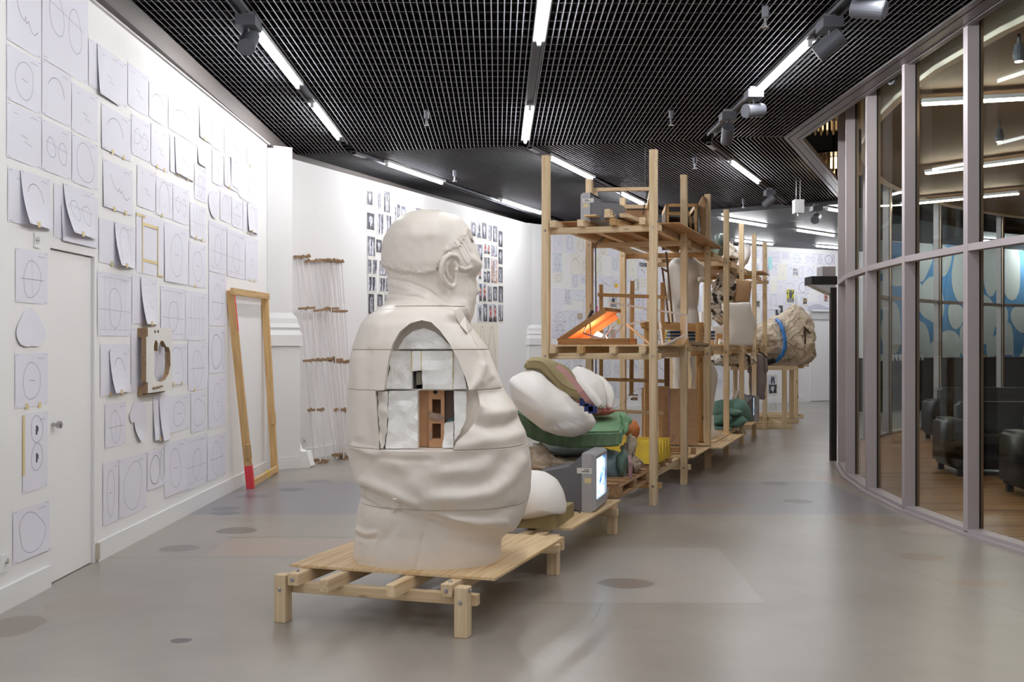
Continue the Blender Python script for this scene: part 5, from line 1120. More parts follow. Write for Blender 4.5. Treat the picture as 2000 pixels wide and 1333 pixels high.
parts = [([(1306,512),(1316,505),(1330,502),(1350,502),(1366,511),(1374,522),(1370,545),(1364,556),(1364,585),(1362,606),(1314,606),(1310,570),(1307,545)],YF,0.228,.42),
    ([(1334,478),(1342,474),(1351,476),(1356,488),(1353,500),(1349,508),(1335,508),(1331,495)],YF,0.122,.5),
    ([(1302,520),(1309,512),(1312,540),(1309,570),(1306,596),(1301,590),(1300,555)],YF-.05,0.084,.5), ([(1366,512),(1376,520),(1385,540),(1384,551),(1374,551),(1366,535)],YF-.12,0.091,.5), ([(1362,540),(1374,538),(1385,542),(1385,551),(1374,553),(1361,551)],YF-.34,0.076,.5),
    ([(1311,596),(1339,598),(1337,640),(1336,720),(1338,800),(1336,843),(1318,844),(1316,760),(1313,660)],YF-.02,0.152,.4), ([(1338,598),(1364,596),(1362,640),(1372,680),(1398,715),(1402,740),(1392,800),(1388,844),(1362,844),(1356,760),(1346,680)],YF-.02,0.182,.4)]
tmp = [inflate('tmp', o_, Y_, t_, M_fig, None, nz=.018, ns=5, pw=p_, rings=8, n=48) for o_,Y_,t_,p_ in parts]
bm = bmesh.new()
for o_ in tmp: bm.from_mesh(o_.data); bpy.data.objects.remove(o_, do_unlink=True)
me = bpy.data.meshes.new('body'); bm.to_mesh(me); bm.free(); bd = obj('body', me, M_fig, fg)
md = bd.modifiers.new('r','REMESH'); md.mode = 'VOXEL'; md.voxel_size = .022; md2 = bd.modifiers.new('s','SMOOTH'); md2.iterations = 6
dgz = bpy.context.evaluated_depsgraph_get(); dgz.update(); nm = bpy.data.meshes.new_from_object(bd.evaluated_get(dgz)); bd.modifiers.clear(); bd.data = nm; nm.materials.clear(); nm.materials.append(M_fig); nm.polygons.foreach_set('use_smooth', [True]*len(nm.polygons))
mb = MB(); mb.box((2.06, YF-.25, .287), (2.56, YF+.25, .33)); obj('plinth', mb, M_plw, fg)
# raw bark-like cast, white block, sheet and lumps on the middle level further back
M_root = bpy.data.materials.new('pitted_plaster'); M_root.use_nodes = True; N = M_root.node_tree.nodes; L = M_root.node_tree.links; b_ = N['Principled BSDF']
tc = N.new('ShaderNodeTexCoord'); n1 = N.new('ShaderNodeTexNoise'); n1.inputs['Scale'].default_value = 9; n1.inputs['Detail'].default_value = 4; L.new(tc.outputs['Object'], n1.inputs['Vector'])
r = N.new('ShaderNodeValToRGB'); e = r.color_ramp.elements; e[0].position = .40; e[0].color = srgb(40,34,30); e[1].position = .47; e[1].color = srgb(206,196,182); q = e.new(.75); q.color = srgb(226,218,206); L.new(n1.outputs['Fac'], r.inputs[0]); L.new(r.outputs[0], b_.inputs['Base Color'])
b_.inputs['Roughness'].default_value = .9; bp = N.new('ShaderNodeBump'); bp.inputs['Strength'].default_value = .9; bp.inputs['Distance'].default_value = .05; L.new(n1.outputs['Fac'], bp.inputs['Height']); L.new(bp.outputs[0], b_.inputs['Normal'])
inflate('rough_cast', [(1374,606),(1380,590),(1392,570),(1400,548),(1412,532),(1436,530),(1440,560),(1436,590),(1420,600),(1412,612),(1418,630),(1406,634),(1396,622),(1385,612)], 15.6, .28, M_root, nz=.10, ns=6, nz2=.03, n=110, rings=12); tag(bpy.data.objects['rough_cast'], 'rough dark-pitted plaster cast like a tree root on the middle level', 'sculpture')
inflate('rough_cast', [(1412,712),(1416,692),(1440,688),(1462,690),(1472,705),(1466,716),(1440,716)], 16.5, .25, M_root, nz=.08, ns=7, nz2=.03, n=90); tag(bpy.data.objects['rough_cast.001'], 'dark-pitted plaster cast just below the middle shelf near the shirt', 'sculpture')
def blk(x0,y0,x1,y1,Y,th,m_,label,name='polystyrene_block',cat='block',z0=None):
    a, c = W(x0,y1,Y), W(x1,y0,Y); mb = MB(); mb.box((a.x,Y,z0 if z0 is not None else a.z),(c.x,Y+th,c.z)); o = obj(name, mb, m_); bm = bmesh.new(); bm.from_mesh(o.data); bmesh.ops.bevel(bm, geom=list(bm.edges), offset=.008, segments=2, affect='EDGES'); bm.to_mesh(o.data); bm.free(); return tag(o, label, cat)
blk(1370,610,1392,640,15.2,.3,M_plw,'white block on the middle level just right of the wooden rack',z0=1.70)
inflate('carved_white_form', [(1411,592),(1464,591),(1466,606),(1472,618),(1476,636),(1472,655),(1470,676),(1414,676),(1420,650),(1421,618),(1411,604)], 14.4, .12, M_plw, pw=.12, nz=.008, ns=4, n=110); tag(bpy.data.objects['carved_white_form'], 'large white squared block standing on the middle level between the far posts', 'sculpture')
inflate('cardboard_sheet', [(1434,545),(1465,548),(1468,560),(1464,592),(1434,592)], 15.4, .04, M_card, pw=.3); tag(bpy.data.objects['cardboard_sheet'], 'brown cardboard sheet upright behind the white carved block', 'cardboard')
blk(1390,638,1418,652,15.0,.3,M_poly,'flat white polystyrene piece lying on the middle level',z0=1.64)
blk(1392,652,1412,678,14.8,.25,M_plyb,'beige box on the middle level left of the carved block',name='beige_box',cat='box',z0=zs_)
blk(1395,646,1400,676,14.3,.04,M_plw,'narrow white stick standing in front of the beige box',name='white_stick',cat='stick',z0=zs_)
inflate('small_cast', [(1402,668),(1404,662),(1410,664),(1412,668),(1408,674),(1403,675)], 14.5, .03, M_plw); tag(bpy.data.objects['small_cast'], 'small white plaster cast in front of the beige box', 'sculpture')
# top level
zt_ = 2.678
a = Vector(W(1130,432,9.95)); a.z = zt_
a = P(3,.70,zt_,.16)
crt('television', 'grey tube television on the top shelf seen from its side, screen facing left', W(1133,435,10.0), (-.95,.31,0), (.31,.95,0), .42, .285, .36, screen_on=False, stickers=True, mg=M_tv2)
t = thing('wooden_crate', 'open cardboard-lined crate with a light timber frame on the top shelf', 'crate', P(3.6,.5,zt_))
def crate(t, X0, X1, Y0, Y1, z0, z1, m_in, m_fr, ang=0.0):
    c_ = Vector(((X0+X1)/2,(Y0+Y1)/2,0)); Mr = Matrix.Translation(c_)@Matrix.Rotation(ang,4,'Z')@Matrix.Translation(-c_)
    def bb_(nm, lo, hi, m_): mb = MB(); mb.box(lo, hi, 0, Mr); obj(nm, mb, m_, t)
    bb_('side_panel',(X0,Y0,z0),(X0+.012,Y1,z1-.06),m_in); bb_('side_panel',(X1-.012,Y0,z0),(X1,Y1,z1-.06),m_in); bb_('back_panel',(X0,Y1-.012,z0),(X1,Y1,z1-.06),m_in); bb_('bottom_panel',(X0,Y0,z0),(X1,Y1,z0+.012),m_in)
    for x in (X0,X1-.04): 
        for y in (Y0,Y1-.04): bb_('corner_post',(x,y,z0),(x+.04,y+.04,z1),m_fr)
    bb_('frame_rail',(X0,Y0,z1-.035),(X1,Y0+.04,z1),m_fr); bb_('frame_rail',(X0,Y1-.04,z1-.045),(X1,Y1,z1),m_fr); bb_('frame_rail',(X0,Y0,z1-.06),(X0+.04,Y1,z1-.005),m_fr); bb_('frame_rail',(X1-.04,Y0,z1-.06),(X1,Y1,z1-.005),m_fr)
q0, q1 = W(1172,420,10.8), W(1290,420,10.8); crate(t, q0.x, q1.x, 10.8, 12.2, zt_, 1.5+(HY-366)*10.8/FPX, M_card, M_pine, radians(-6))
t = thing('cardboard_crate', 'dark open cardboard crate behind the second board of the top shelf', 'crate', P(4.9,.35,zt_))
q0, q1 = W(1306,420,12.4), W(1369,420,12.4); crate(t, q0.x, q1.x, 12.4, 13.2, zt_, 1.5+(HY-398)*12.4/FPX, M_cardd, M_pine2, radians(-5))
inflate('torn_cardboard', [(1366,392),(1372,382),(1380,390),(1377,402),(1379,430),(1377,455),(1378,466),(1366,462),(1369,450),(1365,420)], 12.5, .02, M_card, nz=.01, ns=20, pw=.2); tag(bpy.data.objects['torn_cardboard'], 'ragged upright strip of torn cardboard at the end of the dark crate', 'cardboard')
# planks lying in a pile, nearest ends towards the left
ends = [((1152,429),(1240,440),.12,.016,'flat short plank sticking out left of the plank pile'),((1186,411),(1268,432),.055,.045,'topmost plank of the pile on the top shelf'),((1192,420),(1262,434),.055,.04,'second plank of the pile, just under the top one'),((1186,423),(1230,436),.06,.04,'lowest left plank of the pile'),((1217,419),(1283,433),.07,.04,'plank at the right of the pile'),((1217,425),(1262,436),.07,.03,'lower right plank of the pile')]
for k, ((x0,y0),(x1,y1),w_,h_,lab) in enumerate(ends):
    a = W(x0,y0+2,9.85); c = W(x1,y1,11.6); a.z = max(a.z, zt_+.03+.0*k); c.z = zt_+.03+.02*k; tag(beam('plank', a, c, w_, h_, M_pine if k else M_ply), lab, 'plank')
# black cables
mb = MB(); mb.tube([W(1261,290,10.9), W(1261,345,10.9), W(1263,382,10.9), W(1258,405,10.9), W(1256,420,10.9)], .006, 6); tag(obj('cable', mb, M_cable), 'black cable hanging from the ceiling into the open crate', 'cable')
mb = MB(); mb.tube([W(1183,459,10.9), W(1176,468,11.0), W(1166,474,11.2), W(1163,482,11.25), W(1164,600,11.25), W(1164,745,11.25)], .007, 6); tag(obj('cable', mb, M_cable), 'black cable running down the second left post', 'cable')
mb = MB(); mb.tube([W(1200,690,10.4), W(1208,692,10.4), W(1216,689,10.4), W(1224,691,10.4), W(1228,686,10.4), W(1232,690,10.4), W(1228,693,10.4)], .006, 6); tag(obj('cable', mb, M_cable), 'coiled black cable under the middle shelf below the light case', 'cable')
mb = MB(); mb.tube([W(1232,560,11.9), W(1228,600,12), W(1229,640,12), W(1228,675,12)], .004, 6); mb.tube([W(1243,760,11.5), W(1215,790,11.5), W(1195,800,11.6)], .003, 5); tag(obj('thin_wire', mb, mat('wire_beige', srgb(170,160,140), .5)), 'thin beige wire hanging beside the middle upright of the lattice', 'wire')
# far end of the top level
M_wrap = mat('green_wrap', srgb(112,128,118), .25, col2=srgb(70,84,80), vscale=4, bump=.4, bscale=8)
inflate('wrapped_form', [(1348,488),(1352,474),(1375,468),(1395,478),(1400,500),(1396,506),(1356,508)], 15.2, .25, M_wrap, nz=.03, ns=6); tag(bpy.data.objects['wrapped_form'], 'dark green wrapped bundle lying on the top shelf behind the third post', 'bundle')
inflate('wrapped_form', [(1395,460),(1404,455),(1412,456),(1419,466),(1417,490),(1410,503),(1398,503)], 14.6, .12, M_wrap, nz=.02, ns=8); tag(bpy.data.objects['wrapped_form.001'], 'upright pale green wrapped form on the top shelf', 'bundle')
inflate('rough_cast', [(1420,476),(1428,472),(1436,485),(1440,505),(1438,522),(1424,508),(1419,495)], 15.6, .14, M_root, nz=.05, ns=9, nz2=.02); tag(bpy.data.objects['rough_cast.002'], 'small rough pitted cast on the top shelf between two posts', 'sculpture')
inflate('white_torso', [(1443,478),(1450,470),(1458,476),(1464,478),(1466,495),(1460,515),(1452,522),(1442,508),(1440,492)], 16.5, .14, M_plw, nz=.02, ns=9); tag(bpy.data.objects['white_torso'], 'small white plaster torso on the top shelf near the far end', 'sculpture')
# ------------------------------------------------------------------ trestles with the big plaster trunk
def trestle(xl, xr, y, xleg, label, ztop=1.10):
    Y = 3060/(y-HY); t = thing('trestle', label, 'trestle', G((xl+xr)/2, y)); c_ = Vector((0,0,0))
    def q(x, z, dy=0): return Vector(((x-CX)*Y/FPX, Y+dy, z))
    beam('foot_beam', q(xl,.035), q(xr,.035), .07, .07, M_pine, t); beam('top_beam', q(xl+8,ztop-.035), q(xr+10,ztop-.035), .07, .07, M_pine, t)
    for x in xleg: beam('leg', q(x,.07,.0), q(x,ztop-.07,.0), .075, .07, M_pine, t, up=(0,1,0))
    beam('foot_beam', q(xl,.035,.6), q(xr-10,.035,.6), .06, .07, M_pine, t)
    for x in xleg[-1:]: beam('tie_beam', q(x-2,.07,.0), q(x-2,.07,.62), .05, .06, M_pine, t)
    return t
trestle(1418,1547,837.5,(1420,1532), 'pine trestle with long foot beam, nearest of the three under the plaster trunk')
trestle(1440,1559,826.5,(1436,1546), 'pine trestle under the plaster trunk, middle one of three')
trestle(1460,1569,816,(1466,1555), 'pine trestle under the plaster trunk, furthest of the three')
pr_t = [(1385,700),(1400,684),(1425,668),(1450,652),(1480,636),(1505,625),(1522,618),(1540,600),(1552,597),(1566,600),(1578,615),(1584,632),(1590,655),(1593,680),(1590,695),(1580,706),(1566,714),(1540,712),(1480,713),(1420,713),(1392,712)]
M_trunk = mat('trunk_plaster', srgb(236,224,206), .9, col2=srgb(186,168,146), vscale=4, bump=.7, bscale=12, detail=8)
tk = inflate('plaster_log', pr_t, 19.6, .60, M_trunk, nz=.07, ns=5, nz2=.045, n=200, rings=26, c=(1510,668), pw=.5); tag(tk, 'huge rough plaster log lying across the trestles, a blue strap round it', 'sculpture')
inflate('pitted_part', [(1385,702),(1400,684),(1425,668),(1440,680),(1436,700),(1420,712),(1392,712)], 19.3, .5, M_root, tk, nz=.05, ns=6)
mb = MB(); sp_ = [(1517,625,19.35),(1524,632,19.15),(1529,645,19.0),(1533,662,18.92),(1533,680,18.93),(1527,695,19.0),(1518,705,19.15),(1500,710,19.3)]
q = [W(*p_) for p_ in sp_]
mb.tube(q, .035, 8); tag(obj('blue_strap', mb, mat('strap_blue', srgb(52,120,196), .5)), 'bright blue strap wrapped round the plaster trunk', 'strap')
mb = MB(); mb.tube([W(1500,710,19.2), W(1510,706,19.1), W(1492,709,19.0)], .05, 6); tag(obj('strap_ratchet', mb, M_cable), 'dark ratchet of the blue strap under the trunk', 'buckle')
mb = MB(); mb.tube([W(1571,640,19.13), W(1573,665,19.05), W(1570,690,19.12)], .016, 6); mb.tube([W(1563,641,19.13), W(1572,640,19.13), W(1582,652,19.2)], .014, 6); obj('crack_stain', mb, mat('stain_brown', srgb(70,52,42), .9), tk)
# hanging grey shirt
t = thing('hanging_shirt', 'grey T-shirt hanging from a rail near the far posts', 'shirt', W(1480,740,17.2))
M_cl = mat('grey_jersey', srgb(128,116,116), .9, var=.08, bump=.2)
inflate('shirt_body', [(1470,697),(1480,692),(1492,694),(1497,705),(1496,735),(1495,781),(1478,779),(1466,779),(1463,740),(1462,715)], 17.2, .08, M_cl, t, pw=.4, nz=.02, ns=8)
inflate('sleeve', [(1462,700),(1470,696),(1472,712),(1466,730),(1460,728)], 17.15, .05, M_cl, t); inflate('sleeve', [(1492,694),(1499,705),(1500,726),(1494,730),(1491,712)], 17.15, .05, M_cl, t)
mb = MB(); mb.tube([W(1465,698,17.2), W(1475,690,17.2), W(1482,688,17.2), W(1490,691,17.2), W(1498,700,17.2)], .012, 6); mb.tube([W(1482,688,17.2), W(1482,680,17.2)], .008, 6); obj('hanger', mb, M_cable, t)
# far television, green cushions, plaster chunk
q1 = W(1484,823,16.2); crt('television', 'grey tube television with a lit screen under the hanging shirt', Vector((q1.x,16.2,zd)), (.97,.22,0), (-.22,.97,0), .50, .40, .32, stickers=False, mg=M_grey)
M_teal = mat('teal_fabric', srgb(94,132,122), .7, var=.08, vscale=3, bump=.1)
for k, (o_, Y_, th_, lab) in enumerate((([(1392,786),(1410,782),(1430,780),(1440,778),(1455,783),(1463,795),(1467,815),(1462,825),(1430,822),(1392,820)],15.3,.28,'large teal fabric bag bulging behind the others on the low level'),
        ([(1390,800),(1410,796),(1440,800),(1450,806),(1440,814),(1410,812),(1390,810)],14.9,.15,'upper teal fabric roll in front of the large bag'),([(1392,815),(1405,808),(1425,810),(1430,818),(1420,830),(1400,832),(1390,828)],14.8,.14,'pale teal bundle at the left of the teal pile'),
        ([(1425,824),(1450,812),(1462,822),(1450,834),(1420,838),(1400,840),(1395,834)],14.9,.13,'teal fabric roll at the bottom right of the pile'),([(1388,832),(1410,834),(1430,836),(1425,842),(1400,843),(1388,842)],14.7,.12,'flat teal bundle at the very bottom of the pile'))):
    o = inflate('teal_bundle', o_, Y_, th_, M_teal, nz=.015, ns=7); tag(o, lab, 'cushion')
mb = MB(); p_ = [W(1434,788,17), W(1460,788,17), W(1456,770,17.1), W(1444,764,17.1)]; mb.prism(p_, (0,.3,0)); tag(obj('plaster_wedge', mb, M_bark), 'pointed pinkish plaster wedge behind the teal bags', 'sculpture')
inflate('draped_sheet', [(1385,812),(1392,810),(1395,838),(1408,848),(1425,855),(1400,862),(1384,866)], 13.6, .06, M_plw, nz=.02, ns=8); tag(bpy.data.objects['draped_sheet'], 'crumpled cream sheet spreading over the low board by the third post', 'cloth')
blk(1372,823,1388,868,13.0,.2,M_plw,'upright cream slab on the low level left of the draped sheet',name='cream_slab',cat='block',z0=zd+.02)
# ------------------------------------------------------------------ paper on the walls
class Wall:
    """vertical plane through a (x,y) with unit direction d; out = unit vector into the room"""
    def __init__(s, a, d): s.a = Vector(a); s.d = Vector(d).normalized(); s.n = Vector((s.d.y, -s.d.x))
    def t(s, px):
        k = (px-CX)/FPX; return (s.a.x-k*s.a.y)/(k*s.d.y-s.d.x)
    def p(s, t, z, off=0.0): q = s.a+s.d*t+s.n*off; return Vector((q.x, q.y, z))
    def z(s, t, py): Y = (s.a+s.d*t).y; return CZ+(HY-py)*Y/FPX
WL = Wall((XL, 0), (0, 1)); W2 = Wall((A2.x, A2.y), dW2); W3 = Wall((A3.x, A3.y), B3-A3); W4 = Wall((A4.x, A4.y), B4b-A4)
def ribbon(mb, pts, w, off, mi=0, close=False):
    """flat line in sheet coordinates (u across, v up); off(u,v) gives the height over the wall"""
    P_ = [Vector(p) for p in pts]; P_ = P_+[P_[0]] if close else P_
    for a, b in zip(P_, P_[1:]):
        if (b-a).length < 1e-6: continue
        n = Vector((-(b-a).y, (b-a).x)).normalized()*w/2; q = [a-n, b-n, b+n, a+n]
        mb.add([(p.x, -off(p.x,p.y)-.0012, p.y) for p in q], [(0,1,2,3)], mi)
def blob(cx, cy, rx, ry, r, n=26, wob=.08, a0=0, a1=2*pi):
    ph = [r.uniform(0,6) for _ in range(3)]; return [(cx+rx*(1+wob*(sin(2*t+ph[0])+.6*sin(3*t+ph[1])+.3*sin(5*t+ph[2])))*cos(t), cy+ry*(1+wob*(sin(2*t+ph[0])+.6*sin(3*t+ph[1])))*sin(t)) for t in [a0+(a1-a0)*i/n for i in range(n+1)]]
DESC = {'oval':'a pencil oval','outline':'a wavy closed outline','two':'two small closed outlines','arc':'a single curved line','grid':'an outline over ruled lines','arch':'a tall arch','marks':'only short pencil marks','cross':'an oval with crossed axes','rect':'masking tape strips round a panel','legs':'four slim vertical curves','dark':'a bold dark outline','smear':'two dark pencil smudges','profile':'a jagged profile line'}
def draw(mb, kind, w, h, r, off, lw=.0032):
    D = {}
    R_ = lambda pts, mi=0, ww=lw, close=False: ribbon(mb, [(x*w, y*h) for x, y in pts], ww, off, mi, close)
    if kind == 'oval': R_(blob(.5,.48,.26,.36,r,wob=.05)); R_([(.42,.5),(.6,.48)]); 
    elif kind == 'outline': R_(blob(.5,.48,.36,.38,r,wob=.10))
    elif kind == 'two': R_(blob(.3,.5,.15,.2,r)); R_(blob(.7,.46,.14,.22,r)); R_([(.1,.6),(.9,.52)],0,lw*.6)
    elif kind == 'arc': R_(blob(.45,.4,.3,.4,r,n=14,wob=.03,a0=.2,a1=2.6),1)
    elif kind == 'grid': R_(blob(.5,.45,.2,.3,r,wob=.07)); [R_([(x,.05),(x,.95)],0,lw*.5) for x in (.2,.35,.5,.65,.8)]; R_([(.03,.42),(.97,.40)],0,lw*.7); R_([(.05,.1),(.95,.1)],0,lw*.5); R_([(.05,.92),(.95,.92)],0,lw*.5)
    elif kind == 'arch': R_([(.2,.15),(.2,.5),(.25,.75),(.38,.9),(.5,.93),(.65,.88),(.75,.72),(.8,.5),(.8,.15)]); R_([(.4,.3),(.6,.28)],0,lw*.6)
    elif kind == 'marks': R_([(.4,.5),(.6,.46)]); R_([(.5,.4),(.72,.35)],1,lw*.6); R_([(.2,.85),(.32,.85)],0,lw*.7)
    elif kind == 'cross': R_(blob(.5,.45,.26,.36,r)); R_([(.15,.45),(.88,.45)],1,lw*.7); R_([(.5,.1),(.5,.88)],0,lw*.6)
    elif kind == 'legs': [R_([(x,.1),(x+.03,.35),(x-.02,.6),(x+.01,.9)]) for x in (.25,.42,.6,.77)]; R_([(.05,.45),(.95,.45)],0,lw*.5)
    elif kind == 'dark': R_(blob(.45,.48,.28,.40,r,wob=.07),1,lw*1.5); R_(blob(.86,.5,.07,.38,r,n=14),1,lw)
    elif kind == 'smear': 
        for cy in (.78,.42): R_([(.55,cy-.07),(.56,cy+.05)],1,.022); R_([(.60,cy-.03),(.60,cy+.03)],1,.016); R_(blob(.56,cy,.24,.17,r,wob=.05))
    elif kind == 'profile': R_([(.25,.75),(.3,.6),(.38,.48),(.5,.42),(.53,.5),(.56,.4),(.62,.46),(.7,.34),(.8,.3),(.9,.38)],1)
    elif kind == 'rect': pass
    # ruled margin ticks and scribbled note
    if kind != 'rect':
        for x in (.03,.9): R_([(x,.03),(x+.07,.03)],0,lw*.7); R_([(x,.97),(x+.07,.97)],0,lw*.7)
        n_ = [(.68+.03*i, .9+.015*((i*7)%3-1)) for i in range(8)]; R_(n_,0,lw*.7)
def sheet(wall, px0, px1, yt, yb, kind, label, r, curl=0.0, ccorner=0, off0=.003, m=None, tapes=0, group=None, lw=.0032, cat='drawing', name='drawing_sheet', shape=None):
    t0, t1 = wall.t(px0), wall.t(px1); z1, z0 = wall.z(t0, yt), wall.z(t0, yb); w, h = abs(t1-t0), z1-z0
    M_ = Matrix((Vector((wall.d.x,wall.d.y,0)), -Vector((wall.n.x,wall.n.y,0)), Vector((0,0,1)))).transposed().to_4x4(); M_.translation = wall.p(min(t0,t1), z0)
    def off(u, v):
        a, b = u/w, v/h
        if ccorner == 0: k = max(0, 1-b)**2*curl*(1-.6*a)        # lower left lifts
        elif ccorner == 1: k = max(0, 1-b)**2*curl*a             # lower right lifts
        else: k = max(0, b)**3*curl*a
        return off0+k+.0015*sin(5*a+3*b)
    mb = MB(); n = 6
    if shape is None:
        V = [(w*i/n, -off(w*i/n,h*j/n), h*j/n) for j in range(n+1) for i in range(n+1)]; mb.add(V, [(j*(n+1)+i, j*(n+1)+i+1, (j+1)*(n+1)+i+1, (j+1)*(n+1)+i) for j in range(n) for i in range(n)])
    else:
        V = [(x*w, -off(x*w,y*h), y*h) for x, y in shape]; c = (sum(x for x,_ in shape)/len(shape), sum(y for _,y in shape)/len(shape)); V.append((c[0]*w, -off(c[0]*w,c[1]*h), c[1]*h)); k = len(shape); mb.add(V, [(i,(i+1)%k,k) for i in range(k)])
    o = obj(name, mb, m or M_paper, M=M_); tag(o, label, cat, group)
    if kind:
        mb = MB(); draw(mb, kind, w, h, r, off, lw)
        if mb.v: obj('pencil_drawing', mb, [M_pencil, M_pencild], o, M=Matrix(), world=False)['kind'] = 'stuff'
    for k in range(tapes):
        mb = MB(); u = (.3+.4*k)*w; v = .02*h; mb.box((u,-off(u,v)-.003,-.012),(u+.035,-off(u,v)-.0015,.022)); obj('tape', mb, M_tape, o, M=Matrix(), world=False)
    if kind == 'rect':
        mb = MB()
        for q in ((.0,.93,.3,.97),(.2,.02,.225,.95),(.22,.80,.78,.85),(.22,.20,.78,.25),(.76,.02,.785,.86),(.76,.0,.95,.03)): mb.box((q[0]*w,-off0-.004,q[1]*h),(q[2]*w,-off0-.002,q[3]*h))
        obj('tape', mb, M_tape, o, M=Matrix(), world=False)['kind'] = 'stuff'
    return o
rp = random.Random(11)
SH = [  # row, px0, px1, ytop, ybottom, drawing, curl, corner, tapes
 (0,12,79.5,-60,76,'profile',0,0,0),(0,81,171,-95,113,'two',0,0,0),(0,172,248,73,166,'marks',0,0,0),(0,249,289,121,205,'marks',0,0,0),(0,290,327,158,229,'arc',0,0,0),(0,328,387,186,250,'arc',0,0,0),(0,388.5,413,203,267,None,.01,0,1),(0,413.5,437,224,286,None,0,0,0),(0,437.5,481,239,300,'marks',0,0,0),(0,481.5,500,274,320,None,0,0,1),
 (1,12,79.5,83,192,'oval',0,0,0),(1,81,138,115,222,'arc',0,0,0),(1,139,190,160,254,'marks',0,0,0),(1,197,254.5,201,289,'arc',.006,0,2),(1,255.5,293,221,300,'two',0,0,0),(1,294,329,240,321,'marks',0,0,2),(1,331,377,262,334,None,.004,0,2),(1,385,402,281,319,None,.015,0,0),(1,413.5,436,290,356,'marks',0,0,0),(1,437,465,304,362,'arch',.006,0,1),(1,466,501,330,385,'marks',0,0,0),
 (2,12,79.5,196,306,'marks',0,0,0),(2,81,138,231,331,'two',0,0,0),(2,139.5,190,260,355,'outline',0,0,0),(2,200,258,309,403,'profile',.008,0,2),(2,267,303,321,402,'marks',0,0,0),(2,303.8,336.5,343,418,'arch',0,0,1),(2,337.3,368,359,431,'two',0,0,0),(2,379,403,318,388,'grid',0,0,0),(2,429,451,373,429,'arch',0,0,0),(2,451.8,473,386,441,'cross',0,0,0),(2,474,502,391,452,None,0,0,1),
 (3,14,97,326,432,'marks',0,0,0),(3,104,190,358,463,None,0,0,0),(3,192,264,424,512,None,0,0,1),(3,264.8,319,412,532,'rect',0,0,0),(3,320,367,432,549,'oval',.006,0,0),(3,368,402,471,558,'oval',0,0,1),(3,370,402,394,462,'legs',.006,0,2),(3,407,442,429,529,'grid',0,0,0),(3,443,478,446,539,'grid',0,0,0),(3,478.5,503,459,546,'marks',0,0,2),
 (4,29,92,483,590,'cross',0,0,0),(4,189.5,256,529,656,'grid',0,0,0),(4,257,306,537,632,None,0,0,0),(4,313,361,558,663,'grid',0,0,0),(4,361.5,404,567,665,'legs',0,0,0),(4,407,441,532,636,'cross',0,0,0),
 (5,195,252,673,775,None,0,0,2),(5,255,320,640,768,'oval',0,0,0),(5,322,365,673,754,'arch',.006,0,2),(5,366,404,668,765,'cross',0,0,1),(5,407,440.5,640,731,'dark',0,0,0),
 (6,28,92,691,799,'oval',0,0,2),(6,204,245,791,877,'cross',0,0,0),(6,298,326,774,862,None,.02,0,3),(6,327,369.5,776,848,'oval',0,0,0),(6,372,403,769,847,'outline',0,0,0),(6,406,441,735,840,'oval',0,0,0),
 (7,43,92,810,965,'smear',0,0,0),(7,200,230.5,906,1029,'oval',0,0,0),(7,231.5,285,899,1016,'outline',0,0,0),(7,286.5,319,885,960,'dark',.008,1,0),(7,320,362,868,974,'oval',.012,1,0),(7,362.5,403.5,858,960,'grid',0,0,0),(7,404,440.5,855,942,'cross',0,0,0),
 (8,24,95,1001,1104,'outline',.015,1,0)]
cnt = {}
for row, x0, x1, yt, yb, kind, curl, cc, tp in SH:
    cnt[row] = cnt.get(row, 0)+1; d_ = DESC.get(kind, 'no visible drawing')
    sheet(WL, x0, x1, yt, yb, kind, 'left wall paper with %s, %s row, %s from left' % (d_, ORD[row], ORD[cnt[row]-1]), rp, curl, cc, tapes=tp)
for x0, x1, yt, yb, kind, curl, lab in ((38,95,331,436,'arc',.055,'curled front sheet with one curve, hanging over the fourth-row paper at far left'),(122,181,357,454,'two',.07,'strongly curled front sheet with dark arch marks above the flush door'),
        (118,188,400,470,None,.01,'lowest sheet with tape under the curled one above the door'),(188,232,84,182,'marks',.02,'front sheet hanging over the third top-row paper'),(222,258,433,518,'arch',.05,'curled front sheet overlapping the paper right of the door top'),
        (273,305,541,633,'marks',.05,'curled front sheet above the wooden template'),(212,250,683,769,'arc',.045,'curled front sheet right of the door at middle height'),(309,328,778,862,None,.04,'narrow curled sheet in front of the bundle below the template'),
        (340,376,266,337,'marks',.012,'front sheet with a lifted lower edge under the spotlight'),(482,502,396,450,'arch',.02,'curled front sheet at the right end of the upper rows'),(450,466,306,362,'arch',.0,'narrow sheet with an arch beside the curled one in the second row')):
    sheet(WL, x0, x1, yt, yb, kind, lab, rp, curl, 0, off0=.008, tapes=1 if curl > .04 or x0 == 482 else 0)
OV = [(.5+.5*cos(2*pi*i/28), .5+.5*sin(2*pi*i/28)) for i in range(28)]
sheet(WL, 29, 88, 599, 678, None, 'paper cut out along a rounded pear outline, left of the door', rp, shape=[(.5,1.0),(.62,.93),(.75,.82),(.88,.62),(.98,.42),(1.0,.25),(.93,.12),(.85,.1),(.72,.0),(.5,.02),(.3,.0),(.12,.06),(.02,.2),(.0,.38),(.06,.55),(.18,.72),(.28,.9),(.4,.97)], curl=.01, name='cut_out_sheet', cat='paper')
sheet(WL, 406, 427, 364, 422, 'marks', 'paper cut to an upright oval beside the curled sheets', rp, shape=OV, curl=.01, name='cut_out_sheet', cat='paper')
sheet(WL, 251, 284, 782, 868, None, 'paper cut to a mitten-like shape below the wooden template', rp, shape=[(.62,1.0),(.8,.95),(.97,.83),(1.0,.6),(.98,.3),(.9,.1),(.68,.0),(.55,.02),(.4,.12),(.28,.3),(.24,.52),(.12,.46),(.02,.55),(.0,.68),(.12,.75),(.22,.86),(.4,.95)], curl=.03, name='cut_out_sheet', cat='paper')
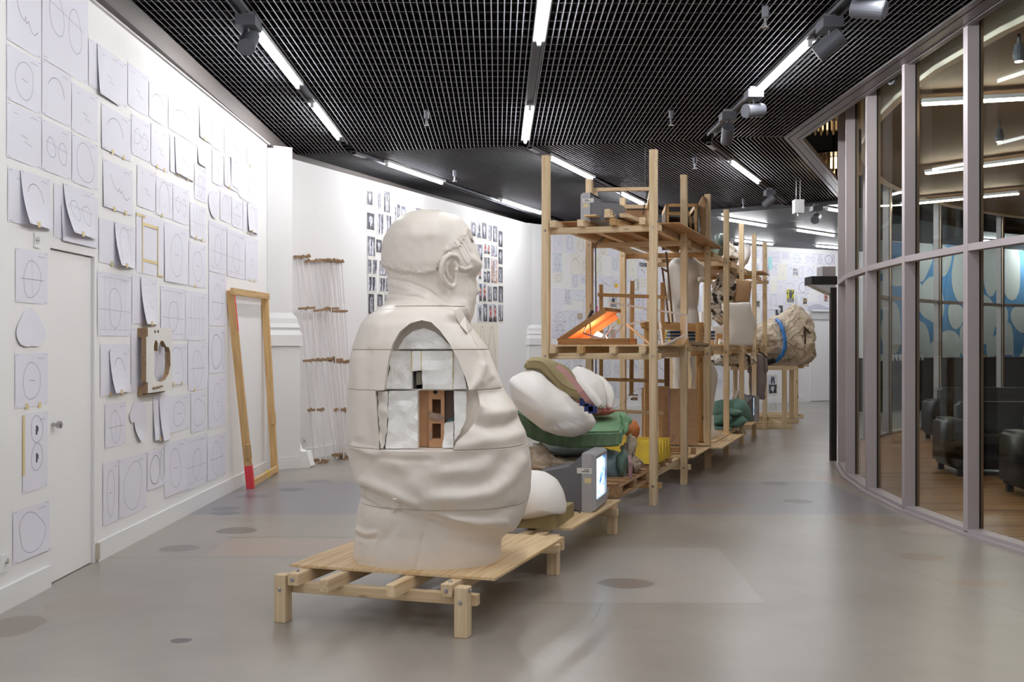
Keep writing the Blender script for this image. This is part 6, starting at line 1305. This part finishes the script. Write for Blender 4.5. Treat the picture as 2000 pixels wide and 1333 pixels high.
# strip of tape on the smudged sheet
mb = MB(); t0 = WL.t(43); mb.box((XL+.004, t0, WL.z(t0,930)), (XL+.008, t0+.022, WL.z(t0,812))); tag(obj('tape_strip', mb, M_tape), 'upright strip of masking tape along the sheet with dark smudges', 'tape')
# wooden template
t0, t1 = WL.t(265), WL.t(317); zc = lambda y: WL.z(t0, y)
tm = thing('wooden_template', 'thick white-faced wooden template with a rounded opening, leaning out from the left wall', 'template', WL.p((t0+t1)/2, zc(700)))
OUTL = [(0,.17),(.0,.86),(.06,.86),(.06,1.0),(1,1.0),(1,.0),(.06,.0),(.06,.17)]; wd, ht = t1-t0, zc(640)-zc(769)
HOLE = [(.30,.52),(.28,.72),(.33,.80),(.38,.81),(.43,.76),(.43,.64),(.47,.72),(.55,.80),(.64,.80),(.73,.73),(.78,.70),(.86,.70),(.92,.62),(.93,.40),(.85,.26),(.72,.18),(.55,.15),(.38,.17),(.30,.25),(.29,.40)]
bm = bmesh.new()
def ringv(pts, y): return [bm.verts.new((u*wd, y, v*ht)) for u, v in pts]
import mathutils
tess = mathutils.geometry.tessellate_polygon([[Vector((u,v,0)) for u,v in OUTL], [Vector((u,v,0)) for u,v in HOLE]])
k1 = len(OUTL); allp = OUTL+HOLE
fr = ringv(allp, -.05); bk = ringv(allp, -.012)
for f in tess: 
    f1 = bm.faces.new([fr[i] for i in f]); f2 = bm.faces.new([bk[i] for i in f][::-1])
for base, n_ in ((0,k1),(k1,len(HOLE))):
    for i in range(n_): f = bm.faces.new([fr[base+i], fr[base+(i+1)%n_], bk[base+(i+1)%n_], bk[base+i]]); f.material_index = 1
bmesh.ops.recalc_face_normals(bm, faces=bm.faces); me = bpy.data.meshes.new('board'); bm.to_mesh(me); bm.free()
Mt = Matrix((Vector((0,1,0)), Vector((-1,0,0)), Vector((0,0,1)))).transposed().to_4x4(); Mt.translation = Vector((XL+.03, t0, zc(769)))
M_white_face = mat('template_face', srgb(232,230,226), .6, var=.03); M_edge = mat('chipboard_edge', srgb(150,124,96), .85, var=.2, vscale=60, bump=.4, bscale=90)
obj('board', me, [M_white_face, M_edge], tm, M=Mt)
for v in (.05,.93): b_ = MB(); b_.box((.05*wd,-.012,v*ht-.04),(.9*wd,.03,v*ht+.03)); obj('back_batten', b_, M_edge, tm, M=Mt)
for u, v in ((.3,.935),(.42,.94)): b_ = MB(); b_.box((u*wd,-.053,v*ht-.008),(u*wd+.02,-.0495,v*ht+.012)); obj('hole_mark', b_, M_gask, tm, M=Mt)
b_ = MB(); b_.tube([(.22*wd,-.06,.07*ht),(.55*wd,-.06,.085*ht)], .008, 8); obj('dowel', b_, M_edge, tm, M=Mt)
# sockets
def socket(wall, px, py, label, s=.04):
    t = wall.t(px); z = wall.z(t, py); r_ = thing('wall_socket', label, 'socket', wall.p(t, z))
    M_ = Matrix((Vector((wall.d.x,wall.d.y,0)), -Vector((wall.n.x,wall.n.y,0)), Vector((0,0,1)))).transposed().to_4x4(); M_.translation = wall.p(t, z)
    b_ = MB(); b_.box((-s,-.010,-s*1.25),(s,0,s*1.25)); obj('cover_plate', b_, M_base, r_, M=M_)
    b_ = MB(); b_.tube([(0,-.014,0),(0,-.009,0)], s*.62, 16, cap=False); b_.tube([(0,-.004,0),(0,-.0105,0)], s*.55, 16); obj('insert', b_, mat('socket_insert', srgb(215,214,212), .4) if 'socket_insert' not in MATS else MATS['socket_insert'], r_, M=M_)
    b_ = MB(); [b_.tube([(x,-.0115,0),(x,-.0095,0)], .005, 8) for x in (-.01,.01)]; obj('contact_hole', b_, M_gask, r_, M=M_)
socket(WL, 9.5, 1100, 'white double-rimmed wall socket low on the left wall at the frame edge')
socket(WL, 70, 470, 'white plate with a round keyhole beside the door top on the left wall', .035)
socket(W2, 593, 862, 'small white wall socket behind the leaning rods')
# photographs on the second wall
PM = {}
def photomat(nm, c0, c1):
    m = bpy.data.materials.new(nm); m.use_nodes = True; N = m.node_tree.nodes; L = m.node_tree.links; b = N['Principled BSDF']; b.inputs['Roughness'].default_value = .4
    tc = N.new('ShaderNodeTexCoord'); oi = N.new('ShaderNodeObjectInfo'); ad = N.new('ShaderNodeVectorMath'); sc = N.new('ShaderNodeMath'); sc.operation = 'MULTIPLY'; sc.inputs[1].default_value = 91
    L.new(oi.outputs['Random'], sc.inputs[0]); L.new(tc.outputs['Object'], ad.inputs[0]); L.new(sc.outputs[0], ad.inputs[1])
    n = N.new('ShaderNodeTexNoise'); n.inputs['Scale'].default_value = 18; n.inputs['Detail'].default_value = 3; L.new(ad.outputs[0], n.inputs['Vector'])
    r = N.new('ShaderNodeValToRGB'); r.color_ramp.elements[0].position = .42; r.color_ramp.elements[1].position = .58; r.color_ramp.elements[0].color = c0; r.color_ramp.elements[1].color = c1
    L.new(n.outputs['Fac'], r.inputs[0]); L.new(r.outputs[0], b.inputs['Base Color']); PM[nm] = m; return m
P_dark = photomat('print_dark', srgb(30,30,36), srgb(92,92,104)); P_light = photomat('print_light', srgb(176,176,190), srgb(226,226,234)); P_mid = photomat('print_mid', srgb(90,90,104), srgb(160,160,175))
P_red = photomat('print_red', srgb(190,70,58), srgb(224,160,140)); P_tan = photomat('print_tan', srgb(176,120,90), srgb(214,176,146)); P_blue = photomat('print_blue', srgb(70,90,150), srgb(150,180,210)); P_yel = photomat('print_yellow', srgb(60,64,60), srgb(222,216,60)); P_grn = photomat('print_green', srgb(50,80,66), srgb(150,130,96))
WHAT = {'face':'head on dark ground','profile':'head on pale ground','stand':'standing figure','legs':'pair of trouser legs','legs2':'two pairs of legs'}
def photo(wall, x0, x1, yt, yb, kind, label, cols=(None,None), border=.012, cat='photograph', name='photograph', group=None, off0=.003):
    t0, t1 = wall.t(x0), wall.t(x1); z1, z0 = wall.z(t0, yt), wall.z(t0, yb); w, h = t1-t0, z1-z0; r = rp
    M_ = Matrix((Vector((wall.d.x,wall.d.y,0)), -Vector((wall.n.x,wall.n.y,0)), Vector((0,0,1)))).transposed().to_4x4(); M_.translation = wall.p(t0, z0, off0)
    mb = MB(); b = border; mb.box((-b,-.0015,-b*2.5),(w+b*1.6,0,h+b)); o = tag(obj(name, mb, M_label if border else M_paper, M=M_), label, cat, group)
    bg, fg_ = cols
    mb = MB(); mb.add([(0,-.0025,0),(w,-.0025,0),(w,-.0025,h),(0,-.0025,h)], [(0,1,2,3)], 0)
    def poly(pts, mi, k): mb.add([(x*w, -.0030-.0004*k, y*h) for x, y in pts], [tuple(range(len(pts)))], mi)
    el = lambda cx, cy, rx, ry, n=12: [(cx+rx*cos(2*pi*i/n), cy+ry*sin(2*pi*i/n)) for i in range(n)]
    j = lambda v: v+r.uniform(-.03,.03)
    if kind in ('face','profile'):
        poly([(.02,.0),(.98,.0),(.95,.2),(j(.7),.34),(j(.3),.34),(.05,.2)], 2, 0); poly(el(j(.5),.6,.24,.27), 1, 1); poly([(.3,.74),(.34,.9),(.5,.95),(.68,.88),(.7,.72),(.6,.8),(.4,.8)], 2, 2); poly(el(.42,.62,.05,.02,6), 2, 3); poly(el(.6,.62,.05,.02,6), 2, 3); poly(el(.5,.45,.07,.015,6), 2, 3); poly([(.4,.34),(.6,.34),(.5,.1)], 1, 1)
    elif kind == 'stand':
        poly([(j(.3),.05),(.42,.05),(.47,.45),(.54,.45),(.6,.05),(j(.74),.05),(.72,.5),(.74,.78),(.6,.85),(.4,.85),(.26,.78),(.28,.5)], 1, 0); poly(el(.5,.9,.09,.07,8), 2, 1); poly([(.40,.5),(.6,.5),(.58,.82),(.42,.82)], 2, 1)
    elif kind in ('legs','legs2'):
        poly([(.15,.0),(.3,.0),(.42,.5),(.45,1.0),(.12,1.0),(.18,.5)], 1, 0); poly([(.55,.0),(.72,.0),(.86,.5),(.88,1.0),(.55,1.0),(.56,.5)], 1, 0); poly([(.05,.0),(.34,.0),(.3,.07),(.12,.07)], 2, 1); poly([(.5,.0),(.8,.0),(.75,.07),(.56,.07)], 2, 1); poly([(.22,.3),(.32,.3),(.36,.9),(.26,.9)], 2, 1)
    obj('print', mb, [bg or P_light, fg_ or P_dark, P_dark if (fg_ or P_dark) is not P_dark else P_mid], o, M=Matrix(), world=False); return o
def z5(q): return (700+q[0]/4.76, 700+(q[0]+q[2])/4.76, 360+q[1]/4.76, 360+(q[1]+q[3])/4.76)
PH = [((77,57,52,130),'face',0,'d'),((165,45,52,190),'stand',0,'l'),((235,60,55,195),'stand',0,'d'),((330,190,26,165),'stand',0,'l'),((360,185,24,150),'face',0,'d'),((395,200,46,148),'face',0,'m'),((482,250,40,60),'face',0,'d'),((533,220,50,40),'stand',0,'m'),((592,235,32,40),'legs',0,'l'),
 ((78,262,66,155),'face',1,'d'),((178,272,58,190),'legs',1,'l'),((252,287,58,185),'legs',1,'l'),((84,482,68,180),'stand',2,'m'),((162,512,52,120),'face',2,'d'),((228,500,44,180),'stand',2,'l'),
 ((84,700,36,132),'legs',3,'l'),((132,702,38,132),'legs',3,'l'),((195,712,60,135),'legs',3,'m'),((88,860,74,130),'legs2',4,'l'),((195,872,54,122),'legs',4,'l'),((255,872,22,122),'legs',4,'d'),
 ((92,1020,50,185),'stand',5,'d'),((175,1024,46,110),'stand',5,'d'),((243,1030,20,60),'stand',5,'m')]
PR = [((1050,347,38,132),'profile',0,'m'),((1104,347,36,150),'profile',0,'l'),((1148,355,40,150),'face',0,'d'),((1204,377,38,148),'legs',0,'l'),((1250,385,38,148),'stand',0,'d'),((1300,432,38,148),'face',0,'d'),
 ((1086,562,14,60),'stand',1,'m'),((1108,557,42,148),'profile',1,'m'),((1166,552,26,92),'face',1,'r'),((1196,556,24,92),'profile',1,'r'),((1234,562,52,105),'legs2',1,'m'),((1300,602,38,138),'profile',1,'d'),
 ((1166,680,26,104),'legs',2,'l'),((1196,682,22,104),'legs',2,'l'),((1234,692,54,222),'legs',2,'t'),((1300,768,38,144),'stand',2,'d'),((1118,800,22,80),'face',3,'r'),((1164,812,24,98),'profile',3,'m'),((1194,808,26,106),'face',3,'d'),
 ((1122,927,24,160),'profile',4,'b'),((1156,927,30,162),'profile',4,'r'),((1201,947,36,142),'legs',4,'d'),((1251,952,36,132),'stand',4,'d'),((1301,947,40,150),'stand',4,'d'),
 ((1110,1122,36,156),'stand',5,'l'),((1158,1112,38,164),'face',5,'m'),((1209,1118,36,162),'profile',5,'r'),((1249,1118,36,162),'profile',5,'r'),((1301,1122,40,152),'legs',5,'d')]
CO = {'d':(P_dark,P_light),'l':(P_light,P_dark),'m':(P_mid,P_light),'r':(P_light,P_red),'t':(P_tan,P_light),'b':(P_blue,P_red)}
for lst, side in ((PH,'left of the bust'),(PR,'right of the bust')):
    c_ = {}
    for q, kind, row, col in lst:
        c_[row] = c_.get(row,0)+1; x0, x1, yt, yb = z5(q); colr = {'r':'red-toned ','t':'tan ','b':'bluish '}.get(col,'grey ')
        photo(W2, x0, x1, yt, yb, kind, '%sphoto, %s, %s, %s row, %s from left' % (colr, WHAT[kind], side, ORD[row], ORD[c_[row]-1]), CO[col])
# tall cream drawing under the photographs
o = sheet(W2, 915, 972, 631, 740, None, 'tall cream sheet with two figures drawn in pencil, beside the bust\'s collar', rp, m=M_paperw)
mb = MB(); t0, t1 = W2.t(915), W2.t(972); w_ = t1-t0; h_ = W2.z(t0,631)-W2.z(t0,740); f0 = lambda u, v: .004
for cx_ in (.45,.78):
    for pts in ([(cx_-.1,.2),(cx_-.13,.5),(cx_-.08,.72),(cx_-.03,.8)],[(cx_+.1,.2),(cx_+.13,.5),(cx_+.08,.72),(cx_+.03,.8)],[(cx_,.2),(cx_+.01,.45)],[(cx_-.04,.82),(cx_-.05,.9),(cx_,.95),(cx_+.05,.9),(cx_+.04,.82)]): ribbon(mb, [(x*w_, y*h_) for x, y in pts], .006, f0)
obj('pencil_drawing', mb, M_pencild, o, M=Matrix(), world=False)['kind'] = 'stuff'
# ------------------------------------------------------------------ the crowded third and fourth walls
RS = random.Random(23)
kinds = ['oval','outline','two','arc','grid','arch','marks','cross','legs','dark','profile',None]
SHM = {}
M_cream2 = mat('paper_ivory', srgb(240,237,230), .75); M_blueish = mat('paper_blueish', srgb(230,233,243), .75); M_kraft = mat('paper_kraft', srgb(190,176,158), .8); M_note = mat('note_yellow', srgb(244,200,60), .7); M_tealp = mat('paper_teal', srgb(170,222,226), .7); M_pinkp = mat('paper_pink', srgb(240,130,180), .7)
def proto(kind, w, h, var):
    key = (kind, round(w,2), round(h,2), var)
    if key in SHM: return SHM[key]
    r = random.Random(hash(str(key)) % 999 if False else (len(SHM)*17+3)); f = lambda u, v: .0
    mb = MB(); n = 3; cl = r.choice([0,0,.01,.02]); V = [(w*i/n, -cl*(1-j/n)**2*(i/n), h*j/n) for j in range(n+1) for i in range(n+1)]; mb.add(V, [(j*(n+1)+i, j*(n+1)+i+1, (j+1)*(n+1)+i+1, (j+1)*(n+1)+i) for j in range(n) for i in range(n)])
    d_ = MB()
    if kind: draw(d_, kind, w, h, r, lambda u, v: cl*(1-v/h)**2*(u/w), .006)
    SHM[key] = (mb.mesh('sheet'), d_.mesh('pencil_drawing') if d_.v else None)
    for mm in (SHM[key][1],):
        if mm: mm.materials.append(M_pencil); mm.materials.append(M_pencild)
    return SHM[key]
def pin(wall, t, z, w, h, kind, m_, label, off, var=0):
    me, dr_ = proto(kind, w, h, var); me = me if m_ is M_paper else me.copy()
    if m_ is M_paper and not me.materials: me.materials.append(M_paper)
    M_ = Matrix((Vector((wall.d.x,wall.d.y,0)), -Vector((wall.n.x,wall.n.y,0)), Vector((0,0,1)))).transposed().to_4x4() @ Matrix.Rotation(RS.uniform(-.015,.015), 4, 'Y'); M_.translation = wall.p(t, z, off)
    if m_ is not M_paper: me.materials.clear()
    o = obj('drawing_sheet', me, m_, M=M_); tag(o, label, 'drawing')
    if dr_: c = bpy.data.objects.new('pencil_drawing', dr_); COL.objects.link(c); c.parent = o; c.location = (0,-.001,0); c['kind'] = 'stuff'
    return o
def fill(wall, t0, t1, z0, z1, wallname, skip=None):
    z = z1; row = 0
    while z > z0:
        rh = RS.choice([.31,.33,.40,.42]) if row % 2 else RS.choice([.36,.42,.31]); t = t0+RS.uniform(0,.08); c = 0
        while t < t1-.2:
            w, h = (.30,.42) if rh > .35 and RS.random() < .7 else (.30,.21) if RS.random() < .2 else (.42,.297) if RS.random() < .35 else (.21,.297)
            if t+w > t1: break
            if not (skip and skip(t, z-h)) and RS.random() > .05:
                c += 1; k = RS.choice(kinds); m_ = RS.choices([M_paper, M_cream2, M_blueish, M_kraft], [6,2.0,2.2,.0])[0]
                tone = {M_paper:'white',M_cream2:'ivory',M_blueish:'bluish',M_kraft:'brown'}[m_]
                pin(wall, t, z-h, w, h, k, m_, '%s sheet with %s, %s, %s row, %s from left' % (tone, DESC.get(k,'no visible drawing'), wallname, ORD[row], ORD[c-1]), .003+.004*RS.random(), var=RS.randrange(3))
            t += w+RS.choice([.005,.01,.02,.04])
        z -= rh+.012; row += 1
L3_ = (B3-A3).length; fill(W3, .42, L3_-.05, .45, 3.78, 'third wall')
t4 = W4.t(1462); fill(W4, max(.02,t4), W4.t(1632), 1.75, 3.82, 'far wall')
fill(W4, W4.t(1562), W4.t(1577), 1.0, 1.4, 'far wall low')
# things that stand out on those walls
for wl_, x0, x1, yt, yb, kind, cols, lab in ((W4,1536,1550,566,591,'face',(P_yel,P_dark),'yellow and black poster on the far wall above the plaster log'),(W4,1514,1528,597,618,'face',(P_dark,P_light),'dark photo of a face just above the plaster log'),
        (W4,1549,1557,525,531,'stand',(P_mid,P_light),'upper half of a small pair of grey-violet photos on the far wall'),(W4,1549,1557,532,538,'stand',(P_mid,P_light),'lower half of a small pair of grey-violet photos on the far wall'),(W4,1568,1575,583,594,'face',(P_grn,P_tan),'small green-framed picture on the far wall'),
        (W4,1609,1616,577,589,'face',(P_red,P_dark),'small red and grey picture near the entrance header'),(W4,1501,1516,734,751,'stand',(P_light,P_dark),'upper half of a black and white poster below the trunk'),(W4,1501,1516,752,769,'face',(P_dark,P_light),'lower half of a black and white poster below the trunk'),
        (W3,1144,1151,503,532,'stand',(P_light,P_dark),'tall dark photo half hidden by the second left post'),(W3,1248,1266,513,521,'legs',(P_mid,P_dark),'small wide dark photo high on the third wall'),(W3,1182,1188,636,660,'legs',(P_light,P_dark),'narrow dark photo right of the light case'),
        (W3,1126,1135,715,728,'face',(P_dark,P_mid),'small dark photo above the white hand'),(W3,1190,1204,579,600,'face',(P_light,P_dark),'photo of a dark ring-shaped object on the third wall'),(W4,1477,1483,588,600,'face',(P_grn,P_dark),'small dark picture between the last posts')):
    photo(wl_, x0, x1, yt, yb, kind, lab, cols, border=.02, off0=.012)
for wl_, x0, x1, yt, yb, m_, lab in ((W3,1200,1206,554,562,M_note,'small orange-yellow note on the third wall'),(W3,1205,1214,624,634,M_note,'yellow note behind the lid of the light case'),(W3,1164,1167,598,620,M_pinkp,'narrow pink strip beside the second left post'),(W4,1500,1507,502,527,M_tealp,'pale teal sheet beside the last post'),
        (W3,1127,1137,612,623,M_kraft,'small brown card above the light case'),(W3,1192,1201,644,660,M_kraft,'brown card behind the arms of the light case'),(W3,1269,1277,505,545,mat('paper_mint', srgb(214,236,222), .7),'pale mint strip high on the third wall')):
    sheet(wl_, x0, x1, yt, yb, None, lab, rp, m=m_, off0=.014, cat='paper', name='coloured_paper')
# ledge with a long drawing beside the entrance
a, c = W4.t(1582), W4.t(1626); mb = MB(); zL = W4.z(a, 609)
p0, p1, p2, p3 = W4.p(a,zL,.0), W4.p(c,zL,.0), W4.p(c,zL,.10), W4.p(a,zL,.10); mb.prism([p0,p1,p2,p3], (0,0,.05)); struct('trim_8', mb, M_base)
mb = MB(); p0, p1, p2, p3 = W4.p(a,zL-.20,.0), W4.p(c,zL-.20,.0), W4.p(c,zL-.20,.06), W4.p(a,zL-.20,.06); mb.prism([p0,p1,p2,p3], (0,0,.19)); struct('trim_9', mb, mat('grey_band', srgb(206,206,206), .6))
o = sheet(W4, 1578, 1624, 590, 607, None, 'long panoramic pencil sketch standing on the ledge beside the entrance', rp, off0=.015)
mb = MB(); wq = W4.t(1624)-W4.t(1578); [mb.box((i*wq/10, -.020, .0),((i+1)*wq/10-.004, -.018, .12+.05*sin(i*.5))) for i in range(10)]; obj('pencil_shading', mb, mat('graphite_wash', srgb(196,196,212), .8), o, M=Matrix(), world=False)
# cream figure drawing on the third wall
o = sheet(W3, 1040, 1064, 551, 597, 'legs', 'cream sheet with small standing figures, just left of the first tall post', rp, m=M_paperw, off0=.013, lw=.01)
# tracing paper marks: framed technical drawing
o = sheet(W3, 1079, 1107, 625, 660, 'grid', 'technical drawing with a double outline left of the light case', rp, off0=.013, lw=.009)
# ------------------------------------------------------------------ things leaning on the walls
M_frame = wood('frame_pine', srgb(214,180,128), srgb(190,152,102))
fA, fB = Vector((-2.70,10.79,0)), Vector((-2.73,12.02,0)); tA = Vector((XL+.035, 2040*2.815/(1000-450), CZ+(HY-568)*10.45/FPX)); tB = Vector((XL+.035, 2040*2.815/(1000-517), CZ+(HY-578)*11.95/FPX))
t = thing('leaning_frame', 'tall open pine frame with red-painted corners leaning on the left wall', 'frame', (fA+fB)/2)
beam('stile', fA+Vector((0,0,.0)), tA, .05, .075, M_frame, t, up=(1,0,0)); beam('stile', fB, tB, .05, .075, M_frame, t, up=(1,0,0))
beam('rail', tA+Vector((.03,-.06,-.01)), tB+Vector((.03,.05,-.01)), .03, .07, M_frame, t); beam('rail', fA+Vector((.03,0,.06)), fB+Vector((.03,0,.06)), .03, .07, M_frame, t)
for q, l in ((fA,.16),(fB,.28)): 
    e = (tA-fA) if q is fA else (tB-fB); k = l; beam('block', q+e*k+Vector((.03,-.04,0)), q+e*(k+.07)+Vector((.03,-.04,0)), .03, .05, M_frame, t, up=(1,0,0))
e = (tA-fA); beam('painted_end', fA+Vector((.002,-.002,.002)), fA+e*.12+Vector((.002,-.002,0)), .053, .078, M_red, t, up=(1,0,0), bev=0); beam('painted_end', fA+e*.80+Vector((.002,-.002,0)), tA+Vector((.002,-.002,0)), .030, .079, M_red, t, up=(1,0,0), bev=0)
e = (tB-fB); beam('painted_end', fB+e*.985+Vector((.002,0,0)), tB+Vector((.002,0,.003)), .053, .078, M_red, t, up=(1,0,0), bev=0)
mb = MB(); q = (fA*.45+fB*.55)+Vector((.03,0,.06)); mb.box((q.x-.02,q.y-.02,q.z-.04),(q.x+.02,q.y+.01,q.z+.04)); obj('yellow_tape', mb, MATS['yellow_tape'], t)
# rods
M_rod = mat('rod_white', srgb(232,226,226), .4); M_clamp = mat('connector_brown', srgb(152,122,92), .7, var=.15, bump=.3)
def rodset(n, xt, xb, yt, yb, wt, wb, label, Yt=13.9, jit=0.0, rows=(0,.255,.51,.75,1.0), seed=0):
    r = random.Random(seed); Yb_ = 3060/(yb-HY); t = thing('rod_rack', label, 'rod rack', G(xb, yb))
    tops = []
    for i in range(n):
        px = xt+wt*(i/(n-1)-.5); tt = W2.t(px); tops.append(W2.p(tt, W2.z(tt, yt+r.uniform(-2,2)), .05+.0*i)); bots = [G(xb+wb*(i/(n-1)-.5), yb+r.uniform(-1.5,1.5), .0)+Vector((0,0,.01)) for i in range(n)]
    for a, c in zip(tops, bots): mb = MB(); mb.tube([a, c], .0095, 6); obj('rod', mb, M_rod, t)
    for k in rows:
        A = tops[0].lerp(bots[0], k); B = tops[-1].lerp(bots[-1], k); d_ = (B-A).normalized()*.035
        if k == 1.0: A.z += .02; B.z += .02
        beam('connector', A-d_, B+d_, .05, .028, M_clamp, t, bev=.004)
        for i in range(n):
            if r.random() < .6: q = tops[i].lerp(bots[i], k); beam('clamp_block', q+Vector((-.02,-.03,-.012)), q+Vector((.03,-.03,.02)), .03, .03, M_clamp, t, bev=0)
    return t
rodset(3,584,626,503,905,22,22,'rack of three thin white rods with brown connectors, leftmost of the leaning group',seed=1)
rodset(3,610,662,509,898,30,14,'leaning rack of white rods, second from the left, strongly slanted',seed=2,Yt=14.2,rows=(0,.25,.5,.98))
rodset(3,632,672,509,897,22,14,'leaning rack of white rods in the middle of the group',seed=3,Yt=14.3,rows=(0,.25,.51,.76,1.0))
rodset(3,645,681,511,897,20,14,'leaning rack of white rods, second from the right of the group',seed=4,Yt=14.4,rows=(0,.26,.52,.76,1.0))
rodset(2,656,689,510,896,10,8,'leaning pair of white rods at the right of the group, partly behind the bust',seed=5,Yt=14.5,rows=(0,.26,.52,.77,1.0))
mb = MB(); Yc = 12.55; P4_ = [W(x,y,Yc) for x,y in ((570,916),(570,882),(573,863),(577,865),(583,880),(592,883),(599,882),(607,911),(604,915))]
for p_ in P4_: p_.z = max(p_.z, .001)
mb.prism(P4_, (.02,.16,0)); tag(obj('polystyrene_offcut', mb, M_poly), 'white polystyrene offcut standing on the floor beside the left pilaster', 'block')
